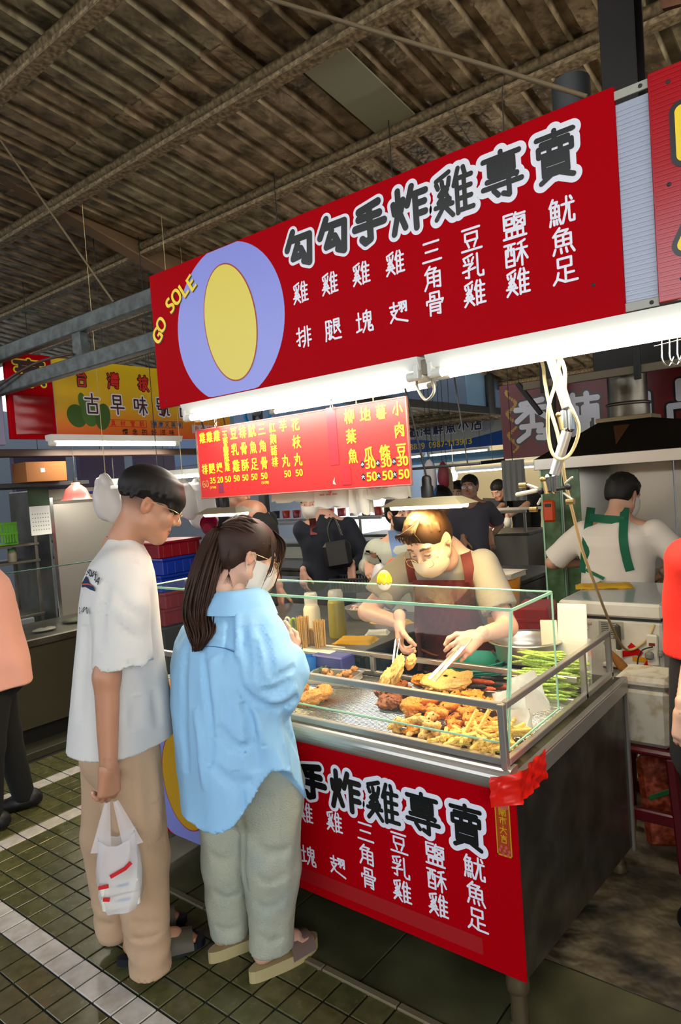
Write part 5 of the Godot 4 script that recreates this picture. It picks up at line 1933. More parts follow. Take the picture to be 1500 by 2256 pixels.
	for i in 6:
		b = MB.new()
		var dx := i * 0.02 - 0.03
		b.tube(spline([Vector3(dx - 0.01, 0.11, 0.0), Vector3(dx, 0.08, 0.02), Vector3(dx, 0.02, 0.025), Vector3(dx + 0.012, 0, 0.01), Vector3(dx + 0.024, 0.025, 0.0)], 5), 0.0022, 6)
		obj("wire", b, mats.chrome, ws)
	b = MB.new()
	b.tube([Vector3(-0.05, 0.06, 0.022), Vector3(0.12, 0.075, 0.022)], 0.0025, 6)
	b.tube([Vector3(0.0, 0.1, 0.0), Vector3(0.05, 0.19, 0.02)], 0.003, 6)
	obj("hanger", b, mats.chrome, ws)
	hood()

func hood() -> void:
	# cooking bay behind: steel back wall, glass screen, hood with chimney, red sign
	var z := -4.6
	var b := MB.new()
	var w := thing("splash_wall", "brushed steel splash wall under the extractor hood", "panel", Vector3(-1.0, 0.0, -5.15))
	for i in 3:
		b = MB.new()
		b.bx(Vector3(-0.55 + i * 0.86, 0.85, 0), Vector3(0.855, 1.7, 0.02), 0.003)
		obj("sheet", b, mats.steel, w)
	var h := thing("extractor_hood", "dark stained extractor hood with a bright steel rim", "hood", Vector3(-0.95, 1.62, -4.85))
	# rim
	b = MB.new()
	b.bx(Vector3(0, 0.037, 0.25), Vector3(1.9, 0.078, 0.02), 0.003)
	b.bx(Vector3(-0.945, 0.037, -0.02), Vector3(0.02, 0.078, 0.55), 0.003)
	obj("rim", b, mats.steel, h)
	var soot := mat("hood_soot", Color(0.11, 0.09, 0.065), 0.5, 0.3)
	soot.albedo_texture = tex_noise(0.012, Color(0.5, 0.45, 0.4), Color(1, 1, 1), 160, 5)
	tri(soot, 0.9)
	b = MB.new()
	var lo := [Vector3(-0.95, 0.075, 0.25), Vector3(0.95, 0.075, 0.25), Vector3(0.95, 0.075, -0.3), Vector3(-0.95, 0.075, -0.3)]
	var hi := [Vector3(-0.57, 0.3, 0.0), Vector3(-0.24, 0.3, 0.0), Vector3(-0.24, 0.3, -0.25), Vector3(-0.57, 0.3, -0.25)]
	for i in 4:
		b.poly([lo[i], lo[(i + 1) % 4], hi[(i + 1) % 4], hi[i]])
	for i in b.n.size():
		if b.n[i].y < 0: b.n[i] = -b.n[i]
	obj("canopy", b, soot, h)
	b = MB.new()
	b.bx(Vector3(-0.405, 0.31, -0.12), Vector3(0.36, 0.03, 0.28), 0.003)
	obj("collar", b, mat("collar_rust", Color(0.55, 0.5, 0.38), 0.5, 0.5), h)
	b = MB.new()
	b.lathe([Vector2(0.14, 0.32), Vector2(0.14, 0.4), Vector2(0.14, 0.4), Vector2(0.148, 0.405), Vector2(0.148, 0.42), Vector2(0.13, 0.425), Vector2(0.13, 0.425), Vector2(0.13, 1.5)], 28, Transform3D(Basis(), Vector3(-0.405, 0, -0.13)))
	obj("chimney", b, mats.steel_side, h)
	# rusty run on the canopy
	b = MB.new()
	b.poly([Vector3(-0.46, 0.265, 0.0465), Vector3(-0.35, 0.265, 0.0465), Vector3(-0.405, 0.13, 0.197)])
	var st := mat("rust_run", Color(0.3, 0.17, 0.06), 0.6)
	obj("rust_run", b, st, h)
	# steel angle across above
	b = MB.new()
	b.bx(Vector3(-0.6, 2.2, -4.5), Vector3(2.6, 0.05, 0.04), 0.003)
	var an := solo("cross_angle", b, mat("angle_cream", Color(0.45, 0.42, 0.34), 0.6), "cream steel angle crossing in front of the chimney", "angle bar")
	for x in [-1.75, -1.15, 0.1]:
		b = MB.new()
		b.bx(Vector3(x + 0.6, 0.14, 0.03), Vector3(0.04, 0.06 + 0.3, 0.02), 0.002)
		obj("upright", b, mats.dark_steel, an)
	b = MB.new()
	b.bx(Vector3(-0.75, 2.6, -4.75), Vector3(1.5, 0.75, 0.03), 0.004)
	solo("soot_board", b, soot, "sooty board behind the chimney top", "board")
	# glass side screen, green with grease
	var gs := thing("glass_screen", "greasy green glass screen beside the cooking bay", "screen", Vector3(-1.87, 0.66, -4.62))
	b = MB.new()
	var gg := mat("greasy_glass", Color(0.4, 0.52, 0.42), 0.3)
	gg.albedo_texture = tex_noise(0.02, Color(0.55, 0.6, 0.35), Color(1, 1, 1), 166, 5)
	gg.transparency = BaseMaterial3D.TRANSPARENCY_ALPHA
	gg.albedo_color.a = 0.85
	tri(gg, 1.6)
	for i in 2:
		b = MB.new()
		b.bx(Vector3(0.07 + i * 0.125, 0.48, -0.05 * i), Vector3(0.12, 0.96, 0.008), 0.001)
		obj("pane", b, gg, gs)
	b = MB.new()
	b.bx(Vector3(0.13, 0.48, -0.02), Vector3(0.012, 0.97, 0.02), 0.001)
	b.bx(Vector3(0.005, 0.48, 0), Vector3(0.012, 0.97, 0.02), 0.001)
	obj("edge", b, mats.glass_edge, gs)
	# orange meter hung on the screen
	var mt := thing("orange_meter", "orange handheld meter hung on the splash wall", "meter", onto(1211, 1150, 2, -4.5))
	b = MB.new()
	b.bx(Vector3(0, 0.075, 0), Vector3(0.085, 0.15, 0.035), 0.014)
	obj("case", b, mat("meter_orange", Color(0.72, 0.24, 0.02), 0.4), mt)
	b = MB.new()
	b.bx(Vector3(0.0, 0.115, 0.018), Vector3(0.045, 0.022, 0.004), 0.001)
	obj("window", b, mats.black, mt)
	b = MB.new()
	b.bx(Vector3(0, -0.24, -0.05), Vector3(0.06, 0.04, 0.03), 0.004)
	# fryer table and wire basket in front of the man
	var ft := thing("fryer_bench", "dark steel fryer bench in the cooking bay", "bench", Vector3(-0.98, 0, -4.86))
	b = MB.new()
	b.bx(Vector3(0, 0.42, 0), Vector3(1.2, 0.82, 0.5), 0.006)
	obj("cabinet", b, mats.dark_steel, ft)
	b = MB.new()
	b.bx(Vector3(0, 0.845, 0), Vector3(1.22, 0.03, 0.54), 0.004)
	obj("bench_top", b, mats.steel_dull, ft)
	var fb := thing("fry_basket", "wire fry basket standing on the fryer bench", "basket", Vector3(-1.44, 0.862, -4.72))
	for i in 9:
		b = MB.new()
		var x := -0.09 + i * 0.0225
		b.tube([Vector3(x, 0.17, 0.08), Vector3(x, 0.005, 0.08), Vector3(x, 0.005, -0.08), Vector3(x, 0.17, -0.08)], 0.002, 5)
		obj("wire", b, mats.chrome, fb)
	for y in [0.17, 0.11, 0.05]:
		b = MB.new()
		b.tube([Vector3(-0.09, y, 0.08), Vector3(0.09, y, 0.08), Vector3(0.09, y, -0.08), Vector3(-0.09, y, -0.08), Vector3(-0.09, y, 0.08)], 0.0025, 5)
		obj("hoop", b, mats.chrome, fb)
	# the neighbour's red sign behind the hood
	var s := thing("sign_board", "dark red sign with white black-edged lettering behind the hood", "sign", Vector3(-1.29, 1.74, -5.5))
	b = MB.new()
	b.bx(Vector3(0, 0.31, 0), Vector3(2.5, 0.63, 0.03), 0.003)
	obj("panel", b, mat("meat_red", Color(0.42, 0.015, 0.045), 0.4), s)
	var list := []
	for i in 4:
		list.append(["秀蘭肉品"[i], -0.97 + i * 0.4, 0.3, 0.0165, 0.33])
	words(s, list, mats.ink_black, 0.24, 0.92, mats.ink_white, 0.14)
	var gold := mat("gold_print", Color(0.72, 0.52, 0.1), 0.4)
	b = MB.new()
	for i in 36:
		var t := i / 35.0
		var c := Vector2(-1.15 + 0.04 * sin(t * 18.0), 0.05 + t * 0.52)
		disc(b, c, 0.012 + 0.012 * absf(sin(t * 7.0)), 0.009, 0.0162 + i * 0.00002, t * 9.0)
	tag(obj("gold_scroll", b, gold, s), "", "", "", "stuff")
	b = MB.new()
	b.bx(Vector3(0.1, 0.585, 0.0162), Vector3(2.1, 0.006, 0.0008), 0.0)
	obj("gold_line", b, gold, s)
	b = MB.new()
	b.bx(Vector3(-2.02, 1.27, -5.3), Vector3(0.06, 2.54, 0.05), 0.003)
	solo("sign_post", b, mats.dark_steel, "dark steel post in front of the dark red sign", "post")
	b = MB.new()
	b.bar(onto(1140, 845, 2, -5.2), onto(1192, 912, 2, -5.2), 0.035, 0.035)
	var sbr := solo("sign_brace", b, mats.dark_steel, "slanting steel brace in front of the dark red sign", "brace")
	hang(sbr, Vector3(-0.08, 0.24, 0), sbr.position.y + 0.24, -5.2)
	# pale cloth hung at its end
	var rows := []
	for i in 10:
		var row := []
		for k in 22:
			var u := k / 21.0
			row.append(Vector3(-2.5 + u * 0.2, 1.72 - i * 0.038, -5.35 + 0.02 * sin(u * 24.0) * (0.4 + i * 0.08)))
		rows.append(row)
	b = MB.new()
	b.grid(rows)
	var tw := solo("hanging_towel", b, mat("towel_grey", Color(0.55, 0.55, 0.54), 0.9), "grey towel hanging beside the extractor hood", "towel")
	hang(tw, Vector3(0, 0.335, 0), 1.71, -5.35)

func ps(z: float, y: float) -> Vector3:   # point on the yellow sign's face, seen with z as its width
	return Vector3(-4.5, y, z)

func left_stall() -> void:
	var b := MB.new()
	# sign facing +x: local x runs along -z
	var s := thing("sign_board", "yellow sign with red and brown lettering and green fruit", "sign", Vector3(-4.52, 2.09, -3.35), PI / 2)
	var g := Gradient.new()
	g.set_color(0, Color(0.83, 0.7, 0.04))
	g.set_color(1, Color(0.85, 0.3, 0.06))
	g.add_point(0.6, Color(0.84, 0.66, 0.04))
	var gt := GradientTexture2D.new()
	gt.gradient = g
	gt.fill_to = Vector2(0, 1)
	gt.fill_from = Vector2(0, 0)
	gt.width = 16
	gt.height = 256
	var ym := mat("yellow_print", Color.WHITE, 0.4)
	ym.albedo_texture = gt
	b.quad_uv(Vector3(-0.82, 0, 0.0), Vector3(0.82, 0, 0.0), Vector3(0.82, 0.565, 0.0), Vector3(-0.82, 0.565, 0.0))
	obj("print", b, ym, s)
	b = MB.new()
	b.bx(Vector3(0, 0.2825, -0.02), Vector3(1.64, 0.565, 0.038), 0.002)
	obj("panel", b, mats.white_paint, s)
	var list := []
	for i in 3:
		list.append(["台灣披"[i], -0.6 + i * 0.265, 0.435, 0.002, 0.115])
	words(s, list, mats.ink_black, 0.22, 0.8, mats.ink_red, 0.11)
	list = []
	for i in 6:
		list.append(["古早味號古早"[i], -0.53 + i * 0.21, 0.255, 0.002, 0.14])
	words(s, list, mats.ink_white, 0.24, 0.85, mat("ink_maroon", Color(0.25, 0.05, 0.04), 0.4), 0.1)
	for i in 4:
		var q: Array = [[-0.66, 0.16, 0.075, 0.085, 0.5], [-0.55, 0.19, 0.07, 0.105, 0.0], [-0.45, 0.16, 0.062, 0.1, -0.2], [-0.61, 0.27, 0.03, 0.06, 0.1]][i]
		b = MB.new()
		disc(b, Vector2(q[0], q[1]), q[2], q[3], 0.0012 + i * 0.0002, q[4])
		obj("fruit", b, mat("fruit_green_%d" % (i % 2), [Color(0.2, 0.34, 0.05), Color(0.26, 0.4, 0.08)][i % 2], 0.5), s)
	for q in [[-0.24, 0.115, 0.34, 0.052, "真材實料", "ink_red"], [0.13, 0.115, 0.31, 0.052, "健康又美味", "ink_blue"]]:
		mat("ink_blue", Color(0.05, 0.3, 0.45), 0.4)
		b = MB.new()
		for e in [[0, 1], [0, -1]]:
			b.bx(Vector3(q[0], q[1] + e[1] * q[3] / 2, 0.001), Vector3(q[2], 0.004, 0.001), 0.0)
			b.bx(Vector3(q[0] + e[1] * q[2] / 2, q[1], 0.001), Vector3(0.004, q[3], 0.001), 0.0)
		obj("box_line", b, mats[q[5]], s)
		list = []
		var w: String = q[4]
		for i in w.length():
			list.append([w[i], q[0] + q[2] * ((i + 0.5) / w.length() - 0.5), q[1], 0.002, 0.042])
		words(s, list, mats[q[5]], 0.13)
	list = []
	for i in 6:
		list.append(["懷念的好滋味"[i], -0.27 + i * 0.088, 0.05, 0.002, 0.046])
	words(s, list, mats.ink_black, 0.11)
	b = MB.new()
	b.bx(Vector3(0.5, 0.085, 0.004), Vector3(0.24, 0.07, 0.003), 0.001)
	var pl := obj("small_plate", b, mat("plate_pink", Color(0.75, 0.68, 0.72), 0.4), s)
	b = MB.new()
	for i in 3:
		word_at(b, "自由店"[i], 0.43 + i * 0.07, 0.085, 0.006, 0.048, 0.12)
	obj("plate_lettering", b, mats.ink_red, pl)
	# red end part with lettering, slumped red bag under it
	var r := thing("sign_board", "red sign end with a maroon yellow-edged word beside the yellow sign", "sign", Vector3(-4.51, 2.09, -2.36), PI / 2)
	b = MB.new()
	b.bx(Vector3(0, 0.28, -0.02), Vector3(0.32, 0.58, 0.04), 0.003)
	obj("panel", b, mats.red_sign, r)
	words(r, [["飄", -0.0, 0.44, 0.002, 0.16]], mats.ink_yellow, 0.3, 1.3, mat("ink_wine", Color(0.2, 0.02, 0.06), 0.4), 0.17)
	b = MB.new()
	var rows := []
	for i in 9:
		var row := []
		for k in 9:
			row.append(Vector3(-0.13 + 0.265 * k / 8.0, 0.02 + 0.26 * i / 8.0, 0.006 + 0.02 * sin(PI * k / 8.0) * (0.6 + 0.4 * sin(i * 2.6))))
		rows.append(row)
	b.grid(rows)
	obj("loose_flap", b, mat("flap_red", Color(0.55, 0.0, 0.03), 0.25), r)
	b = MB.new()
	b.bx(Vector3(-4.56, 2.35, -1.9), Vector3(0.04, 0.62, 0.55), 0.004)
	solo("lilac_board", b, mat("panel_lilac", Color(0.5, 0.48, 0.58), 0.5), "pale lilac board beyond the red sign end", "panel")
	fluoro("lit single tube fitting under the yellow fruit sign", Vector3(-4.47, 2.075, -2.99), 1.12, PI / 2, 9.0, 1.2, Vector3(0, -1, 0.1), false)
	# counter with glass guard
	var c := thing("market_counter", "grey brown stall counter with low glass guard under the yellow sign", "counter", Vector3(-4.75, 0.045, -3.1))
	b = MB.new()
	b.bx(Vector3(0.02, 0.38, 0), Vector3(0.6, 0.54, 2.5), 0.004)
	obj("front", b, mat("counter_brown", Color(0.27, 0.25, 0.19), 0.5, 0.35), c)
	b = MB.new()
	b.bx(Vector3(0, 0.06, 0), Vector3(0.54, 0.12, 2.4), 0.0)
	obj("kick", b, mats.black, c)
	b = MB.new()
	b.bx(Vector3(0.02, 0.672, 0), Vector3(0.64, 0.055, 2.54), 0.008)
	obj("top_slab", b, mats.steel_dull, c)
	b = MB.new()
	b.poly([Vector3(0.32, 0.7, 1.15), Vector3(0.32, 0.7, -1.2), Vector3(0.32, 1.155, -1.2), Vector3(0.32, 1.155, 1.15)])
	b.poly([Vector3(0.32, 0.7, 1.15), Vector3(-0.2, 0.7, 1.15), Vector3(-0.2, 1.155, 1.15), Vector3(0.32, 1.155, 1.15)])
	var gd := obj("glass_guard", b, mats.glass_clear, c)
	b = MB.new()
	b.bar(Vector3(0.32, 1.155, 1.15), Vector3(0.32, 1.155, -1.2), 0.008, 0.008)
	b.bar(Vector3(-0.2, 1.155, 1.15), Vector3(0.32, 1.155, 1.15), 0.008, 0.008)
	obj("polished_edge", b, mat("glass_edge_dark", Color(0.2, 0.36, 0.3), 0.2), gd)
	# things on the counter and behind it
	for q in [["folded_bag", Vector3(-4.6, 0.745, -2.35), "clear folded bag lying behind the glass guard", Vector3(0.12, 0.02, 0.16)], ["food_tray", Vector3(-4.7, 0.745, -2.7), "dull green tray lying behind the glass guard", Vector3(0.2, 0.03, 0.3)]]:
		b = MB.new()
		b.blob(Transform3D(Basis(), q[1] + Vector3(0, 0.014, 0)), q[3] * Vector3(0.5, 0.6, 0.5), FastNoiseLite.new(), 0.3, 14, 8)
		solo(q[0], b, mat("pale_film", Color(0.5, 0.5, 0.44), 0.3) if q[0] == "folded_bag" else mat("tray_green", Color(0.24, 0.27, 0.15), 0.5), q[2], "bag" if q[0] == "folded_bag" else "tray")
	# steel fridge
	var fr := thing("upright_fridge", "tall stainless steel fridge in the yellow sign's stall", "fridge", Vector3(-5.4, 0.0, -3.02))
	b = MB.new()
	b.bx(Vector3(0, 0.9, 0), Vector3(0.62, 1.7, 0.62), 0.01)
	obj("cabinet", b, mats.steel_dull, fr)
	b = MB.new()
	b.bx(Vector3(0.315, 1.08, 0.0), Vector3(0.02, 1.1, 0.56), 0.006)
	obj("door", b, mats.steel, fr)
	b = MB.new()
	b.bx(Vector3(0.315, 1.7, 0.0), Vector3(0.02, 0.09, 0.6), 0.004)
	obj("fascia", b, mat("fridge_fascia", Color(0.55, 0.52, 0.46), 0.4), fr)
	b = MB.new()
	b.bx(Vector3(0.327, 1.7, -0.06), Vector3(0.004, 0.022, 0.1), 0.001)
	obj("badge", b, mat("badge_blue", Color(0.06, 0.12, 0.45), 0.3), fr)
	b = MB.new()
	b.bar(Vector3(0.33, 0.6, 0.29), Vector3(0.33, 1.68, 0.29), 0.03, 0.02)
	obj("edge_strip", b, mats.chrome, fr)
	# back shelving
	var sh := thing("wall_shelf", "steel wall shelf crowded with jars behind the left counter", "shelf", Vector3(-5.35, 0.0, -2.15))
	for y in [0.78, 1.2, 1.33]:
		b = MB.new()
		b.bx(Vector3(0, y, 0), Vector3(0.4, 0.02, 1.0), 0.002)
		obj("board", b, mats.steel_dull, sh)
	for q in [[-0.18, 0.48], [0.18, 0.48], [0.18, -0.48], [-0.18, -0.48]]:
		b = MB.new()
		b.bx(Vector3(q[0], 0.7, q[1]), Vector3(0.025, 1.4, 0.025), 0.002)
		obj("post", b, mats.steel_dull, sh)
	b = MB.new()
	b.bx(Vector3(0.05, 0.4, 0.0), Vector3(0.35, 0.74, 0.8), 0.008)
	obj("white_cupboard", b, mat("cupboard", Color(0.4, 0.42, 0.42), 0.5), sh)
	for i in 6:
		var p := Vector3(-5.24 + 0.05 * (i % 2), 1.211, -1.85 - i * 0.12)
		jar("spice_jar", ["red lidded spice jar on the wall shelf", "white spice tub on the wall shelf", "red sauce bottle on the wall shelf", "green lidded jar on the wall shelf", "brown spice jar on the wall shelf", "orange capped bottle on the wall shelf"][i], "jar", p, [Vector2(0.001, 0), Vector2(0.032, 0), Vector2(0.032, 0), Vector2(0.034, 0.06), Vector2(0.026, 0.08), Vector2(0.001, 0.08)], mat("jar_%d" % i, [Color(0.4, 0.3, 0.22), Color(0.7, 0.7, 0.66), Color(0.6, 0.06, 0.03), Color(0.4, 0.4, 0.3), Color(0.3, 0.17, 0.08), Color(0.5, 0.45, 0.35)][i], 0.3), [Vector2(0.027, 0.08), Vector2(0.028, 0.1), Vector2(0.001, 0.1)], mat("jarlid_%d" % (i % 3), [Color(0.6, 0.05, 0.04), Color(0.75, 0.72, 0.65), Color(0.15, 0.35, 0.1)][i % 3], 0.4), "jars on the wall shelf")
	# lime basket
	var bk := thing("plastic_basket", "lime green slotted basket on the wall shelf", "basket", Vector3(-5.22, 1.342, -2.3), PI / 2)
	var lime := mat("lime_basket", Color(0.33, 0.6, 0.02), 0.4)
	b = MB.new()
	b.bx(Vector3(0, 0.006, 0), Vector3(0.34, 0.012, 0.2), 0.003)
	obj("floor_plate", b, lime, bk)
	for row in 2:
		for i in 16:
			b = MB.new()
			b.bx(Vector3(-0.16 + i * 0.0213, 0.05 + row * 0.075, 0.1), Vector3(0.012, 0.06, 0.006), 0.001)
			obj("slat", b, lime, bk)
		b = MB.new()
		b.bx(Vector3(0, 0.088 + row * 0.075, 0.1), Vector3(0.35, 0.02, 0.012), 0.003)
		obj("band", b, lime, bk)
	for x in [-0.172, 0.172]:
		b = MB.new()
		b.bx(Vector3(x, 0.085, 0), Vector3(0.008, 0.17, 0.2), 0.002)
		obj("end", b, lime, bk)
	# cardboard box on a high board, calendar, lamp
	b = MB.new()
	b.bx(Vector3(-4.95, 1.775, -2.2), Vector3(0.5, 0.03, 1.3), 0.003)
	solo("high_board", b, mats.dark_steel, "dark board carrying the cardboard box", "shelf")
	var cb := thing("cardboard_box", "brown cardboard box on the high board under the tube", "box", Vector3(-4.62, 1.79, -2.47), 0.0)
	b = MB.new()
	b.bx(Vector3(-0.08, 0.07, 0), Vector3(0.2, 0.14, 0.3), 0.003)
	obj("carton", b, mat("card", Color(0.5, 0.3, 0.1), 0.8), cb)
	b = MB.new()
	b.bx(Vector3(0.0215, 0.08, 0.03), Vector3(0.001, 0.028, 0.03), 0.0)
	obj("sticker", b, mats.white_paint, cb)
	b = MB.new()
	b.bx(Vector3(-0.08, 0.07, -0.1515), Vector3(0.03, 0.1, 0.001), 0.0)
	obj("print", b, mats.ink_yellow, cb)
	var cal := thing("wall_calendar", "white wall calendar with a green landscape print", "calendar", Vector3(-5.0, 1.4, -2.6), PI / 2)
	b = MB.new()
	b.bx(Vector3(0, 0.11, 0), Vector3(0.16, 0.22, 0.006), 0.001)
	obj("date_sheet", b, mats.white_paint, cal)
	b = MB.new()
	b.bx(Vector3(0, 0.31, 0), Vector3(0.16, 0.18, 0.006), 0.001)
	obj("picture", b, mat("calendar_green", Color(0.1, 0.25, 0.08), 0.4), cal)
	b = MB.new()
	for i in 5:
		for k in 7:
			b.bx(Vector3(-0.06 + k * 0.02, 0.04 + i * 0.03, 0.0035), Vector3(0.007, 0.008, 0.0006), 0.0)
	tag(obj("dates", b, mat("date_grey", Color(0.5, 0.48, 0.46), 0.6), cal), "", "", "", "stuff")
	var lp := thing("pendant_lamp", "pink glass pendant lamp shade hanging in the left stall", "lamp", Vector3(-4.55, 1.645, -2.65))
	b = MB.new()
	b.lathe([Vector2(0.115, 0.0), Vector2(0.095, 0.012), Vector2(0.088, 0.04), Vector2(0.07, 0.08), Vector2(0.04, 0.105), Vector2(0.03, 0.11), Vector2(0.03, 0.125), Vector2(0.012, 0.127), Vector2(0.026, 0.108), Vector2(0.066, 0.078), Vector2(0.084, 0.04), Vector2(0.092, 0.012)], 28)
	var pk := mat("pink_shade", Color(0.85, 0.45, 0.42), 0.3)
	pk.backlight_enabled = true
	pk.backlight = Color(0.5, 0.25, 0.22)
	obj("shade", b, pk, lp)
	b = MB.new()
	b.tube([Vector3(0, 0.12, 0), Vector3(-0.003, 0.16, 0)], 0.014, 10)
	b.tube([Vector3(0, 0.15, 0), Vector3(0.0, 0.43, 0)], 0.003, 5)
	obj("cable", b, mats.dark_steel, lp)
	# clear bag hanging, crates, dipper
	var bagm := mat("film_bag", Color(0.8, 0.78, 0.77, 0.8), 0.35)
	bagm.transparency = BaseMaterial3D.TRANSPARENCY_ALPHA
	var nz := FastNoiseLite.new()
	nz.frequency = 0.012
	for q in [[Vector3(-4.05, 1.62, -2.58), Vector3(0.06, 0.16, 0.1), "white film bag hanging behind the man's neck"], [Vector3(-3.9, 1.58, -3.1), Vector3(0.05, 0.14, 0.11), "white printed bag hanging in front of the man's glasses"], [Vector3(-4.2, 1.52, -3.5), Vector3(0.07, 0.2, 0.14), "pale crumpled bag hanging above the magenta dipper"], [Vector3(-4.5, 1.5, -3.9), Vector3(0.1, 0.22, 0.12), "dark grey bag hanging behind the magenta dipper"]]:
		var bg := thing("hanging_bag", q[2], "plastic bag", q[0] - Vector3(0, q[1].y, 0))
		b = MB.new()
		b.blob(Transform3D(rot(4, 0, 8), Vector3(0, q[1].y, 0)), q[1], nz, 0.45, 22, 16)
		obj("bag", b, bagm if not q[2].begins_with("dark") else mat("bag_dark", Color(0.1, 0.1, 0.12), 0.4), bg)
		b = MB.new()
		b.tube([Vector3(0, q[1].y * 1.85, 0), Vector3(0.0, roof_y(q[0].z) - q[0].y + q[1].y, 0.0)], 0.002, 5)
		obj("string", b, mats.cord, bg)
	for i in 5:
		var cr := thing("plastic_crate", ["lowest dark red crate in the stack behind the man", "second crate of the stack, dark red", "lower blue crate in the stack behind the man", "upper blue crate in the stack behind the man", "topmost red crate in the stack behind the man"][i], "crate", Vector3(-3.95, [0.745, 0.86, 0.975, 1.09, 1.205][i], -2.95), 0.08 * (i % 2), "crates stacked behind the man")
		var m := mat("crate_blue", Color(0.02, 0.16, 0.55), 0.35) if i in [2, 3] else mat("crate_crimson", Color(0.45, 0.01, 0.08), 0.35)
		b = MB.new()
		b.bx(Vector3(0, 0.05, 0), Vector3(0.3, 0.1, 0.36), 0.006)
		obj("tub", b, m, cr)
		b = MB.new()
		b.bx(Vector3(0, 0.104, 0), Vector3(0.325, 0.02, 0.385), 0.006)
		obj("rim", b, m, cr)
		for k in 5:
			b = MB.new()
			b.bx(Vector3(0.151, 0.045, -0.14 + k * 0.07), Vector3(0.008, 0.08, 0.01), 0.002)
			obj("rib", b, m, cr)
	b = MB.new()
	b.bx(Vector3(-3.95, 0.37, -2.95), Vector3(0.36, 0.74, 0.42), 0.006)
	solo("crate_plinth", b, mats.dark_steel, "dark steel cabinet under the crate stack", "cabinet")
	var dp := thing("water_dipper", "magenta dipper with an orange handle hanging behind the ponytail", "dipper", Vector3(-3.95, 1.0, -3.35))
	b = MB.new()
	b.lathe([Vector2(0.001, 0.0), Vector2(0.055, 0.0), Vector2(0.055, 0.0), Vector2(0.068, 0.09), Vector2(0.064, 0.09), Vector2(0.05, 0.005)], 20, Transform3D(rot(60, 50, 0), Vector3(0, 0.36, 0.0)))
	obj("cup", b, mat("magenta", Color(0.5, 0.03, 0.18), 0.35), dp)
	b = MB.new()
	for i in 3:
		b.tube([Vector3(0.01 + i * 0.012, 0.34, 0.01), Vector3(0.0 + i * 0.03, -0.1, -0.12)], 0.006, 6)
	obj("handle", b, mat("orange_handle", Color(0.8, 0.22, 0.02), 0.4), dp)
	b = MB.new()
	b.bx(Vector3(-4.05, 0.44, -3.75), Vector3(0.66, 0.88, 0.8), 0.01)
	solo("side_cabinet", b, mats.steel_dull, "dull steel cabinet behind the crate stack", "cabinet")
	var tb := thing("small_basket", "teal basket of bottles on the dull steel cabinet", "basket", Vector3(-3.93, 0.882, -3.5))
	b = MB.new()
	b.lathe([Vector2(0.001, 0), Vector2(0.09, 0), Vector2(0.09, 0), Vector2(0.12, 0.09), Vector2(0.115, 0.09), Vector2(0.085, 0.006)], 24)
	obj("wall", b, mat("teal_pale", Color(0.18, 0.42, 0.42), 0.4), tb)
	jar("detergent_bottle", "small white bottle in the teal basket", "bottle", Vector3(-3.9, 0.89, -3.48), [Vector2(0.001, 0), Vector2(0.03, 0), Vector2(0.03, 0), Vector2(0.03, 0.1), Vector2(0.012, 0.13), Vector2(0.012, 0.15), Vector2(0.001, 0.15)], mats.white_paint, [], null)
	# duct and dark storage above the left stall
	b = MB.new()
	b.tube(spline([Vector3(-5.6, 2.3, -1.9), Vector3(-5.1, 2.05, -2.0), Vector3(-4.85, 1.9, -2.1), Vector3(-4.84, 1.9, -2.13)]), 0.09, 16)
	solo("flexible_duct", b, mats.black, "black flexible duct above the cardboard box", "duct")
	b = MB.new()
	b.bx(Vector3(-4.62, 1.99, -3.2), Vector3(0.1, 0.05, 2.6), 0.004)
	solo("sign_rail", b, mat("rail_brown", Color(0.2, 0.12, 0.07), 0.6), "brown rail behind the tube under the yellow sign", "rail")
	for i in 3:
		b = MB.new()
		b.bx(Vector3(-5.9, 1.87, -3.1 - i * 0.62), Vector3(0.06, 0.4, 0.5), 0.01)
		var pbd := solo("poster_board", b, mat("poster_violet", Color(0.27, 0.22, 0.36), 0.5), ["violet display board above the steel fridge", "violet display board beside the blue post", "violet display board at the stall's far corner"][i], "board")
		hang(pbd, Vector3(0, 0.39, 0), 2.06, -3.1 - i * 0.62)
	b = MB.new()
	b.bx(Vector3(-5.0, 1.7, -4.52), Vector3(0.16, 3.4, 0.16), 0.008)
	solo("blue_column", b, mat("column_blue", Color(0.35, 0.55, 0.65), 0.55), "pale blue column behind the yellow sign's stall", "column")
	b = MB.new()
	b.bx(Vector3(-4.2, 1.6, -4.2), Vector3(0.08, 3.2, 0.06), 0.006)
	solo("steel_column", b, mats.dark_steel, "dark grey steel column beside the pale blue column", "column")

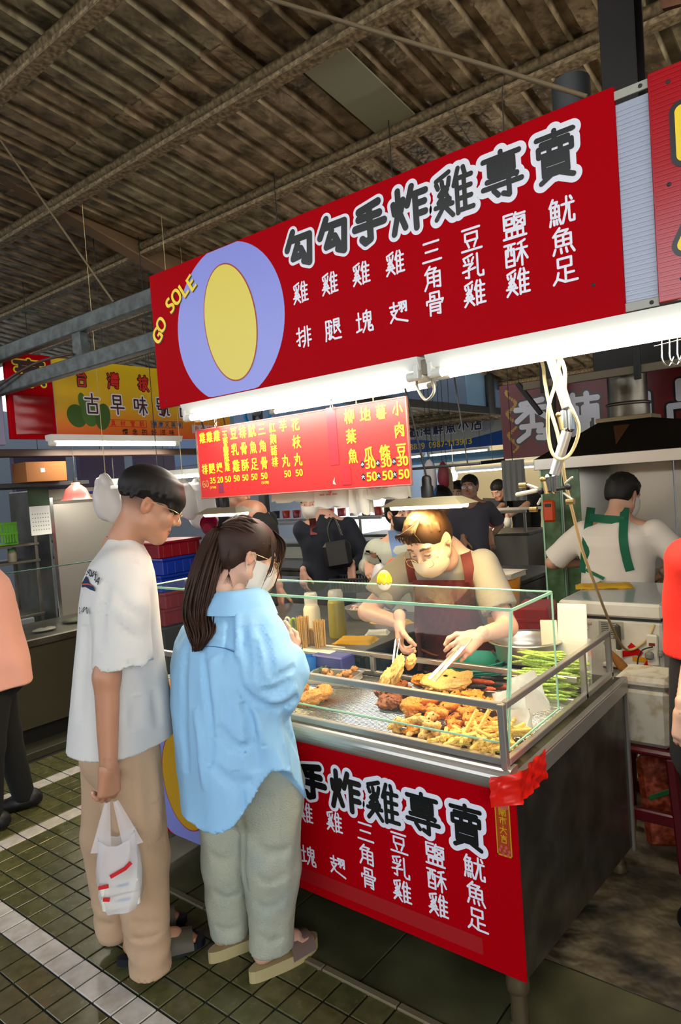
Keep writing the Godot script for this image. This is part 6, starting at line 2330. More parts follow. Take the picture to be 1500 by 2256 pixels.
func stall_unit(label: String, c: Vector3, size: Vector3, turn: float, m: Material, with_case := true) -> Node3D:
	var t := thing("market_counter", label, "counter", c, turn)
	var b := MB.new()
	b.bx(Vector3(0, size.y / 2, 0), size, 0.008)
	obj("body", b, m, t)
	b = MB.new()
	b.bx(Vector3(0, size.y + 0.015, 0), size * Vector3(1.03, 0, 1.05) + Vector3(0, 0.03, 0), 0.004)
	obj("top_slab", b, mats.steel_dull, t)
	if with_case:
		var h := 0.22
		b = MB.new()
		for x in [-size.x / 2 + 0.02, 0.0, size.x / 2 - 0.02]:
			b.bx(Vector3(x, size.y + 0.03 + h / 2, size.z / 2 - 0.03), Vector3(0.025, h, 0.025), 0.002)
		b.bx(Vector3(0, size.y + 0.03 + h, size.z / 2 - 0.03), Vector3(size.x, 0.03, 0.03), 0.002)
		b.bx(Vector3(0, size.y + 0.03 + h, -size.z / 2 + 0.03), Vector3(size.x, 0.03, 0.03), 0.002)
		obj("case_frame", b, mats.steel, t)
		b = MB.new()
		b.poly([Vector3(-size.x / 2, size.y + 0.04, size.z / 2 - 0.03), Vector3(size.x / 2, size.y + 0.04, size.z / 2 - 0.03), Vector3(size.x / 2, size.y + 0.02 + h, size.z / 2 - 0.03), Vector3(-size.x / 2, size.y + 0.02 + h, size.z / 2 - 0.03)])
		obj("case_pane", b, mats.glass_clear, t)
	return t

func background() -> void:
	var b := MB.new()
	# fish shop sign far behind
	var s := thing("sign_board", "blue and white fish shop sign with phone number", "sign", Vector3(-5.98, 2.11, -10.9))
	b.bx(Vector3(0, 0.29, 0), Vector3(1.9, 0.6, 0.04), 0.004)
	obj("panel", b, mat("fish_white", Color(0.66, 0.68, 0.68), 0.5), s)
	b = MB.new()
	var pts := PackedVector2Array([Vector2(-0.95, -0.01), Vector2(0.95, -0.01), Vector2(0.95, 0.3)])
	for i in 13:
		var t := 1.0 - i / 12.0
		pts.append(Vector2(-0.95 + 1.9 * t, 0.2 + 0.06 * sin(t * 5.0 + 2.0)))
	b.prism(pts, 0.004, Transform3D(Basis(), Vector3(0, 0, 0.022)))
	obj("wave", b, mat("fish_blue", Color(0.04, 0.28, 0.6), 0.4), s)
	var list := []
	for i in 6:
		list.append(["鱻海鮮魚小店"[i], -0.82 + i * 0.26, 0.4, 0.028, 0.2])
	words(s, list, mats.ink_white, 0.3, 1.0, mat("fish_ink", Color(0.02, 0.14, 0.34), 0.4), 0.14)
	b = MB.new()
	latin(b, "8839  0987-113913", Transform3D(Basis(), Vector3(-0.28, 0.11, 0.026)), 0.11)
	obj("phone_number", b, mats.ink_yellow, s)
	b = MB.new()
	disc(b, Vector2(0.68, 0.36), 0.16, 0.09, 0.027, 0.5)
	obj("dolphin_print", b, mat("dolphin_grey", Color(0.55, 0.6, 0.65), 0.4), s)
	fluoro("lit tube fitting under the blue fish shop sign", Vector3(-5.86, 2.06, -10.8), 1.24, 0.0, 7.0, 1.2, Vector3(0, -1, 0.1), false, "far tube fittings", true)
	fluoro("lit tube fitting left of the fish shop's phone number", Vector3(-7.16, 2.06, -10.8), 1.2, 0.0, 7.0, 1.0, Vector3(0, -1, 0.1), false, "far tube fittings", true)
	fluoro("lit tube fitting on the far stall's back beam", Vector3(-5.6, 1.72, -12.2), 2.2, 0.0, 7.0, 1.0, Vector3(0, -1, 0.3), false, "far tube fittings", true)
	# stall interior at the far end
	b = MB.new()
	b.bx(Vector3(-5.2, 1.15, -13.0), Vector3(4.6, 2.3, 0.05), 0.0)
	solo("cream_partition", b, mat("cream_wall", Color(0.62, 0.53, 0.36), 0.7), "cream partition behind the far fish stall", "partition")
	b = MB.new()
	b.bx(Vector3(-5.6, 1.86, -12.3), Vector3(3.2, 0.16, 0.1), 0.005)
	solo("back_beam", b, mat("beam_cream", Color(0.55, 0.5, 0.4), 0.6), "cream beam over the far fish stall", "beam")
	b = MB.new()
	b.bx(Vector3(-6.1, 1.96, -11.3), Vector3(3.4, 0.14, 0.06), 0.004)
	var va := solo("blue_valance", b, mat("valance_blue", Color(0.12, 0.3, 0.42), 0.6), "blue corrugated valance under the fish shop sign", "valance")
	for x in [-1.5, 1.5]:
		hang(va, Vector3(x, 0.13, 0), 2.02, -11.3)
	b = MB.new()
	b.tube([at(1058, 1020, 7.4), at(1112, 1014, 7.4)], 0.02, 10)
	var pp := solo("black_pipe", b, mats.black, "short black pipe beside the grey towel", "pipe")
	hang(pp, Vector3(0, 0.03, 0), pp.position.y + 0.03, pp.position.z)
	var bp := at(999, 1048, 7.6)
	var bl := thing("light_bulb", "bare lit bulb hanging in the far stall", "light bulb", bp)
	b = MB.new()
	b.sphere(Vector3.ZERO, Vector3(0.045, 0.06, 0.045), 16, 10)
	obj("bulb", b, lamp_mat("bulb_glow", Color(1.0, 0.97, 0.9), 10.0), bl)
	b = MB.new()
	b.tube([Vector3(0, 0.055, 0), Vector3(0, 0.1, 0)], 0.018, 10)
	b.tube([Vector3(0, 0.1, 0), Vector3(0, 0.35, 0)], 0.004, 5)
	obj("holder", b, mats.white_paint, bl)
	hang(bl, Vector3(0, 0.34, 0), bp.y + 0.34, bp.z)
	omni("bulb_light", bp, Color(1.0, 0.95, 0.85), 0.9, 0.05)
	# hanging goods near the bulb
	for q in [[945, 1050, 5.6, Color(0.75, 0.72, 0.72), "white bag hanging beside the lamp's black coupling"], [955, 1055, 5.8, Color(0.2, 0.4, 0.6), "blue strip hanging beside the white bag"], [975, 1050, 6.4, Color(0.5, 0.1, 0.15), "red rack of clips hanging in the far stall"], [985, 1062, 6.5, Color(0.7, 0.64, 0.5), "pale gloves hanging beside the bulb"]]:
		b = MB.new()
		b.blob(Transform3D(Basis(), at(q[0], q[1], q[2])), Vector3(0.06, 0.13, 0.03) if q[0] != 955 else Vector3(0.025, 0.14, 0.02), FastNoiseLite.new(), 0.4, 12, 10)
		var hb := solo("hanging_bag", b, mat("hang_%d" % q[0], q[3], 0.5), q[4], "hanging bag")
		hang(hb, Vector3(0, 0.24, 0), hb.position.y + 0.24, hb.position.z)
	# counters along the inner aisle
	var wf := mat("tile_white", Color(0.62, 0.61, 0.57), 0.45)
	stall_unit("white fronted counter with glass case behind the woman's head", Vector3(-5.3, 0, -5.75), Vector3(2.1, 0.98, 0.6), 0.0, wf)
	stall_unit("white fronted counter with glass case beyond the navy coat", Vector3(-4.0, 0, -7.0), Vector3(2.2, 0.95, 0.6), 0.0, wf)
	stall_unit("grey steel fish counter behind the yellow tub", Vector3(-2.95, 0, -7.72), Vector3(1.6, 0.82, 0.7), 0.0, mats.steel_side, false)
	stall_unit("low steel sink counter beside the glass screen", Vector3(-2.45, 0, -5.1), Vector3(0.7, 0.78, 0.8), 0.0, mats.steel_dull, false)
	stall_unit("steel counter along the left side of the inner aisle", Vector3(-4.6, 0, -4.9), Vector3(0.8, 0.85, 0.6), 0.0, mats.steel_dull, false)
	# fish on the far counter
	for i in 14:
		b = MB.new()
		var p := Vector3(-3.6 + i * 0.055, 0.875, -7.75 + rng.randf() * 0.3)
		b.blob(Transform3D(rot(0, rng.randf() * 360, 0), p), Vector3(0.1, 0.025, 0.03), FastNoiseLite.new(), 0.2, 10, 6)
		solo("market_fish", b, mat("fish_%d" % (i % 3), [Color(0.6, 0.6, 0.58), Color(0.2, 0.16, 0.16), Color(0.75, 0.72, 0.7)][i % 3], 0.3), "small fish lying on the grey steel fish counter", "fish", "fish on the far counter")
	for q in [[Vector3(-2.75, 0.852, -7.6), Vector3(0.22, 0.18, 0.2), Color(0.5, 0.38, 0.24), "brown carton at the fish counter's end"], [Vector3(-3.05, 0.852, -7.45), Vector3(0.16, 0.09, 0.12), Color(0.7, 0.68, 0.68), "white tub on the fish counter"]]:
		b = MB.new()
		b.bx(q[0] + Vector3(0, q[1].y / 2, 0), q[1], 0.01)
		solo("goods_box", b, mat("goods_%d" % int(q[1].y * 100), q[2], 0.6), q[3], "box")
	# bottles and tubs on the white counters
	for i in 12:
		var p := Vector3(-6.1 + i * 0.17, 1.262, -5.95)
		jar("shop_tub", "small tub on the white fronted counter's case", "tub", p, [Vector2(0.001, 0), Vector2(0.045, 0), Vector2(0.045, 0), Vector2(0.05, 0.09), Vector2(0.001, 0.09)], mat("tub_%d" % (i % 4), [Color(0.5, 0.06, 0.12), Color(0.6, 0.6, 0.56), Color(0.12, 0.12, 0.14), Color(0.6, 0.12, 0.05)][i % 4], 0.4), [], null, "tubs on the white counter")
	# wall fan behind the price board, seen over it
	var fn := thing("wall_fan", "grey wall fan with blue ring above the price board", "fan", onto(567, 905, 2, -3.4))
	b = MB.new()
	var ring := []
	for i in 33:
		ring.append(Vector3(cos(TAU * i / 32) * 0.13, sin(TAU * i / 32) * 0.13, 0))
	b.tube(ring, 0.014, 8, false)
	obj("ring", b, mat("fan_blue", Color(0.05, 0.5, 0.75), 0.35), fn)
	for i in 3:
		b = MB.new()
		var a := TAU * i / 3.0 + 0.4
		var ca := Vector3(cos(a), sin(a), 0)
		var sa := Vector3(-sin(a), cos(a), 0)
		b.poly([ca * 0.03, ca * 0.07 + sa * 0.05 + Vector3(0, 0, 0.012), ca * 0.115 + sa * 0.02, ca * 0.11 - sa * 0.03 - Vector3(0, 0, 0.012), ca * 0.05 - sa * 0.02])
		obj("blade", b, mat("fan_grey", Color(0.4, 0.42, 0.45), 0.4), fn)
	b = MB.new()
	b.sphere(Vector3(0, 0, 0.01), Vector3(0.04, 0.04, 0.03), 14, 8)
	obj("hub", b, mats.fan_grey, fn)
	b = MB.new()
	b.bar(Vector3(0, 0.1, -0.03), Vector3(0, 0.62, -0.06), 0.03, 0.03)
	obj("bracket", b, mats.dark_steel, fn)
	# inner tube rows seen through the stall
	fluoro("lit tube fitting in the inner aisle above the price board", onto(760, 880, 2, -3.2) + Vector3(0, 0.03, 0), 1.24, 0.0, 8.0, 1.0, Vector3(0, -1, 0.0), false, "inner tube fittings", true)
	for q in [[300, 1060, 5.2, "lit tube fitting far behind the man's hair"], [405, 1042, 6.0, "lit tube fitting beside the dark grey column"], [420, 1060, 7.5, "small lit tube fitting beyond the dark grey column"]]:
		fluoro(q[3], at(q[0], q[1], q[2]), 0.5, 0.6, 8.0, 0.3, Vector3(0, -1, 0.0), false, "inner tube fittings", true)
	# fascia over the inner aisle at left
	b = MB.new()
	b.bx(Vector3(-6.2, 2.5, -6.4), Vector3(4.2, 0.9, 0.05), 0.004)
	solo("blue_fascia", b, mats.blue_wall, "blue fascia board across the inner aisle behind the price board", "fascia")

# ---------------------------------------------------------------- smooth bodies: distances on a grid, meshed as surface nets
class Field:
	var o: Vector3
	var h: float
	var nx: int
	var ny: int
	var nz: int
	var f := PackedFloat32Array()

	func _init(lo: Vector3, hi: Vector3, cell: float) -> void:
		o = lo
		h = cell
		var d := (hi - lo) / cell
		nx = int(d.x) + 2
		ny = int(d.y) + 2
		nz = int(d.z) + 2
		f.resize(nx * ny * nz)
		f.fill(9.0)

	func span(lo: Vector3, hi: Vector3) -> Array:
		var a := ((lo - o) / h).floor()
		var b := ((hi - o) / h).ceil()
		return [clampi(int(a.x), 0, nx - 1), clampi(int(b.x), 0, nx - 1), clampi(int(a.y), 0, ny - 1), clampi(int(b.y), 0, ny - 1), clampi(int(a.z), 0, nz - 1), clampi(int(b.z), 0, nz - 1)]

	func cap(a: Vector3, b: Vector3, ra: float, rb: float, k := 0.02) -> void:
		var m := Vector3.ONE * (maxf(ra, rb) + k + 2.0 * h)
		var s := span(a.min(b) - m, a.max(b) + m)
		var ba := b - a
		var l2 := maxf(ba.length_squared(), 1e-9)
		for z in range(s[4], s[5] + 1):
			for y in range(s[2], s[3] + 1):
				var i: int = s[0] + nx * (y + ny * z)
				var p := Vector3(o.x + s[0] * h, o.y + y * h, o.z + z * h) - a
				for x in range(s[0], s[1] + 1):
					var t := clampf(p.dot(ba) / l2, 0.0, 1.0)
					var d := p.distance_to(ba * t) - ra - (rb - ra) * t
					var e := f[i]
					if d < e + k:
						var g := maxf(k - absf(d - e), 0.0) / k
						f[i] = minf(d, e) - g * g * k * 0.25
					i += 1
					p.x += h

	func chain(pts: Array, r: Array, k := 0.02) -> void:
		for i in pts.size() - 1:
			cap(pts[i], pts[i + 1], r[i], r[i + 1], k)

	func ell(c: Vector3, B: Basis, r: Vector3, k := 0.02, cut := false) -> void:
		var ext := Vector3.ZERO
		for q in 3:
			ext += (B[q] * r[q]).abs()
		var m := ext + Vector3.ONE * (k + 2.0 * h)
		var s := span(c - m, c + m)
		var q := minf(r.x, minf(r.y, r.z))
		var ax := B.x / r.x
		var ay := B.y / r.y
		var az := B.z / r.z
		for z in range(s[4], s[5] + 1):
			for y in range(s[2], s[3] + 1):
				var i: int = s[0] + nx * (y + ny * z)
				var p := Vector3(o.x + s[0] * h, o.y + y * h, o.z + z * h) - c
				for x in range(s[0], s[1] + 1):
					var u := Vector3(p.dot(ax), p.dot(ay), p.dot(az))
					var l := u.length()
					var w := Vector3(u.x / r.x, u.y / r.y, u.z / r.z).length()
					var d := l * (l - 1.0) / maxf(w, 1e-6) if w > 0.0 else -q
					var e := f[i]
					if cut:
						d = -d
						if d > e - k:
							var g := maxf(k - absf(d - e), 0.0) / k
							f[i] = maxf(d, e) + g * g * k * 0.25
					elif d < e + k:
						var g := maxf(k - absf(d - e), 0.0) / k
						f[i] = minf(d, e) - g * g * k * 0.25
					i += 1
					p.x += h

	# rows of [centre, half width along R, half depth along S] from low to high; fold: Array of [count, amp at foot, amp at top, phase, twist]
	func loft(rows: Array, R: Vector3, S: Vector3, k := 0.02, folds := [], hem = null) -> void:
		var n: int = rows.size()
		var big := 0.0
		var lo: Vector3 = rows[0][0]
		var hi: Vector3 = rows[0][0]
		for q in rows:
			big = maxf(big, maxf(q[1], q[2]))
			lo = lo.min(q[0])
			hi = hi.max(q[0])
		var m := Vector3(big + 0.05, 0.03, big + 0.05)
		var s := span(lo - m, hi + m)
		var y0: float = rows[0][0].y
		var y1: float = rows[n - 1][0].y
		var j := 0
		for y in range(s[2], s[3] + 1):
			var py := o.y + y * h
			while j < n - 2 and py > rows[j + 1][0].y:
				j += 1
			var A: Array = rows[j]
			var B: Array = rows[j + 1]
			var t := clampf((py - A[0].y) / (B[0].y - A[0].y), 0.0, 1.0)
			var c: Vector3 = A[0].lerp(B[0], t)
			var a: float = lerpf(A[1], B[1], t)
			var b: float = lerpf(A[2], B[2], t)
			var v := (py - y0) / (y1 - y0)
			var mn := minf(a, b)
			var vert := maxf(y0 - py, py - y1)
			for z in range(s[4], s[5] + 1):
				var i: int = s[0] + nx * (y + ny * z)
				var p := Vector3(o.x + s[0] * h - c.x, 0.0, o.z + z * h - c.z)
				for x in range(s[0], s[1] + 1):
					var u := p.dot(R) / a
					var w := p.dot(S) / b
					var l := pow(pow(absf(u), 2.4) + pow(absf(w), 2.4), 1.0 / 2.4)
					var d := (l - 1.0) * mn
					if d < 0.08:
						if folds.size():
							var th := atan2(w, u)
							for g in folds:
								d -= lerpf(g[1], g[2], v) * sin(th * g[0] + g[3] + v * g[4])
						var low := vert
						if hem != null:
							var th2 := atan2(w, u)
							low = maxf(hem[0] + (hem[1] - hem[0]) * pow(absf(cos(th2)), hem[2]) - py, py - y1)
						d = maxf(d, low)
						var e := f[i]
						if d < e + k:
							var g2 := maxf(k - absf(d - e), 0.0) / k
							f[i] = minf(d, e) - g2 * g2 * k * 0.25
					i += 1
					p.x += h

	func keep(pt: Vector3, n: Vector3) -> void:   # cuts away what lies on n's side of pt
		var i := 0
		for z in nz:
			for y in ny:
				var p := Vector3(o.x, o.y + y * h, o.z + z * h) - pt
				var d0 := p.dot(n)
				if d0 < -3.0 * h and d0 + n.x * h * nx < -3.0 * h:
					i += nx
					continue
				for x in nx:
					var d := p.dot(n)
					if d > f[i]:
						f[i] = d
					i += 1
					p.x += h

	func wrinkle(noise: FastNoiseLite, amp: float, stretch := Vector3.ONE) -> void:
		var i := 0
		for z in nz:
			for y in ny:
				for x in nx:
					if absf(f[i]) < 0.05:
						f[i] += amp * noise.get_noise_3d((o.x + x * h) * stretch.x, (o.y + y * h) * stretch.y, (o.z + z * h) * stretch.z)
					i += 1

	func mesh(b: MB) -> void:
		var off := [0, 1, nx, nx + 1, nx * ny, nx * ny + 1, nx * ny + nx, nx * ny + nx + 1]
		var vid := PackedInt32Array()
		vid.resize(f.size())
		vid.fill(-1)
		var act := PackedInt32Array()
		var far := h * 3.5
		var edges := [[0, 1], [2, 3], [4, 5], [6, 7], [0, 2], [1, 3], [4, 6], [5, 7], [0, 4], [1, 5], [2, 6], [3, 7]]
		for z in nz - 1:
			for y in ny - 1:
				var i := nx * (y + ny * z)
				for x in nx - 1:
					var v0 := f[i]
					if v0 > far or v0 < -far:
						i += 1
						continue
					var s := 0
					if v0 < 0.0: s += 1
					if f[i + 1] < 0.0: s += 1
					if f[i + nx] < 0.0: s += 1
					if f[i + nx + 1] < 0.0: s += 1
					var j := i + nx * ny
					if f[j] < 0.0: s += 1
					if f[j + 1] < 0.0: s += 1
					if f[j + nx] < 0.0: s += 1
					if f[j + nx + 1] < 0.0: s += 1
					if s > 0 and s < 8:
						var g := PackedFloat32Array()
						g.resize(8)
						for q in 8:
							g[q] = f[i + off[q]]
						var sum := Vector3.ZERO
						var cnt := 0
						for e in edges:
							var ga := g[e[0]]
							var gb := g[e[1]]
							if (ga < 0.0) != (gb < 0.0):
								var t := ga / (ga - gb)
								var pa := Vector3(e[0] & 1, (e[0] >> 1) & 1, e[0] >> 2)
								var pb := Vector3(e[1] & 1, (e[1] >> 1) & 1, e[1] >> 2)
								sum += pa.lerp(pb, t)
								cnt += 1
						var grad := Vector3(g[1] + g[3] + g[5] + g[7] - g[0] - g[2] - g[4] - g[6], g[2] + g[3] + g[6] + g[7] - g[0] - g[1] - g[4] - g[5], g[4] + g[5] + g[6] + g[7] - g[0] - g[1] - g[2] - g[3])
						vid[i] = b.p(o + (Vector3(x, y, z) + sum / cnt) * h, grad.normalized())
						act.append(i)
					i += 1
		var steps := [1, nx, nx * ny]
		for i in act:
			for a in 3:
				var st: int = steps[a]
				if (f[i] < 0.0) == (f[i + st] < 0.0):
					continue
				var u: int = steps[(a + 1) % 3]
				var w: int = steps[(a + 2) % 3]
				if i - u - w < 0:
					continue
				var q0 := vid[i]
				var q1 := vid[i - u]
				var q2 := vid[i - u - w]
				var q3 := vid[i - w]
				if q0 < 0 or q1 < 0 or q2 < 0 or q3 < 0:
					continue
				b.ix.append_array([q0, q1, q2, q0, q2, q3])


func paint(b: MB, from: int, fn: Callable) -> void:
	b.tinted = true
	for i in range(from, b.v.size()):
		b.c[i] = fn.call(b.v[i])

# head in its own frame: x to the person's left, y up, z out of the face; s = 1 is an adult
func head(b: MB, c: Vector3, B: Basis, s: float, cell: float, skin: Color, opt := {}) -> void:
	var T := Transform3D(B.scaled_local(Vector3.ONE * s), c)
	var m := Vector3.ONE * 0.138 * s
	var F := Field.new(c - m, c + m, cell)
	var k := 0.02 * s
	F.ell(T * Vector3(0, 0.032, -0.014), B, Vector3(0.074, 0.084, 0.094) * s, k)
	F.ell(T * Vector3(0, -0.03, 0.024), B, Vector3(0.061, 0.082, 0.066) * s, 0.03 * s)
	F.cap(T * Vector3(-0.012, -0.093, 0.062), T * Vector3(0.012, -0.093, 0.062), 0.02 * s, 0.02 * s, 0.03 * s)
	F.cap(T * Vector3(-0.05, -0.06, 0.0), T * Vector3(-0.015, -0.09, 0.055), 0.02 * s, 0.018 * s, 0.03 * s)
	F.cap(T * Vector3(0.05, -0.06, 0.0), T * Vector3(0.015, -0.09, 0.055), 0.02 * s, 0.018 * s, 0.03 * s)
	F.cap(T * Vector3(-0.036, 0.024, 0.072), T * Vector3(0.036, 0.024, 0.072), 0.014 * s, 0.014 * s, 0.02 * s)
	for e in [-1.0, 1.0]:
		F.ell(T * Vector3(e * 0.04, -0.026, 0.064), B, Vector3(0.02, 0.022, 0.018) * s, 0.02 * s)
		F.ell(T * Vector3(e * 0.031, 0.004, 0.096), B, Vector3(0.015, 0.01, 0.012) * s, 0.012 * s, true)
		F.ell(T * Vector3(e * 0.031, 0.001, 0.077), B, Vector3(0.0125, 0.009, 0.0115) * s, 0.004 * s)
		# ear
		F.ell(T * Vector3(e * 0.077, -0.002, -0.012), B * Basis(Vector3.UP, e * -0.35), Vector3(0.007, 0.031, 0.018) * s, 0.008 * s)
		F.ell(T * Vector3(e * 0.085, 0.003, -0.008), B * Basis(Vector3.UP, e * -0.35), Vector3(0.006, 0.018, 0.01) * s, 0.005 * s, true)
	F.cap(T * Vector3(0, 0.012, 0.086), T * Vector3(0, -0.026, 0.106), 0.007 * s, 0.011 * s, 0.012 * s)
	F.cap(T * Vector3(-0.012, -0.033, 0.092), T * Vector3(0.012, -0.033, 0.092), 0.008 * s, 0.008 * s, 0.01 * s)
	F.cap(T * Vector3(-0.016, -0.057, 0.084), T * Vector3(0.016, -0.057, 0.084), 0.0075 * s, 0.0075 * s, 0.006 * s)
	F.cap(T * Vector3(-0.013, -0.069, 0.082), T * Vector3(0.013, -0.069, 0.082), 0.008 * s, 0.008 * s, 0.006 * s)
	F.cap(T * Vector3(0, -0.05, -0.03), T * Vector3(0, -0.13, -0.045), 0.052 * s, 0.052 * s, 0.03 * s)
	var from := b.v.size()
	F.mesh(b)
	var inv := T.affine_inverse()
	var brow: Color = opt.get("brow", Color(0.02, 0.015, 0.012))
	var fade: bool = opt.get("fade", false)
	var closed: bool = opt.get("closed", false)
	paint(b, from, func(p: Vector3) -> Color:
		var q: Vector3 = inv * p
		var col := skin
		var ax := absf(q.x)
		if q.z > 0.05:
			if absf(q.y + 0.063) < 0.013 and ax < 0.024 and q.z > 0.075:
				col = skin.lerp(Color(0.42, 0.1, 0.09), 0.75)
				if absf(q.y + 0.063) < 0.0018: col = Color(0.12, 0.03, 0.03)
			var bx := (ax - 0.033) / 0.02
			if absf(bx) < 1.0 and absf(q.y - 0.03 + 0.006 * bx * bx) < 0.0045:
				col = brow
			var ex := (ax - 0.031) / 0.0125
			if absf(ex) < 1.0:
				var ey := q.y - 0.001
				if closed:
					if absf(ey + 0.004) < 0.0022: col = brow
				elif absf(ey) < 0.0055 * (1.0 - ex * ex):
					col = Color(0.02, 0.013, 0.01) if absf(ax - 0.031) < 0.0055 else Color(0.55, 0.5, 0.46)
		if fade and q.z < 0.045 and q.y > -0.055:
			var t := smoothstep(-0.055, 0.03, q.y) * (1.0 - smoothstep(0.03, 0.05, q.z)) 
			if q.z < -0.02 or q.y > 0.012:
				col = col.lerp(Color(0.035, 0.03, 0.028), t * 0.85)
		if ax > 0.07 and absf(q.y) < 0.035 and q.z > -0.03 and q.z < 0.015:
			col = skin.lerp(Color(skin.r, skin.g * 0.75, skin.b * 0.7), 0.5)
		return col)

# hand: d along the fingers, n out of the palm, t towards the thumb; curl in radians per joint (four fingers, then thumb)
func hand(b: MB, w: Vector3, d: Vector3, n: Vector3, t: Vector3, s: float, cell: float, skin: Color, curl: Array, spread := 0.12) -> Array:
	d = d.normalized()
	n = (n - d * n.dot(d)).normalized()
	t = (t - d * t.dot(d) - n * t.dot(n)).normalized()
	var m := Vector3.ONE * 0.128 * s
	var F := Field.new(w + d * 0.07 * s - m, w + d * 0.07 * s + m, cell)
	var tips := []
	var side := [0.029, 0.0095, -0.0095, -0.027]
	var long := [0.07, 0.078, 0.072, 0.057]
	var r := [0.0088, 0.009, 0.0085, 0.0075]
	F.cap(w - d * 0.03 * s, w + d * 0.01 * s, 0.025 * s, 0.023 * s, 0.02 * s)
	for i in 4:
		var kn: Vector3 = w + (d * (0.088 - 0.004 * absf(i - 1.0)) + t * side[i]) * s
		F.cap(w + (d * 0.012 + t * side[i] * 0.6) * s, kn, 0.0155 * s, 0.012 * s, 0.014 * s)
		var dir := (d + t * spread * (1.0 - i * 0.7)).normalized()
		var p := kn
		var a := 0.0
		for j in 3:
			a += curl[i] * [0.8, 1.1, 0.7][j]
			var dd := (dir * cos(a) + n * sin(a)).normalized()
			var q: Vector3 = p + dd * long[i] * [0.45, 0.31, 0.24][j] * s
			F.cap(p, q, r[i] * (1.05 - j * 0.08) * s, r[i] * (0.97 - j * 0.08) * s, 0.004 * s)
			p = q
		tips.append(p)
	F.cap(w + (d * 0.02 + t * 0.02 + n * 0.006) * s, w + (d * 0.06 + t * 0.024 + n * 0.006) * s, 0.016 * s, 0.013 * s, 0.014 * s)
	var p2: Vector3 = w + (d * 0.022 + t * 0.026 + n * 0.008) * s
	var a2 := 0.25
	for j in 3:
		a2 += curl[4] * 0.6
		var dd2 := (d * 0.62 + (t * cos(a2) + n * sin(a2)) * 0.7 - t * (0.25 * j)).normalized()
		var q2: Vector3 = p2 + dd2 * [0.042, 0.033, 0.026][j] * s
		F.cap(p2, q2, [0.0135, 0.0105, 0.0095][j] * s, [0.0105, 0.0095, 0.008][j] * s, 0.008 * s)
		p2 = q2
	tips.append(p2)
	var from := b.v.size()
	F.mesh(b)
	var nail := skin.lerp(Color(0.75, 0.5, 0.42), 0.5)
	paint(b, from, func(p: Vector3) -> Color:
		for i in 5:
			if p.distance_to(tips[i]) < 0.009 * s and (p - tips[i]).dot(n) < -0.002:
				return nail
		return skin)
	return tips

func plain_skin(b: MB, from: int, skin: Color) -> void:
	paint(b, from, func(_p: Vector3) -> Color: return skin)

func cloth(key: String, c: Color, rough := 0.85, bump := 3.0) -> StandardMaterial3D:
	if mats.has(key):
		return mats[key]
	var m := mat(key, c, rough)
	if not mats.has("_weave"):
		mats["_weave"] = null
		weave = tex_normal(0.25, 4.0, 33, 2)
	m.normal_enabled = true
	m.normal_texture = weave
	m.normal_scale = bump / 10.0
	m.rim_enabled = true
	m.rim = 0.15
	tri(m, 9.0)
	return m
var weave: Texture2D

func skin_mat() -> StandardMaterial3D:
	var m := vcol("skin", 0.48)
	m.subsurf_scatter_enabled = true
	m.subsurf_scatter_strength = 0.12
	return m

func hair_mat(key := "hair_black", c := Color(0.1, 0.085, 0.075)) -> StandardMaterial3D:
	var m := mat(key, c, 0.55)
	m.metallic_specular = 0.35
	return m

# strands as thin tubes following lists of points
func strands(b: MB, lines: Array, r: float) -> void:
	for l in lines:
		var pts := spline(l, 4)
		var rad := []
		for i in pts.size():
			var t := float(i) / (pts.size() - 1)
			rad.append(r * (1.0 - 0.75 * t * t))
		b.tube(pts, rad, 5, false)

# eyeglasses in the head's frame
func glasses(parent: Node3D, T: Transform3D, m: Material, r := 0.022) -> void:
	var b := MB.new()
	for e in [-1.0, 1.0]:
		var pts := []
		for i in 25:
			var a := TAU * i / 24
			pts.append(T * Vector3(e * 0.033 + cos(a) * r * 1.1, -0.004 + sin(a) * r * 0.85, 0.107 - absf(e * 0.033 + cos(a) * r) * 0.12))
		b.tube(pts, 0.0011, 5, false)
		b.tube([T * Vector3(e * 0.057, 0.004, 0.1), T * Vector3(e * 0.079, 0.01, 0.075), T * Vector3(e * 0.083, 0.012, 0.0), T * Vector3(e * 0.081, 0.004, -0.03)], 0.0012, 5)
	b.tube([T * Vector3(-0.01, 0.0, 0.108), T * Vector3(0, 0.004, 0.111), T * Vector3(0.01, 0.0, 0.108)], 0.001, 5)
	var g := wobj("glasses", b, m, parent)
	b = MB.new()
	for e in [-1.0, 1.0]:
		var f := []
		for i in 20:
			var a := TAU * i / 20
			f.append(T * Vector3(e * 0.033 + cos(a) * r * 1.08, -0.004 + sin(a) * r * 0.83, 0.107 - absf(e * 0.033 + cos(a) * r) * 0.12))
		b.poly(f, T.basis.z.normalized())
	wobj("lens", b, mats.glass_clear, g)

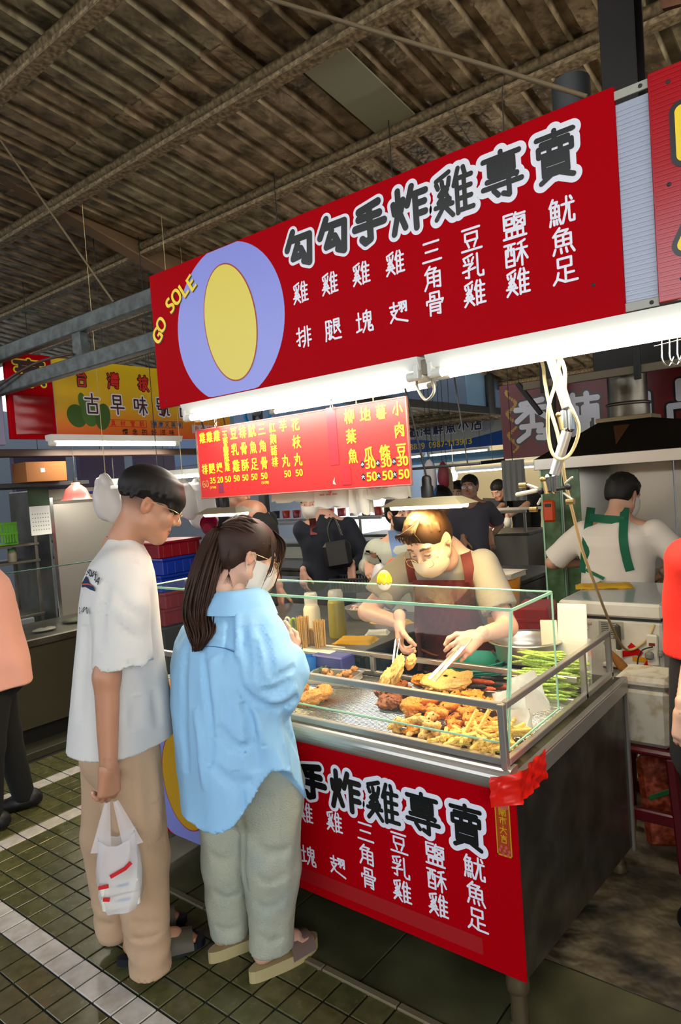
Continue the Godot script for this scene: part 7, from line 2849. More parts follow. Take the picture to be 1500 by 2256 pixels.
# face mask: a shell over nose, mouth and chin, with loops to the ears
func mask(parent: Node3D, T: Transform3D, m: Material) -> void:
	var rows := []
	for i in 9:
		var v := i / 8.0
		var y := lerpf(-0.112, -0.012, v)
		var row := []
		for k in 17:
			var u := k / 16.0 - 0.5
			var a := u * PI * 0.98
			var w := lerpf(0.055, 0.072, sqrt(v))
			var fwd := lerpf(0.09, 0.126, sin(clampf(v * 1.1, 0.0, 1.0) * PI * 0.75))
			row.append(T * Vector3(sin(a) * w, y + 0.012 * absf(u) + 0.002 * sin(v * 19.0), lerpf(0.012, fwd, cos(a))))
		rows.append(row)
	var b := MB.new()
	b.grid(rows)
	var o := wobj("face_mask", b, m, parent)
	b = MB.new()
	for e in [-1.0, 1.0]:
		b.tube([T * Vector3(e * 0.066, -0.018, 0.02), T * Vector3(e * 0.082, 0.012, -0.012)], 0.0016, 5)
		b.tube([T * Vector3(e * 0.052, -0.095, 0.016), T * Vector3(e * 0.083, -0.022, -0.02)], 0.0016, 5)
	wobj("ear_loop", b, m, o)

func person(label: String, base: Vector3) -> Node3D:
	return thing("person", label, "person", Vector3(base.x, 0.0, base.z))

func look(fwd: Vector3, pitch := 0.0, tilt := 0.0) -> Basis:
	var z := Vector3(fwd.x, 0, fwd.z).normalized()
	var x := Vector3.UP.cross(z).normalized()
	return Basis(x, Vector3.UP, z) * Basis(Vector3.RIGHT, deg_to_rad(pitch)) * Basis(Vector3.BACK, deg_to_rad(tilt))

# slide sandal: heel and toe points on the floor, up is +y
func sandal(parent: Node3D, heel: Vector3, toe: Vector3, sole_m: Material, strap_m: Material, lift: float, hole := false) -> void:
	var d := (toe - heel).normalized()
	var x := Vector3.UP.cross(d).normalized()
	var L := heel.distance_to(toe)
	var pts := PackedVector2Array()
	for i in 28:
		var a := TAU * i / 28
		var v := sin(a) * 0.5 + 0.5
		pts.append(Vector2(cos(a) * lerpf(0.036, 0.05, smoothstep(0.2, 0.75, v)) * (1.0 if v < 0.98 else 0.9), v * L))
	var b := MB.new()
	b.prism(pts, lift, Transform3D(Basis(x, d, x.cross(d)), heel + Vector3(0, lift / 2, 0)))
	var o := wobj("sandal", b, sole_m, parent)
	b = MB.new()
	var rows := []
	for i in 7:
		var v := lerpf(0.52, 0.86, i / 6.0)
		var row := []
		for k in 11:
			var a := PI * k / 10.0
			row.append(heel + d * v * L + x * cos(a) * 0.053 + Vector3.UP * (lift * 0.6 + sin(a) * lerpf(0.066, 0.048, i / 6.0)))
		rows.append(row)
	b.grid(rows)
	wobj("strap", b, strap_m, o)

func foot(F: Field, heel: Vector3, toe: Vector3, ankle: Vector3, lift: float) -> void:
	var d := (toe - heel).normalized()
	var x := Vector3.UP.cross(d).normalized()
	var L := heel.distance_to(toe)
	var u := Vector3.UP
	F.cap(ankle, heel + d * 0.05 + u * (lift + 0.045), 0.034, 0.034, 0.02)
	F.cap(heel + d * 0.04 + u * (lift + 0.03), heel + d * L * 0.7 + u * (lift + 0.024), 0.03, 0.026, 0.02)
	F.cap(heel + d * 0.08 + u * (lift + 0.05), heel + d * L * 0.68 + u * (lift + 0.028), 0.03, 0.024, 0.02)
	for i in 5:
		var s := (i - 2) * 0.0155
		var l: float = [0.93, 0.95, 0.93, 0.9, 0.85][i]
		F.cap(heel + d * L * 0.7 + x * s * 0.9 + u * (lift + 0.018), heel + d * L * l + x * s + u * (lift + 0.011), 0.012, 0.009, 0.006)

func customers() -> void:
	man_in_white()
	woman_in_blue()

func man_in_white() -> void:
	var D := 2.36
	var fwd := Vector3(0.585, 0, -0.811)
	var side := Vector3(0.811, 0, 0.585)      # his right, towards the camera
	var skin := Color(0.44, 0.205, 0.115)
	var base := Vector3(-2.12, 0, -1.37)
	var o := person("young man in a white tee and beige trousers holding a bag", base)
	var b := MB.new()
	# bare parts: head, neck, arms, feet
	var hc := at(331, 1114, D)
	var HB := look(fwd, 24.0, 0.0)
	head(b, hc, HB, 1.03, 0.0036, skin, {"fade": true})
	var F := Field.new(base + Vector3(-0.33, 0.0, -0.33), base + Vector3(0.36, 1.5, 0.33), 0.0108)
	var neck := at(268, 1212, D)
	F.cap(hc + HB * Vector3(0, -0.06, -0.035), neck, 0.054, 0.064, 0.03)
	F.cap(neck, at(262, 1400, D), 0.06, 0.1, 0.03)
	F.cap(at(262, 1400, D), at(268, 1640, D), 0.1, 0.1, 0.04)
	var sh_r := at(262, 1262, D) + side * 0.165
	var el_r := at(245, 1452, D) + side * 0.245
	var wr_r := at(249, 1622, D) + side * 0.268
	F.cap(neck - Vector3(0, 0.07, 0), sh_r, 0.045, 0.04, 0.02)
	F.chain([sh_r, el_r, wr_r], [0.042, 0.041, 0.028], 0.02)
	var sh_l := at(275, 1262, D) - side * 0.165
	F.cap(neck - Vector3(0, 0.07, 0), sh_l, 0.045, 0.04, 0.02)
	F.chain([sh_l, at(285, 1452, D) - side * 0.21, at(310, 1600, D) - side * 0.16], [0.052, 0.04, 0.03], 0.02)
	var heel_n := Vector3(-2.125, 0, -1.252)
	var toe_n := Vector3(-1.972, 0, -1.475)
	var heel_f := Vector3(-2.285, 0, -1.295)
	var toe_f := Vector3(-2.13, 0, -1.52)
	var ank_n := heel_n + fwd * 0.06 + Vector3(0, 0.11, 0)
	var ank_f := heel_f + fwd * 0.06 + Vector3(0, 0.11, 0)
	F.chain([at(285, 1640, D) + side * 0.08, at(312, 1870, D) + side * 0.1, ank_n], [0.08, 0.055, 0.036], 0.02)
	F.chain([at(250, 1640, D) - side * 0.08, at(240, 1870, D) - side * 0.08, ank_f], [0.08, 0.055, 0.036], 0.02)
	foot(F, heel_n, toe_n, ank_n, 0.028)
	foot(F, heel_f, toe_f, ank_f, 0.028)
	var from := b.v.size()
	F.mesh(b)
	plain_skin(b, from, skin)
	hand(b, wr_r, Vector3(-0.03, -1, 0.0) + fwd * -0.05, -side * 0.6 - fwd * 0.5, fwd, 1.02, 0.0036, skin, [0.75, 0.8, 0.85, 0.95, 0.7], 0.05)
	wobj("body", b, skin_mat(), o)
	# hair: full bowl on top, clipped sides
	var T := Transform3D(HB.scaled_local(Vector3.ONE * 1.03), hc)
	var H := Field.new(hc - Vector3.ONE * 0.17, hc + Vector3.ONE * 0.17, 0.0046)
	H.ell(T * Vector3(0, 0.06, -0.016), HB, Vector3(0.094, 0.078, 0.108), 0.02)
	H.ell(T * Vector3(0, 0.05, 0.062), HB * Basis(Vector3.RIGHT, 0.5), Vector3(0.07, 0.036, 0.052), 0.03)
	H.ell(T * Vector3(0, 0.045, -0.085), HB, Vector3(0.064, 0.045, 0.034), 0.03)
	for i in 46:
		var a := lerpf(-2.5, 2.5, i / 45.0)
		var q := Vector3(sin(a) * 0.082, 0.05, cos(a) * 0.098 - 0.012)
		var low := 0.012 if absf(a) < 0.9 else (0.045 if absf(a) < 1.9 else 0.016)
		H.cap(T * Vector3(q.x * 0.8, 0.088, q.z * 0.8), T * Vector3(q.x * 1.1, low + 0.008 * sin(i * 2.7), q.z * 1.14), 0.016, 0.007, 0.008)
	H.keep(T * Vector3(0, -0.03, 0.0), T.basis * Vector3(0, -1, 0).normalized())
	b = MB.new()
	H.mesh(b)
	wobj("hair", b, hair_mat(), o)
	glasses(o, T, mat("glasses_gold", Color(0.75, 0.68, 0.5), 0.3, 0.9))
	# oversized tee
	var S := Field.new(base + Vector3(-0.36, 0.68, -0.34), base + Vector3(0.36, 1.53, 0.36), 0.0085)
	var rows := []
	for q in [[1632, 152, 374, 0.215], [1560, 158, 368, 0.213], [1480, 165, 356, 0.21], [1400, 171, 347, 0.21], [1320, 178, 341, 0.212], [1270, 187, 336, 0.205], [1235, 202, 328, 0.165], [1205, 226, 312, 0.105], [1184, 240, 296, 0.07]]:
		rows.append([at((q[1] + q[2]) / 2.0, q[0], D), (q[2] - q[1]) / 2.0 * D / FOCAL, q[3]])
	S.loft(rows, fwd, side, 0.02, [[5, 0.006, 0.001, 0.4, 2.0], [3, 0.007, 0.001, 2.0, -1.5]])
	var nz := FastNoiseLite.new()
	nz.seed = 3
	nz.frequency = 2.3
	nz.fractal_octaves = 2
	var V := Field.new(base + Vector3(-0.36, 0.68, -0.34), base + Vector3(0.36, 1.53, 0.36), 0.0085)
	V.cap(at(262, 1252, D) + side * 0.12, at(270, 1330, D) + side * 0.185, 0.078, 0.084, 0.05)
	V.cap(at(270, 1330, D) + side * 0.185, at(277, 1480, D) + side * 0.205, 0.084, 0.1, 0.03)
	V.cap(at(270, 1252, D) - side * 0.12, at(280, 1480, D) - side * 0.2, 0.078, 0.095, 0.05)
	S.wrinkle(nz, 0.008, Vector3(1, 0.7, 1))
	V.wrinkle(nz, 0.008, Vector3(1, 0.7, 1))
	V.keep(at(277, 1434, D), Vector3(0, -1, 0))
	for i in S.f.size():
		var e := V.f[i]
		if e < 0.06:
			var d := S.f[i]
			var g := maxf(0.03 - absf(d - e), 0.0) / 0.03
			S.f[i] = minf(d, e) - g * g * 0.03 * 0.25 * clampf((S.o.y + (i / S.nx % S.ny) * S.h - 1.15) * 5.0, 0.0, 1.0)
	for q in [[[[236, 1280], [226, 1330], [220, 1390], [217, 1430]], 0.016, 0.014], [[[262, 1240], [300, 1225], [325, 1260]], 0.02, 0.004], [[[330, 1450], [342, 1520], [350, 1600]], 0.02, 0.008], [[[285, 1460], [295, 1540], [300, 1610]], 0.022, 0.009], [[[185, 1380], [180, 1480], [175, 1590]], 0.02, 0.008], [[[255, 1300], [280, 1340], [320, 1360]], 0.02, 0.005], [[[240, 1350], [275, 1395], [320, 1405]], 0.018, 0.005]]:
		crease(S, D, q[0], q[1], q[2] * 1.5)
	S.keep(at(262, 1626, D), Vector3.DOWN)
	b = MB.new()
	S.mesh(b)
	var tee := wobj("shirt", b, cloth("tee_white", Color(0.8, 0.79, 0.77), 0.9, 2.0), o)
	# back print: arc of letters, a fish and a word
	var ink := mat("print_navy", Color(0.1, 0.13, 0.2), 0.8)
	var back := -fwd
	b = MB.new()
	var word := "SONIA"
	for k in 5:
		var ang := lerpf(-0.5, 0.75, k / 4.0)
		var px := Vector2(196, 1262) + Vector2(k * 5.5, k * k * 1.1)
		latin_on(b, word[k], S, px, D, 0.022, -ang * 40.0)
	for k in 3:
		latin_on(b, "ING"[k], S, Vector2(178 + k * 8, 1345), D, 0.02, -4.0)
	tag(wobj("print_letters", b, ink, tee), "", "", "", "stuff")
	b = MB.new()
	flat_on(b, S, D, [Vector2(180, 1285), Vector2(190, 1268), Vector2(196, 1284), Vector2(206, 1293), Vector2(209, 1303), Vector2(198, 1299), Vector2(188, 1293), Vector2(180, 1294)])
	wobj("print_fish", b, mat("print_blue", Color(0.05, 0.15, 0.32), 0.8), tee)
	b = MB.new()
	flat_on(b, S, D - 0.001, [Vector2(180, 1286), Vector2(196, 1285), Vector2(205, 1291), Vector2(196, 1288), Vector2(180, 1289)])
	wobj("print_stripe", b, mat("print_orange", Color(0.75, 0.3, 0.2), 0.8), tee)
	# trousers
	var P := Field.new(base + Vector3(-0.3, 0.02, -0.3), base + Vector3(0.34, 1.0, 0.3), 0.0095)
	P.cap(at(262, 1560, D), at(264, 1660, D), 0.125, 0.135, 0.05)
	P.chain([at(285, 1650, D) + side * 0.075, at(312, 1860, D) + side * 0.095, at(333, 2100, D) + side * 0.1], [0.113, 0.1, 0.072], 0.02)
	P.chain([at(246, 1650, D) - side * 0.075, at(238, 1860, D) - side * 0.075, at(248, 2068, D + 0.03) - side * 0.06], [0.113, 0.088, 0.064], 0.02)
	nz.frequency = 3.2
	nz.seed = 8
	P.wrinkle(nz, 0.016, Vector3(1, 0.45, 1))
	var j := 0
	for z in P.nz:
		for y in P.ny:
			var py := P.o.y + y * P.h
			for x in P.nx:
				if py < 0.2 and P.f[j] < 0.06:   # stacked folds at the hem
					P.f[j] += 0.0025 * sin(py * 70.0 + x * 0.35 + z * 0.2)
				j += 1
	for q in [[[[292, 1650], [300, 1800], [312, 1950], [322, 2080]], 0.012, 0.004], [[[215, 1640], [225, 1760], [240, 1880], [255, 1960]], 0.02, 0.01], [[[340, 1660], [350, 1760], [345, 1850]], 0.025, -0.008], [[[290, 2030], [320, 2040], [360, 2030]], 0.014, 0.006], [[[285, 2065], [310, 2072], [350, 2062]], 0.012, 0.006], [[[220, 2030], [240, 2040], [262, 2035]], 0.012, 0.006], [[[300, 1840], [330, 1860], [365, 1850]], 0.02, 0.006], [[[268, 1700], [275, 1760], [290, 1860]], 0.022, 0.007]]:
		crease(P, D, q[0], q[1], q[2] * 1.5)
	P.keep(Vector3(0, 0.045, 0), Vector3.DOWN)
	b = MB.new()
	P.mesh(b)
	wobj("trousers", b, cloth("beige_cloth", Color(0.7, 0.58, 0.46), 0.85, 3.0), o)
	var navy := mat("sole_navy", Color(0.03, 0.045, 0.08), 0.6)
	var strap := mat("strap_taupe", Color(0.3, 0.27, 0.2), 0.6)
	sandal(o, heel_n - fwd * 0.015, toe_n + fwd * 0.02, navy, strap, 0.026)
	sandal(o, heel_f - fwd * 0.015, toe_f + fwd * 0.02, navy, strap, 0.026)
	# the bag in his hand: carrier with two boxes
	var top := wr_r + Vector3(0, -0.125, 0)
	var bag := thing("carrier_bag", "white carrier bag with red print hanging from the man's hand", "carrier bag", top + Vector3(0, -0.32, 0))
	var film := mat("carrier_film", Color(0.88, 0.86, 0.86, 0.5), 0.35)
	film.transparency = BaseMaterial3D.TRANSPARENCY_ALPHA
	var bc := top + Vector3(0.01, -0.32, 0)
	b = MB.new()
	var rr := []
	for q in 12:
		var v := q / 11.0
		var row := []
		for k in 28:
			var a := TAU * k / 28
			var wx := lerpf(0.066, 0.074, v) * (1.0 - 0.25 * pow(1.0 - v, 6.0)) * (1.0 - 0.25 * v * v)
			var wz := lerpf(0.05, 0.035, v)
			row.append(bc + fwd * signf(cos(a)) * pow(absf(cos(a)), 0.6) * (wx + 0.005 * sin(k * 2.0 + q)) + side * signf(sin(a)) * pow(absf(sin(a)), 0.6) * (wz + 0.004 * sin(k * 1.3 + q * 0.8)) + Vector3(0, 0.006 + v * 0.2 + (0.03 * absf(cos(a)) if q == 11 else 0.0), 0))
		rr.append(row)
	b.grid(rr, true)
	b.poly(rr[0], Vector3.DOWN)
	wobj("film", b, film, bag)
	for e in [-1.0, 1.0]:
		var hr := []
		for q in 9:
			var v := q / 8.0
			var c: Vector3 = (bc + fwd * e * 0.048 + Vector3(0, 0.19, 0)).lerp(top + fwd * e * 0.012 + Vector3(0, 0.015, 0), v)
			var wd := lerpf(0.03, 0.008, v)
			hr.append([c - fwd * wd + side * 0.01, c - fwd * wd * 0.3 + side * 0.016, c + fwd * wd * 0.4 + side * 0.012, c + fwd * wd + side * 0.006])
		b = MB.new()
		b.grid(hr)
		wobj("handle", b, film, bag)
	b = MB.new()
	for q in [[0.0, 0.135, 0.05, 20.0], [0.03, 0.15, 0.025, 40.0], [-0.045, 0.1, 0.03, 0.0], [-0.04, 0.06, 0.02, -15.0]]:
		b.box(Transform3D(Basis(fwd, Vector3.UP, side) * rot(0, 0, q[3]), bc + fwd * q[0] + Vector3(0, q[1], 0) + side * 0.052), Vector3(q[2], 0.012, 0.001), 0.0)
	tag(wobj("red_print", b, mat("bag_print_red", Color(0.75, 0.05, 0.08), 0.6), bag), "", "", "", "stuff")
	for q in 2:
		var bo := thing("lunch_box", ["lower white paper lunch box inside the carrier bag", "upper white paper lunch box inside the carrier bag"][q], "lunch box", bc + Vector3(0, 0.012 + q * 0.046, 0), atan2(side.x, side.z), "lunch boxes in the carrier bag")
		b = MB.new()
		b.bx(Vector3(0, 0.021, 0), Vector3(0.112, 0.042, 0.075), 0.005)
		obj("carton", b, mats.paper_white, bo)
		b = MB.new()
		b.bx(Vector3(0.01, 0.028, 0.0378), Vector3(0.035, 0.009, 0.0008), 0.0)
		obj("blue_mark", b, mat("mark_blue", Color(0.15, 0.45, 0.7), 0.6), bo)

# the first point of a garment's surface seen through a pixel
func hit(S: Field, px: Vector2, d0: float) -> Vector3:
	var d := d0 - 0.4
	while d < d0 + 0.4:
		var p := at(px.x, px.y, d)
		var q := ((p - S.o) / S.h).round()
		if q.x >= 0 and q.y >= 0 and q.z >= 0 and q.x < S.nx and q.y < S.ny and q.z < S.nz:
			if S.f[int(q.x) + S.nx * (int(q.y) + S.ny * int(q.z))] < 0.004:
				return p
		d += 0.003
	return at(px.x, px.y, d0)

func flat_on(b: MB, S: Field, D: float, pts: Array) -> void:
	var w := []
	var c := Vector3.ZERO
	for q in pts:
		var p := hit(S, q, D)
		w.append(p + (EYE - p).normalized() * 0.004)
		c += w[-1]
	c /= pts.size()
	var n := (EYE - c).normalized()
	for i in w.size():
		b.poly([c, w[i], w[(i + 1) % w.size()]], n)

func latin_on(b: MB, ch: String, S: Field, px: Vector2, D: float, h: float, turn: float) -> void:
	var p := hit(S, px, D)
	var px1 := hit(S, px + Vector2(7, 0), D)
	var py1 := hit(S, px - Vector2(0, 7), D)
	var x := (px1 - p).normalized()
	var y := (py1 - p).normalized()
	var n := x.cross(y).normalized()
	y = n.cross(x).normalized()
	latin(b, ch, Transform3D(Basis(x, y, n) * rot(0, 0, turn), p + n * 0.004), h)

func woman_in_blue() -> void:
	var D := 2.31
	var fwd := Vector3(0.2, 0, -0.98).normalized()
	var side := Vector3(0.98, 0, 0.2).normalized()       # her right
	var skin := Color(0.58, 0.33, 0.23)
	var base := Vector3(-1.74, 0, -1.54)
	var o := person("woman with a long ponytail in a pale blue shirt and jeans", base)
	var b := MB.new()
	var face := Vector3(0.5, 0, -0.86).normalized()
	var hc := at(547, 1226, D)
	var HB := look(face, 26.0, -2.0)
	head(b, hc, HB, 0.97, 0.0036, skin)
	var T := Transform3D(HB.scaled_local(Vector3.ONE * 0.97), hc)
	var F := Field.new(base + Vector3(-0.32, 0.0, -0.36), base + Vector3(0.36, 1.4, 0.32), 0.0108)
	var neck := at(527, 1330, D)
	F.cap(T * Vector3(0, -0.06, -0.035), neck, 0.047, 0.055, 0.03)
	F.cap(neck, at(512, 1480, D), 0.07, 0.11, 0.05)
	F.cap(at(512, 1480, D), at(540, 1670, D), 0.1, 0.09, 0.04)
	var el := at(618, 1520, D - 0.14)
	var wr := at(640, 1455, D - 0.1)
	F.chain([at(575, 1390, D - 0.1), el, wr], [0.045, 0.036, 0.026], 0.02)
	var heel_r := Vector3(-1.672, 0, -1.452)
	var toe_r := Vector3(-1.618, 0, -1.69)
	var heel_l := Vector3(-1.862, 0, -1.44)
	var toe_l := Vector3(-1.8, 0, -1.68)
	foot(F, heel_r, toe_r, heel_r + fwd * 0.055 + Vector3(0, 0.12, 0), 0.042)
	foot(F, heel_l, toe_l, heel_l + fwd * 0.055 + Vector3(0, 0.12, 0), 0.042)
	F.chain([at(590, 1740, D - 0.04), at(598, 1930, D - 0.05), heel_r + fwd * 0.055 + Vector3(0, 0.1, 0)], [0.07, 0.05, 0.034], 0.02)
	F.chain([at(505, 1740, D + 0.03), at(500, 1900, D + 0.05), heel_l + fwd * 0.055 + Vector3(0, 0.1, 0)], [0.07, 0.05, 0.034], 0.02)
	var from := b.v.size()
	F.mesh(b)
	plain_skin(b, from, skin)
	hand(b, wr, (at(629, 1420, D - 0.1) - wr), fwd * 0.3 - side, Vector3(0, 0.3, 0) + fwd, 0.92, 0.0034, skin, [0.5, 0.55, 0.6, 0.65, 0.5])
	wobj("body", b, skin_mat(), o)
	mask(o, T, mat("mask_white", Color(0.82, 0.79, 0.74), 0.8))
	glasses(o, T, mats.glasses_gold)
	# oversized shirt
	var S := Field.new(base + Vector3(-0.36, 0.52, -0.34), base + Vector3(0.4, 1.38, 0.34), 0.0082)
	var rows := []
	# image edges of the torso at each height; depth follows from the width of the body
	for q in [[1830, 412, 662, 0.25, 0.185], [1745, 404, 655, 0.25, 0.18], [1650, 392, 642, 0.25, 0.175], [1550, 383, 618, 0.245, 0.165], [1470, 386, 604, 0.24, 0.155], [1420, 398, 598, 0.23, 0.145], [1385, 418, 594, 0.205, 0.125], [1355, 452, 585, 0.15, 0.1], [1330, 482, 572, 0.085, 0.075], [1312, 492, 562, 0.06, 0.06]]:
		rows.append([at((q[1] + q[2]) / 2.0, q[0], D - 0.02), q[3], q[4]])
	var fold := [[4, 0.012, 0.001, 0.6, 1.2], [7, 0.0075, 0.0008, 1.9, -1.0], [11, 0.004, 0.0005, 0.2, 1.5]]
	S.loft(rows, side, fwd, 0.02, fold, [0.572, 0.755, 5.0])
	# near sleeve: full, bunched at the elbow, running up to the hand
	var e0 := at(572, 1395, D - 0.09)
	var e1 := at(590, 1480, D - 0.16)
	var e2 := at(606, 1520, D - 0.15)
	var e3 := at(642, 1478, D - 0.13)
	S.cap(e0, e1, 0.075, 0.08, 0.06)
	S.cap(e1, e2, 0.08, 0.072, 0.05)
	S.cap(e2, e3, 0.066, 0.048, 0.03)
	S.cap(e3, at(646, 1450, D - 0.12), 0.046, 0.036, 0.02)
	# far sleeve
	S.cap(at(455, 1400, D + 0.1), at(440, 1520, D + 0.16), 0.07, 0.07, 0.06)
	S.cap(at(440, 1520, D + 0.16), at(560, 1500, D + 0.22), 0.06, 0.045, 0.04)
	var nz := FastNoiseLite.new()
	nz.seed = 12
	nz.frequency = 2.6
	nz.fractal_octaves = 3
	nz.fractal_type = FastNoiseLite.FRACTAL_RIDGED
	S.wrinkle(nz, -0.01, Vector3(1.3, 0.55, 1.3))
	for q in [[[[503, 1335], [506, 1390], [507, 1440], [503, 1490], [515, 1550]], 0.013, 0.022], [[[520, 1345], [522, 1400], [524, 1460]], 0.014, -0.008], [[[446, 1440], [455, 1520], [462, 1600], [458, 1690]], 0.013, 0.016], [[[465, 1450], [475, 1540], [480, 1620]], 0.016, -0.01], [[[418, 1400], [402, 1490], [402, 1590], [410, 1700]], 0.016, 0.014], [[[515, 1450], [524, 1505], [548, 1540], [590, 1563], [630, 1558], [655, 1535]], 0.014, 0.024], [[[540, 1545], [552, 1610], [565, 1700]], 0.014, 0.016], [[[560, 1555], [582, 1640], [598, 1730]], 0.015, -0.012], [[[600, 1572], [622, 1640], [640, 1690]], 0.012, 0.018], [[[625, 1568], [645, 1620], [662, 1665]], 0.012, 0.016], [[[480, 1600], [510, 1640], [540, 1652], [556, 1630]], 0.014, 0.012], [[[470, 1690], [515, 1728], [555, 1722]], 0.014, 0.012], [[[430, 1560], [440, 1640], [445, 1740]], 0.015, -0.01], [[[570, 1375], [590, 1430], [598, 1490]], 0.012, 0.012], [[[560, 1410], [566, 1470], [580, 1512]], 0.013, 0.01], [[[575, 1520], [605, 1522], [640, 1498]], 0.011, 0.016], [[[590, 1545], [620, 1540], [655, 1512]], 0.011, -0.01], [[[598, 1495], [622, 1488], [650, 1468]], 0.01, 0.014], [[[532, 1380], [545, 1440], [548, 1500]], 0.014, 0.012], [[[520, 1700], [530, 1750], [535, 1790]], 0.013, 0.01], [[[600, 1700], [590, 1740], [570, 1775]], 0.012, 0.008]]:
		crease(S, D - 0.02, q[0], q[1] * 0.9, q[2] * 1.7)
	b = MB.new()
	S.mesh(b)
	var sm := cloth("shirt_blue", Color(0.56, 0.75, 0.89), 0.7, 2.0)
	var shirt := wobj("shirt", b, sm, o)
	# collar: a folded band round the neck
	var cr := []
	for i in 7:
		var v := i / 6.0
		var row := []
		for k in 25:
			var a := lerpf(-2.75, 2.75, k / 24.0)
			var r := lerpf(0.068, 0.128, v) + 0.003 * sin(k * 1.7)
			var y := lerpf(0.04, -0.03, v * v) + 0.014 * sin(v * PI) - 0.03 * smoothstep(1.6, 2.7, absf(a)) * v
			row.append(at(525, 1322, D - 0.01) + (fwd * -cos(a) * 1.0 + side * sin(a)) * r + Vector3(0, y, 0))
		cr.append(row)
	b = MB.new()
	b.grid(cr)
	wobj("collar", b, sm, shirt)
	# hair: cap of tight strands drawn back into the ponytail, loose fringe
	var hm := hair_mat("hair_brown", Color(0.2, 0.125, 0.085))
	var H := Field.new(hc - Vector3.ONE * 0.16, hc + Vector3.ONE * 0.17, 0.0045)
	H.ell(T * Vector3(0, 0.042, -0.02), HB, Vector3(0.086, 0.089, 0.104), 0.02)
	H.ell(T * Vector3(0, 0.03, -0.085), HB, Vector3(0.05, 0.055, 0.036), 0.02)
	H.ell(T * Vector3(0, -0.05, 0.085), HB, Vector3(0.066, 0.09, 0.075), 0.01, true)
	H.ell(T * Vector3(0, -0.02, -0.062), HB, Vector3(0.068, 0.06, 0.05), 0.02)
	for e in [-1.0, 1.0]:
		H.ell(T * Vector3(e * 0.088, -0.012, 0.002), HB, Vector3(0.02, 0.034, 0.024), 0.006, true)
	b = MB.new()
	H.mesh(b)
	var root := T * Vector3(0, 0.062, -0.128)
	var lines := []
	for k in 110:
		var a := k * 2.399
		var v := sqrt((k + 0.5) / 110.0)
		var dir := Vector3(sin(a) * v, 0, cos(a) * v)
		var st := Vector3(dir.x * 0.086, 0.13 - 0.085 * v * v, dir.z * 0.1 - 0.012)
		if dir.z > 0.35 and v > 0.8:
			st.y = 0.055
		var mid := st.lerp(Vector3(0, 0.062, -0.128), 0.5)
		mid = Vector3(0, 0.035, -0.016) + (mid - Vector3(0, 0.035, -0.016)).normalized() * Vector3(0.091, 0.096, 0.108).length() * 0.61
		lines.append([T * st, T * mid, root + T.basis * Vector3(sin(a) * 0.012, cos(a) * 0.012, 0.0)])
	strands(b, lines, 0.0065)
	# ponytail
	var path := [root, at(484, 1180, D + 0.0), at(466, 1240, D - 0.03), at(448, 1310, D - 0.06), at(440, 1355, D - 0.08), at(444, 1398, D - 0.08), at(434, 1432, D - 0.09)]
	var wide := [0.02, 0.046, 0.066, 0.07, 0.056, 0.042, 0.012]
	for j in range(3, 7):
		var q := Vector2([448, 441, 446, 435][j - 3], [1312, 1356, 1398, 1434][j - 3])
		var p := hit(S, q, D)
		path[j] = p + (EYE - p).normalized() * [0.05, 0.045, 0.03, 0.012][j - 3]
	lines = []
	for k in 150:
		var a := k * 2.399
		var r := sqrt((k + 0.5) / 150.0)
		var l := []
		var stop := 7 if k % 3 == 0 else (6 if k % 3 == 1 else 7)
		for j in stop:
			var wob := 0.006 * sin(j * 1.7 + k)
			l.append(path[j] + (side * cos(a) * 0.9 + Vector3(0, 0.1, 0) * cos(a) + fwd * sin(a)) * (r * wide[j] + wob * r))
		lines.append(l)
	strands(b, lines, 0.0052)
	# fringe and loose locks over the temple
	lines = []
	for k in 60:
		var e := lerpf(-0.055, 0.07, rng.randf())
		lines.append([T * Vector3(e * 0.4, 0.115, 0.05), T * Vector3(e * 0.9, 0.085, 0.098), T * Vector3(e * 1.15, 0.02, 0.122 - absf(e) * 0.3), T * Vector3(e * 1.2 + 0.006 * sin(k * 1.9), -0.055 + 0.03 * sin(k * 1.3), 0.128 - absf(e) * 0.4)])
	for k in 12:
		var e := rng.randf()
		lines.append([T * Vector3(-0.07, 0.09, 0.03), T * Vector3(-0.084, 0.03, 0.05 + 0.02 * e), T * Vector3(-0.078, -0.04 * e, 0.06 + 0.02 * e), T * Vector3(-0.07, -0.02 - 0.08 * rng.randf(), 0.065)])
	for k in 7:
		lines.append([T * Vector3(-0.06, 0.02, -0.08), T * Vector3(-0.066, -0.04, -0.06 - 0.004 * k), T * Vector3(-0.05, -0.12, -0.06 + 0.006 * k)])
	strands(b, lines, 0.0013)
	wobj("hair", b, hm, o)
	b = MB.new()
	b.lathe([Vector2(0.012, -0.008), Vector2(0.019, -0.004), Vector2(0.019, 0.004), Vector2(0.012, 0.008)], 14, Transform3D(Basis(side, (path[1] - root).normalized(), side.cross((path[1] - root).normalized())), root))
	wobj("hair_tie", b, mats.black, o)
	# seams: yoke across the back
	b = MB.new()
	var sp := []
	for q in [[445, 1424], [470, 1424], [495, 1428], [515, 1436]]:
		sp.append(hit(S, Vector2(q[0], q[1]), D) + (EYE - at(500, 1430, D)).normalized() * 0.001)
	b.tube(sp, 0.0018, 5)
	wobj("yoke_seam", b, mat("seam_blue", Color(0.26, 0.42, 0.6), 0.8), shirt)
	# jeans
	var P := Field.new(base + Vector3(-0.3, 0.03, -0.3), base + Vector3(0.32, 0.86, 0.3), 0.0095)
	P.cap(at(540, 1640, D), at(548, 1720, D), 0.13, 0.145, 0.05)
	P.chain([at(596, 1720, D - 0.05), at(598, 1900, D - 0.05), at(598, 2118, D - 0.02)], [0.112, 0.094, 0.07], 0.03)
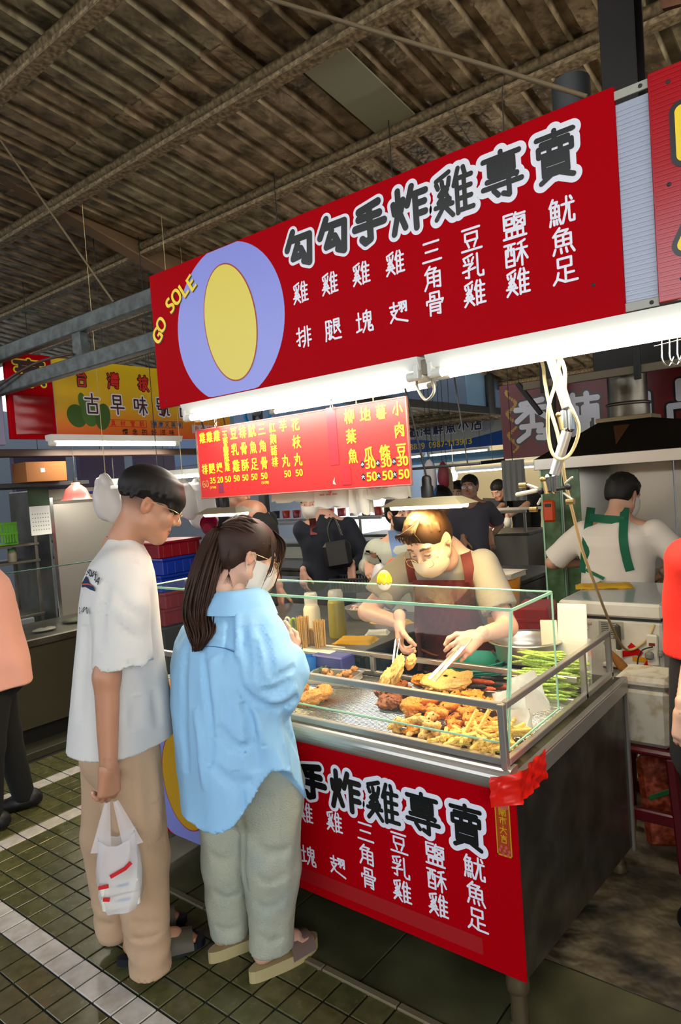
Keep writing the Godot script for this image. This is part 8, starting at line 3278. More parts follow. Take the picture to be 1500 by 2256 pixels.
	P.chain([at(505, 1720, D + 0.03), at(500, 1900, D + 0.05), at(510, 2085, D + 0.06)], [0.108, 0.086, 0.066], 0.03)
	nz.fractal_type = FastNoiseLite.FRACTAL_FBM
	nz.frequency = 4.0
	P.wrinkle(nz, 0.01, Vector3(1, 1.3, 1))
	for q in [[[[615, 1730], [617, 1900], [612, 2050], [605, 2130]], 0.008, 0.004], [[[560, 1850], [590, 1880], [640, 1870]], 0.015, 0.008], [[[565, 1930], [590, 1950], [630, 1925]], 0.013, 0.008], [[[560, 1985], [585, 2005], [630, 1980]], 0.013, 0.007], [[[460, 1880], [490, 1900], [530, 1890]], 0.013, 0.008], [[[465, 1960], [490, 1985], [530, 1970]], 0.013, 0.008], [[[475, 2040], [500, 2055], [535, 2040]], 0.012, 0.007], [[[570, 2060], [595, 2080], [625, 2065]], 0.012, 0.007], [[[525, 1800], [532, 1880], [540, 1960]], 0.014, 0.016]]:
		crease(P, D, q[0], q[1], q[2] * 1.5)
	P.keep(Vector3(0, 0.085, 0), Vector3.DOWN)
	b = MB.new()
	P.mesh(b)
	var dn := cloth("denim_pale", Color(0.66, 0.66, 0.59), 0.85, 4.0)
	dn.albedo_texture = tex_noise(0.008, Color(0.86, 0.9, 0.94), Color(1.0, 1.0, 0.96), 170, 4)
	dn.uv1_scale = Vector3.ONE * 2.5
	wobj("jeans", b, dn, o)
	var cream := mat("sole_cream", Color(0.66, 0.6, 0.42), 0.6)
	var rose := mat("strap_rose", Color(0.42, 0.34, 0.3), 0.6)
	sandal(o, heel_r - fwd * 0.015, toe_r + fwd * 0.02, cream, rose, 0.04)
	sandal(o, heel_l - fwd * 0.015, toe_l + fwd * 0.02, cream, rose, 0.04)
	# the snack in her hand
	b = MB.new()
	b.blob(Transform3D(rot(0, 0, 20), at(628, 1437, D - 0.07)), Vector3(0.03, 0.04, 0.03), crumb, 0.3, 16, 10)
	solo("fried_snack", b, mats.crust_gold, "golden fried snack held against the blue shirt", "snack")
	b = MB.new()
	b.poly([at(662, 1478, D - 0.05), at(720, 1490, D + 0.12), at(668, 1505, D - 0.02)])
	solo("paper_sleeve", b, mats.paper_white, "thin white paper sleeve beside the blue cuff", "paper sleeve")

# groove (amp > 0) or ridge pressed into a garment along a line drawn through pixels
func crease(S: Field, D: float, px: Array, w: float, amp: float) -> void:
	var pts := []
	for q in px:
		pts.append(hit(S, Vector2(q[0], q[1]), D))
	pts = spline(pts, 3)
	for i in pts.size() - 1:
		var a: Vector3 = pts[i]
		var ba: Vector3 = pts[i + 1] - a
		var l2 := maxf(ba.length_squared(), 1e-8)
		var m := Vector3.ONE * w * 2.2
		var s := S.span(a.min(pts[i + 1]) - m, a.max(pts[i + 1]) + m)
		for z in range(s[4], s[5] + 1):
			for y in range(s[2], s[3] + 1):
				var k: int = s[0] + S.nx * (y + S.ny * z)
				for x in range(s[0], s[1] + 1):
					var p := S.o + Vector3(x, y, z) * S.h - a
					var t := p.dot(ba) / l2
					if t >= 0.0 and t < 1.0:
						var d := p.distance_to(ba * t) / w
						if d < 2.0:
							var u := (i + t) / (pts.size() - 1)
							S.f[k] += amp * exp(-d * d) * sin(PI * clampf(0.12 + u * 0.76, 0.0, 1.0))
					k += 1

func bend(s: Vector3, w: Vector3, la: float, lb: float, hint: Vector3) -> Vector3:
	var d := w - s
	var l := minf(d.length(), (la + lb) * 0.999)
	var x := (la * la - lb * lb + l * l) / (2.0 * l)
	var h := sqrt(maxf(la * la - x * x, 0.0))
	var dn := d.normalized()
	return s + dn * x + (hint - dn * hint.dot(dn)).normalized() * h

# A dressed figure. g: pelvis, chest (shoulder line centre), head (centre), fwd, face (direction), pitch, skin, cell, size (shoulder half width), girth,
# arms {left, right: [wrist, elbow hint, hand direction, palm normal, curl]}, shirt, sleeve (0..1), trousers, floor
func figure(o: Node3D, g: Dictionary) -> Dictionary:
	var fwd: Vector3 = Vector3(g.fwd.x, 0, g.fwd.z).normalized()
	var left := Vector3.UP.cross(fwd).normalized()
	var P: Vector3 = g.pelvis
	var C: Vector3 = g.chest
	var hc: Vector3 = g.head
	var skin: Color = g.skin
	var cell: float = g.get("cell", 0.018)
	var hs: float = g.get("hs", 1.0)
	var sw: float = g.get("size", 0.18)
	var gi: float = g.get("girth", 0.12)
	var HB := look(g.get("face", fwd), g.get("pitch", 10.0), g.get("tilt", 0.0))
	var b := MB.new()
	head(b, hc, HB, hs, g.get("hcell", 0.0075), skin, g.get("opt", {}))
	var reach := [P, C, hc]
	var arms := {}
	for e in [[1.0, "left"], [-1.0, "right"]]:
		var s: Vector3 = C + left * e[0] * sw + Vector3(0, -0.03, 0)
		var a: Array = g.arms[e[1]]
		var el := bend(s, a[0], g.get("upper", 0.29), g.get("fore", 0.25), a[1])
		arms[e[1]] = [s, el, a[0]]
		reach.append_array([s, el, a[0]])
	var lo: Vector3 = P
	var hi: Vector3 = P
	for q in reach:
		lo = lo.min(q)
		hi = hi.max(q)
	var ground: float = g.get("floor", 0.0)
	lo = Vector3(lo.x, maxf(ground, P.y - 0.2), lo.z) - Vector3(0.16, 0.0, 0.16)
	hi += Vector3(0.16, 0.1, 0.16)
	var F := Field.new(lo, hi, cell)
	var nk := C + Vector3(0, 0.03, 0)
	F.cap(hc + HB * Vector3(0, -0.06, -0.035) * hs, nk, 0.05 * hs, 0.06 * hs, 0.03)
	F.cap(nk, P, 0.08, gi * 0.8, 0.05)
	for e in ["left", "right"]:
		F.cap(nk, arms[e][0], 0.055, 0.05, 0.04)
		F.chain(arms[e], [0.047 * hs, 0.037 * hs, 0.026 * hs], 0.02)
	var from := b.v.size()
	F.mesh(b)
	plain_skin(b, from, skin)
	for e in [[1.0, "left"], [-1.0, "right"]]:
		var a: Array = g.arms[e[1]]
		if a.size() > 2:
			var d: Vector3 = a[2]
			var n: Vector3 = a[3]
			var t: Vector3 = n.cross(d) * float(e[0])
			hand(b, a[0], d, n, t, hs * 0.97, g.get("hand_cell", 0.006), skin, a[4])
	wobj("body", b, skin_mat(), o)
	# shirt
	var S := Field.new(lo + Vector3(-0.02, -0.02, -0.02), hi + Vector3(0.02, 0, 0.02), cell * 0.85)
	var hem: float = g.get("hem", P.y - 0.08)
	var rows := []
	for q in [[-0.12, 1.0, 1.05], [0.0, 1.0, 1.0], [0.45, 0.97, 0.97], [0.75, 1.0, 1.0], [0.9, 1.0, 0.93], [1.0, 0.78, 0.74], [1.1, 0.42, 0.55], [1.16, 0.36, 0.5]]:
		var c := P.lerp(C, q[0]) if q[0] >= 0.0 else P + Vector3(0, q[0], 0)
		rows.append([c, (sw + 0.015) * q[1] if q[0] > 0.6 else lerpf(gi * 1.3, sw, clampf(q[0], 0.0, 1.0)) * q[1], gi * q[2]])
	S.loft(rows, left, fwd, 0.03, g.get("folds", [[4, 0.005, 0.001, 0.3, 2.0], [7, 0.003, 0.001, 1.3, -2.0]]))
	var sl: float = g.get("sleeve", 0.4)
	var loose: float = g.get("loose", 1.0)
	for e in ["left", "right"]:
		var a: Array = arms[e]
		if sl <= 0.55:
			S.cap(a[0], a[0].lerp(a[1], sl * 2.0), 0.066 * loose, 0.068 * loose, 0.04)
		else:
			S.cap(a[0], a[1], 0.066 * loose, 0.055 * loose, 0.04)
			S.cap(a[1], a[1].lerp(a[2], (sl - 0.5) * 2.0), 0.055 * loose, 0.044 * loose, 0.02)
	var nz := FastNoiseLite.new()
	nz.seed = int(absf(P.x) * 100)
	nz.frequency = 3.0
	nz.fractal_octaves = 2
	S.wrinkle(nz, g.get("wrinkle", 0.012))
	# flat cut at each sleeve's end
	for e in ["left", "right"]:
		var a: Array = arms[e]
		var j := 0 if sl <= 0.55 else 1
		var q: Vector3 = a[j].lerp(a[j + 1], sl * 2.0 - j)
		var n: Vector3 = (a[j + 1] - a[j]).normalized()
		var m := Vector3.ONE * 0.13
		var s := S.span(q - m, q + m)
		for z in range(s[4], s[5] + 1):
			for y in range(s[2], s[3] + 1):
				for x in range(s[0], s[1] + 1):
					var p := S.o + Vector3(x, y, z) * S.h - q
					var k: int = x + S.nx * (y + S.ny * z)
					var along := p.dot(n)
					if along > 0.0 and along < 0.11 and (p - n * along).length() < 0.085:
						S.f[k] = maxf(S.f[k], along)
	# neckline
	S.ell(hc + HB * Vector3(0, -0.12, 0.0) * hs + fwd * 0.03, Basis(), Vector3(0.075, 0.085 + g.get("scoop", 0.0), 0.085), 0.01, true)
	S.keep(Vector3(0, hem, 0), Vector3.DOWN)
	b = MB.new()
	S.mesh(b)
	var shirt := wobj("shirt", b, g.shirt, o)
	if g.has("trousers"):
		var L := Field.new(Vector3(P.x, ground, P.z) - Vector3(0.3, 0.0, 0.3), Vector3(P.x, P.y + 0.12, P.z) + Vector3(0.3, 0, 0.3), cell)
		L.cap(P + Vector3(0, 0.04, 0), P - Vector3(0, 0.05, 0), gi * 0.98, gi * 1.0, 0.05)
		for e in [-1.0, 1.0]:
			var st: float = g.get("stride", 0.0) * e
			L.chain([P + left * e * 0.075 - Vector3(0, 0.04, 0), Vector3(P.x, P.y * 0.52, P.z) + left * e * 0.09 + fwd * (0.02 + st * 0.5), Vector3(P.x, ground + 0.06, P.z) + left * e * 0.095 + fwd * st], [0.095, 0.075, 0.055], 0.03)
		L.keep(Vector3(0, ground + 0.05, 0), Vector3.DOWN)
		b = MB.new()
		L.mesh(b)
		wobj("trousers", b, g.trousers, o)
		for e in [-1.0, 1.0]:
			var st: float = g.get("stride", 0.0) * e
			var q: Vector3 = Vector3(P.x, ground, P.z) + left * float(e) * 0.095 + fwd * st
			var Q := Field.new(q - Vector3(0.17, 0.0, 0.17), q + Vector3(0.17, 0.12, 0.17), 0.009)
			Q.cap(q + Vector3(0, 0.045, 0) - fwd * 0.05, q + Vector3(0, 0.035, 0) + fwd * 0.13, 0.042, 0.036, 0.02)
			Q.cap(q + Vector3(0, 0.06, 0) - fwd * 0.03, q + Vector3(0, 0.05, 0) + fwd * 0.04, 0.045, 0.035, 0.02)
			Q.keep(q + Vector3(0, 0.004, 0), Vector3.DOWN)
			b = MB.new()
			Q.mesh(b)
			wobj("shoe", b, g.get("shoes", mats.black), o)
	return {"T": Transform3D(HB.scaled_local(Vector3.ONE * hs), hc), "HB": HB, "arms": arms, "S": S, "shirt": shirt, "left": left, "fwd": fwd}

# short hair cap in the head's frame; fringe hangs to y = low in front
func short_hair(o: Node3D, T: Transform3D, HB: Basis, m: Material, low := 0.05, cell := 0.007, full := 1.0, nape := -0.05) -> void:
	var s := T.basis.x.length()
	var H := Field.new(T.origin - Vector3.ONE * 0.17, T.origin + Vector3.ONE * 0.17, cell)
	H.ell(T * Vector3(0, 0.045, -0.02), HB, Vector3(0.085, 0.087, 0.103) * s * full, 0.02)
	H.ell(T * Vector3(0, -0.005, -0.06), HB, Vector3(0.072, 0.07, 0.058) * s * full, 0.03)
	H.ell(T * Vector3(0, -0.06 + (low - 0.05) * 0.6, 0.1), HB, Vector3(0.072, 0.105, 0.085) * s, 0.012, true)
	for e in [-1.0, 1.0]:
		H.ell(T * Vector3(e * 0.09, -0.012, 0.0), HB, Vector3(0.026, 0.042, 0.034) * s, 0.01, true)
	H.keep(T * Vector3(0, nape, 0), -HB.y)
	var k := 40
	for i in k:
		var a := i * 2.399
		var v := sqrt((i + 0.5) / k)
		var d := Vector3(sin(a) * v, sqrt(maxf(0.0, 1.0 - v * v)), cos(a) * v)
		var q := Vector3(0, 0.04, -0.02) + d * Vector3(0.08, 0.083, 0.098) * full
		if q.y > 0.0 and not (q.z > 0.045 and q.y < low + 0.02):
			H.cap(T * q, T * (q + Vector3(d.x * 0.014, -0.018, 0.016)), 0.011 * s, 0.004 * s, 0.006)
	var b := MB.new()
	H.mesh(b)
	wobj("hair", b, m, o)

# a strip of cloth laid on a garment through pixels, wd wide
func band(S: Field, D: float, px: Array, wd: float, lift := 0.004) -> MB:
	var mid := []
	for q in px:
		var p := hit(S, Vector2(q[0], q[1]), D)
		mid.append(p)
	mid = spline(mid, 4)
	var rows := []
	for i in mid.size():
		var t: Vector3 = (mid[mini(i + 1, mid.size() - 1)] - mid[maxi(i - 1, 0)]).normalized()
		var n: Vector3 = (EYE - mid[i]).normalized()
		var x := t.cross(n).normalized() * wd / 2.0
		var row := []
		for k in 5:
			row.append(mid[i] + x * (k / 2.0 - 1.0) + n * lift)
		rows.append(row)
	var b := MB.new()
	b.grid(rows)
	return b

func vendor() -> void:
	var D := 2.9
	var skin := Color(0.62, 0.37, 0.25)
	var P := Vector3(-1.545, 0.84, -2.72)
	var o := person("cook in a grey tee and maroon apron cutting fried chicken", P)
	var fwd := Vector3(0.12, 0, 1.0).normalized()
	var wl := onto(1052, 1402, 2, -2.26)
	var wr := onto(880, 1372, 2, -2.28)
	var tongs_tip := onto(950, 1498, 2, -2.0)
	var cut_tip := onto(868, 1460, 2, -2.12)
	var g := {
		"pelvis": P, "chest": Vector3(-1.482, 1.262, -2.54), "head": onto(944, 1192, 2, -2.34), "fwd": fwd, "face": Vector3(0.02, 0, 1), "pitch": 34.0, "tilt": 4.0,
		"skin": skin, "cell": 0.0105, "hcell": 0.0038, "hand_cell": 0.0036, "hs": 1.04, "size": 0.172, "girth": 0.125, "opt": {"closed": true, "brow": Color(0.12, 0.07, 0.04)},
		"arms": {"left": [wl, Vector3(0.5, -0.9, -0.3), (tongs_tip - wl).normalized() + Vector3(0, 0.1, 0), Vector3(-0.6, -0.5, -0.2), [0.6, 0.65, 0.7, 0.75, 0.55]], "right": [wr, Vector3(-1, -0.1, -0.2), Vector3(0.1, -1, 0.25), Vector3(0.7, -0.2, -0.3), [0.7, 0.75, 0.8, 0.85, 0.6]]},
		"shirt": cloth("tee_grey", Color(0.54, 0.52, 0.47), 0.9, 3.0), "sleeve": 0.36, "loose": 1.12, "trousers": mats.black, "hem": 0.72, "scoop": 0.03, "upper": 0.27, "fore": 0.24,
	}
	var r := figure(o, g)
	var T: Transform3D = r.T
	short_hair(o, T, r.HB, hair_mat("hair_chestnut", Color(0.2, 0.13, 0.08)), 0.07, 0.0048)
	# side-swept fringe
	var b := MB.new()
	var lines := []
	for k in 26:
		var e := lerpf(0.03, -0.085, k / 25.0)
		lines.append([T * Vector3(0.03, 0.122, 0.03), T * Vector3(e * 0.5 + 0.012, 0.108, 0.085), T * Vector3(e * 0.95, 0.088 + 0.006 * sin(k * 2.0), 0.096 - absf(e) * 0.35), T * Vector3(e * 1.05, 0.062 + 0.01 * sin(k * 1.4), 0.096 - absf(e) * 0.42)])
	strands(b, lines, 0.0034)
	wobj("fringe", b, mats.hair_chestnut, o)
	mask(o, T, mat("mask_cream", Color(0.85, 0.79, 0.66), 0.8))
	var T2 := T * Transform3D(Basis(), Vector3(0, -0.016, 0.006))
	glasses(o, T2, mats.glasses_gold, 0.024)
	# apron: bib, skirt, shoulder straps
	var S: Field = r.S
	var ap := cloth("apron_maroon", Color(0.36, 0.1, 0.08), 0.75, 3.0)
	var rows := []
	for i in 26:
		var v := i / 25.0
		var yy := lerpf(1278, 1478, v)
		var xl := lerpf(907, 918, minf(v * 1.5, 1.0)) + 3.0 * sin(v * 9.0)
		var xr := lerpf(1042, 1098, smoothstep(0.15, 0.9, v)) + 3.0 * sin(v * 7.0)
		var row := []
		for k in 17:
			var u := k / 16.0
			var x := lerpf(xl, xr, u)
			var p := hit(S, Vector2(clampf(x, 915, 1066), minf(yy, 1440)), D)
			var q := onto(x, yy, 2, p.z + 0.012 + 0.01 * sin(u * 11.0 + v * 4.0) * v)
			row.append(q)
		rows.append(row)
	b = MB.new()
	b.grid(rows)
	var apr := wobj("apron", b, ap, o)
	wobj("strap", band(S, D, [[912, 1282], [908, 1262], [905, 1245], [903, 1230]], 0.045, 0.007), ap, apr)
	wobj("strap", band(S, D, [[1036, 1282], [1034, 1262], [1030, 1240], [1026, 1222], [1024, 1212]], 0.045, 0.007), ap, apr)
	for q in [[[928, 1430], [950, 1440], [965, 1444]], [[1085, 1432], [1096, 1445]]]:
		var pts := []
		for e in q:
			pts.append(onto(e[0], e[1], 2, rows[20][8].z + 0.03))
		b = MB.new()
		b.tube(pts, 0.014, 5, true, 0.1)
		wobj("striped_patch", b, mat("patch_stripe", Color(0.55, 0.25, 0.1), 0.8), apr)
	# tongs in her left hand, lifted piece and shears in her right
	var tg := thing("steel_tongs", "steel tongs held over the fried chicken", "tongs", tongs_tip)
	for e in [-1.0, 1.0]:
		b = MB.new()
		var x := Vector3(0.014 * e, 0, 0.006 * e)
		b.bar(wl + (tongs_tip - wl) * 0.12 + Vector3(0, 0.02, 0) + x * 0.3 - tongs_tip, x, 0.014, 0.003, Vector3.BACK, 0.001)
		obj("arm", b, mats.chrome, tg)
	var sh := thing("kitchen_shears", "steel kitchen shears in the cook's hand above the lifted cutlet", "shears", cut_tip)
	for e in [-1.0, 1.0]:
		b = MB.new()
		b.bar(Vector3(0.004 * e, 0, 0), onto(876, 1408, 2, -2.22) + Vector3(0.008 * e, 0, 0) - cut_tip, 0.013, 0.003, Vector3.BACK, 0.001)
		obj("blade", b, mats.chrome, sh)
	var cp := onto(872, 1478, 2, -2.06)
	var Bc := rot(60, -20, 25)
	lump("chicken_cutlet", [[cp, Vector3(0.075, 0.017, 0.06), Bc], [onto(850, 1500, 2, -2.05), Vector3(0.055, 0.018, 0.05), Bc], [onto(905, 1458, 2, -2.08), Vector3(0.045, 0.015, 0.03), Bc]], mats.crust_pale, "large pale cutlet being lifted and cut by the cook", "cutlet", "", 0.35, 28)

func bystanders() -> void:
	var nohand := func(w: Vector3) -> Array: return [w, Vector3(0, -0.3, -1), Vector3(0, -1, 0.1), Vector3(0.1, 0, -1), [0.4, 0.45, 0.5, 0.5, 0.4]]
	# the man at the fryer, seen from behind
	var P := Vector3(-1.29, 0.84, -4.28)
	var o := person("man in a white tee with green apron straps at the fryer", P)
	var tan := Color(0.5, 0.27, 0.17)
	var wl := onto(1290, 1240, 2, -4.5)
	var wr := onto(1462, 1262, 2, -4.48)
	var r := figure(o, {"pelvis": P, "chest": Vector3(-1.26, 1.235, -4.28), "head": onto(1374, 1092, 2, -4.36), "fwd": Vector3(0.1, 0, -1), "face": Vector3(0.35, 0, -1), "pitch": 18.0, "skin": tan, "cell": 0.013, "hcell": 0.005, "hs": 1.08, "size": 0.215, "girth": 0.165,
		"arms": {"left": [wl, Vector3(-1, -0.4, 0.6), Vector3(0.5, -0.5, -0.8), Vector3(0, -1, 0.2), [0.5, 0.5, 0.5, 0.5, 0.4]], "right": [wr, Vector3(1, -0.3, 0.4), Vector3(-0.2, -0.6, -0.8), Vector3(0, -1, 0.2), [0.5, 0.5, 0.5, 0.5, 0.4]]},
		"shirt": cloth("tee_cream", Color(0.82, 0.78, 0.72), 0.9, 3.0), "sleeve": 0.45, "loose": 1.2, "trousers": cloth("navy_cloth", Color(0.03, 0.035, 0.06), 0.8, 3.0), "hem": 0.74, "upper": 0.3, "fore": 0.25})
	short_hair(o, r.T, r.HB, hair_mat(), 0.05, 0.0055, 1.02, -0.04)
	mask(o, r.T, mats.mask_white)
	var grn := cloth("strap_green", Color(0.02, 0.34, 0.22), 0.8, 3.0)
	for q in [[[1302, 1118], [1296, 1160], [1290, 1205], [1287, 1240], [1284, 1262]], [[1377, 1118], [1374, 1150], [1373, 1190], [1380, 1230], [1388, 1258]], [[1298, 1140], [1325, 1143], [1350, 1145], [1375, 1147]], [[1290, 1255], [1310, 1265], [1330, 1275]]]:
		wobj("apron_strap", band(r.S, 4.1, q, 0.05 if q.size() > 3 else 0.02, 0.008), grn, o)
	# grey tee man in the aisle
	P = Vector3(-3.16, 0.86, -5.95)
	o = person("man in a grey tee and glasses standing in the inner aisle", P)
	r = figure(o, {"pelvis": P, "chest": Vector3(-3.15, 1.33, -5.96), "head": at(1034, 1074, 6.58), "fwd": Vector3(0.35, 0, 1), "face": Vector3(0.25, 0, 1), "pitch": -4.0, "skin": tan, "size": 0.185, "girth": 0.14,
		"arms": {"left": nohand.call(at(1082, 1180, 6.55)), "right": nohand.call(at(1020, 1188, 6.45))}, "shirt": cloth("tee_slate", Color(0.34, 0.34, 0.38), 0.9, 3.0), "sleeve": 0.4, "trousers": mats.navy_cloth, "hem": 0.82})
	short_hair(o, r.T, r.HB, hair_mat(), 0.06)
	glasses(o, r.T, mats.black)
	# fishmonger in black with an apron, pink glove
	P = Vector3(-3.6, 0.86, -8.35)
	o = person("fishmonger in a black tee and dark apron wearing a pink glove", P)
	var pg := at(1080, 1138, 8.25)
	r = figure(o, {"pelvis": P, "chest": Vector3(-3.58, 1.33, -8.27), "head": at(1097, 1080, 8.5), "fwd": Vector3(0.15, 0, 1), "face": Vector3(-0.2, 0, 1), "pitch": 32.0, "skin": tan, "size": 0.19, "girth": 0.14,
		"arms": {"left": nohand.call(at(1117, 1140, 8.25)), "right": nohand.call(pg)}, "shirt": mat("tee_black", Color(0.025, 0.025, 0.028), 0.9), "sleeve": 0.4, "trousers": mats.black, "hem": 0.8})
	short_hair(o, r.T, r.HB, hair_mat(), 0.055)
	var b := MB.new()
	b.blob(Transform3D(Basis(), pg + Vector3(0.01, -0.05, 0)), Vector3(0.055, 0.08, 0.055), FastNoiseLite.new(), 0.2, 12, 8)
	wobj("rubber_glove", b, mat("glove_pink", Color(0.75, 0.25, 0.4), 0.5), o)
	b = MB.new()
	b.blob(Transform3D(Basis(), at(1117, 1144, 8.25) + Vector3(0, -0.04, 0)), Vector3(0.05, 0.07, 0.05), FastNoiseLite.new(), 0.2, 12, 8)
	wobj("work_glove", b, mats.plastic_white, o)
	wobj("apron", band(r.S, 8.6, [[1090, 1098], [1089, 1120], [1088, 1142]], 0.3, 0.01), mat("apron_slate", Color(0.07, 0.08, 0.1), 0.6), o)
	# customer in navy with a shoulder bag, masked
	P = Vector3(-3.32, 0.84, -3.95)
	o = person("masked passer-by in a navy cardigan with a black shoulder bag", P)
	var fw := Vector3(0.75, 0, 0.66)
	var navy := cloth("cardigan_navy", Color(0.06, 0.075, 0.13), 0.85, 3.0)
	r = figure(o, {"pelvis": P, "chest": Vector3(-3.3, 1.33, -3.93), "head": onto(684, 1108, 2, -3.88), "fwd": fw, "face": Vector3(0.5, 0, 0.85), "pitch": 6.0, "skin": Color(0.55, 0.3, 0.22), "size": 0.175, "girth": 0.145,
		"arms": {"left": nohand.call(onto(775, 1248, 2, -3.85)), "right": nohand.call(onto(668, 1262, 2, -3.75))}, "shirt": navy, "sleeve": 0.96, "loose": 1.15, "trousers": mats.black, "hem": 0.5})
	short_hair(o, r.T, r.HB, hair_mat(), 0.05, 0.007, 1.05, -0.1)
	mask(o, r.T, mats.mask_white)
	wobj("blouse_front", band(r.S, 4.9, [[688, 1142], [690, 1160], [691, 1178]], 0.05, 0.006), mat("blouse_pink", Color(0.5, 0.24, 0.22), 0.8), o)
	b = MB.new()
	b.box(Transform3D(rot(0, 30, 6), onto(744, 1222, 2, -3.76)), Vector3(0.2, 0.2, 0.07), 0.03)
	b.tube(spline([onto(728, 1200, 2, -3.74), onto(722, 1165, 2, -3.74), onto(735, 1142, 2, -3.8), onto(752, 1180, 2, -3.8)]), 0.01, 6)
	solo("shoulder_bag", b, mats.black, "black shoulder bag hanging at the navy cardigan's side", "shoulder bag")
	# older customer in a pale jacket over a denim shirt
	P = Vector3(-2.55, 0.74, -3.78)
	o = person("masked shopper in a pale jacket over a blue denim shirt", P)
	r = figure(o, {"pelvis": P, "chest": Vector3(-2.5, 1.2, -3.75), "head": onto(882, 1132, 2, -3.7), "fwd": Vector3(0.5, 0, 0.85), "face": Vector3(0.9, 0, 0.5), "pitch": 4.0, "skin": tan, "size": 0.165, "girth": 0.13, "hs": 0.98,
		"arms": {"left": [onto(902, 1252, 2, -3.45), Vector3(0.3, -0.6, -1), Vector3(-0.2, -0.2, 1), Vector3(0, -1, 0), [0.8, 0.8, 0.8, 0.8, 0.5]], "right": [onto(810, 1248, 2, -3.62), Vector3(-0.8, -0.6, -0.6), Vector3(0.6, -0.4, 0.6), Vector3(0.5, -0.6, 0), [0.7, 0.7, 0.7, 0.7, 0.5]]}, "shirt": cloth("jacket_sage", Color(0.64, 0.64, 0.57), 0.85, 3.0), "sleeve": 0.95, "loose": 1.15, "trousers": mats.navy_cloth, "hem": 0.66})
	short_hair(o, r.T, r.HB, hair_mat("hair_umber", Color(0.08, 0.04, 0.025)), 0.05, 0.007, 1.1, -0.08)
	mask(o, r.T, mats.black)
	wobj("denim_shirt", band(r.S, 4.4, [[868, 1168], [872, 1195], [878, 1225], [882, 1252]], 0.08, 0.004), cloth("denim_blue", Color(0.42, 0.52, 0.68), 0.85, 4.0), o)
	b = MB.new()
	var pts := []
	for i in 13:
		var a := lerpf(-0.2, PI + 0.2, i / 12.0)
		pts.append(onto(878, 1262, 2, -3.4) + Vector3(cos(a) * 0.09, sin(a) * 0.085, 0))
	b.tube(pts, 0.013, 8)
	solo("orange_hoop_handle", b, mat("orange_plastic", Color(0.85, 0.28, 0.02), 0.35), "orange basket handle in the pale jacket shopper's hand", "handle")
	b = MB.new()
	b.blob(Transform3D(Basis(), onto(835, 1275, 2, -3.5)), Vector3(0.06, 0.09, 0.05), FastNoiseLite.new(), 0.4, 14, 10)
	solo("carrier_bag", b, mats.film_bag, "white carrier bag hanging from the pale jacket's cuff", "carrier bag")
	# bare armed man behind the ponytail
	P = Vector3(-3.3, 0.92, -3.2)
	o = person("bare-armed man in a dark vest behind the woman's ponytail", P)
	r = figure(o, {"pelvis": P, "chest": Vector3(-3.3, 1.44, -3.2), "head": at(520, 1086, 4.62), "fwd": Vector3(0.9, 0, -0.3), "face": Vector3(0.9, 0, -0.2), "pitch": 8.0, "skin": Color(0.42, 0.19, 0.11), "size": 0.185, "girth": 0.135,
		"arms": {"left": nohand.call(at(600, 1300, 4.8)), "right": nohand.call(at(616, 1298, 4.5))}, "shirt": mat("vest_dark", Color(0.05, 0.048, 0.05), 0.9), "sleeve": 0.1, "trousers": mats.navy_cloth, "hem": 0.85})
	short_hair(o, r.T, r.HB, hair_mat(), 0.05)
	# passer-by in pink at the left edge
	P = Vector3(-3.6, 0.84, -1.56)
	o = person("passer-by in a pink tee and black trousers on the white tile line", P)
	r = figure(o, {"pelvis": P, "chest": Vector3(-3.62, 1.3, -1.52), "head": Vector3(-3.64, 1.5, -1.46), "fwd": Vector3(-0.4, 0, 0.9), "pitch": 5.0, "skin": tan, "size": 0.19, "girth": 0.16, "cell": 0.014,
		"arms": {"left": nohand.call(Vector3(-3.8, 0.98, -1.3)), "right": nohand.call(Vector3(-3.85, 0.98, -1.32))}, "shirt": cloth("tee_pink", Color(0.83, 0.6, 0.54), 0.9, 3.0), "sleeve": 0.5, "loose": 1.2, "trousers": mat("trousers_black", Color(0.012, 0.012, 0.013), 0.9), "hem": 0.7, "stride": 0.08})
	short_hair(o, r.T, r.HB, hair_mat(), 0.05)
	# passer-by in red at the right edge
	P = Vector3(-0.42, 0.86, -2.48)
	o = person("passer-by in a red tee and jeans beside the styrofoam box", P)
	var wj := at(1498, 1500, 2.2)
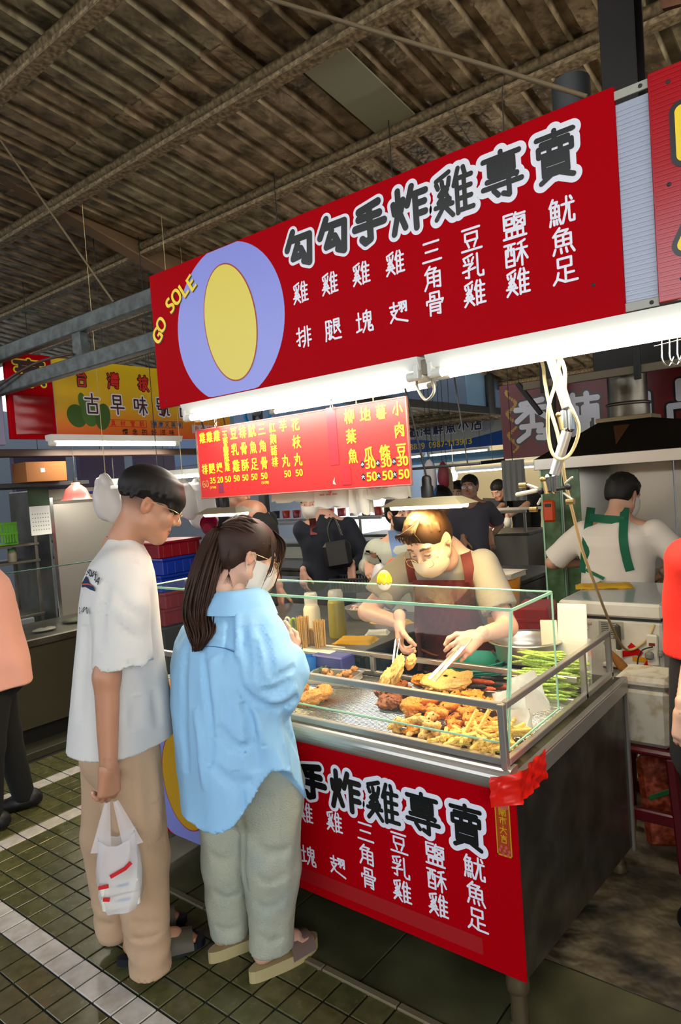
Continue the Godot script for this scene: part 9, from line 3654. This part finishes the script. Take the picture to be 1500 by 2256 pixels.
	r = figure(o, {"pelvis": P, "chest": Vector3(-0.38, 1.33, -2.5), "head": Vector3(-0.34, 1.55, -2.48), "fwd": Vector3(0.85, 0, 0.5), "pitch": 5.0, "skin": Color(0.6, 0.36, 0.25), "size": 0.185, "girth": 0.15, "cell": 0.012,
		"arms": {"left": nohand.call(Vector3(-0.12, 0.84, -2.6)), "right": nohand.call(Vector3(-0.5, 0.84, -2.26))}, "shirt": cloth("tee_red", Color(0.9, 0.14, 0.07), 0.85, 3.0), "sleeve": 0.48, "loose": 1.2, "trousers": cloth("denim_dark", Color(0.12, 0.17, 0.25), 0.85, 5.0), "hem": 0.98, "stride": 0.05, "shoes": mats.black})
	short_hair(o, r.T, r.HB, hair_mat(), 0.05)
	b = MB.new()
	var S: Field = r.S
	b.lathe([Vector2(0.16, 0.58), Vector2(0.175, 0.62), Vector2(0.165, 0.9), Vector2(0.158, 1.0)], 28, Transform3D(Basis(), Vector3(P.x, 0, P.z)))
	wobj("waist_apron", b, cloth("wrap_charcoal", Color(0.06, 0.06, 0.075), 0.9, 6.0), o)
	# more shoppers far down the aisle, mostly hidden
	P = Vector3(-3.55, 0.84, -6.35)
	o = person("dark haired shopper hidden behind the grey tee man", P)
	r = figure(o, {"pelvis": P, "chest": Vector3(-3.55, 1.3, -6.35), "head": at(1009, 1086, 7.05), "fwd": Vector3(0.2, 0, 1), "pitch": 5.0, "skin": tan, "cell": 0.02, "hcell": 0.009, "arms": {"left": nohand.call(Vector3(-3.35, 0.84, -6.35)), "right": nohand.call(Vector3(-3.75, 0.84, -6.35))}, "shirt": mats.tee_black, "sleeve": 0.4, "trousers": mats.black})
	short_hair(o, r.T, r.HB, hair_mat(), 0.055, 0.009)
	P = Vector3(-3.3, 0.78, -5.2)
	o = person("curly haired shopper under the heat lamp's black coupling", P)
	r = figure(o, {"pelvis": P, "chest": Vector3(-3.32, 1.24, -5.2), "head": at(972, 1105, 6.1), "fwd": Vector3(0.2, 0, -1), "pitch": 8.0, "skin": tan, "cell": 0.02, "hcell": 0.009, "arms": {"left": nohand.call(Vector3(-3.5, 0.8, -5.2)), "right": nohand.call(Vector3(-3.1, 0.8, -5.2))}, "shirt": cloth("blouse_rose", Color(0.5, 0.2, 0.25), 0.9, 3.0), "sleeve": 0.6, "trousers": mats.black})
	short_hair(o, r.T, r.HB, mats.hair_umber, 0.05, 0.009, 1.2, -0.1)
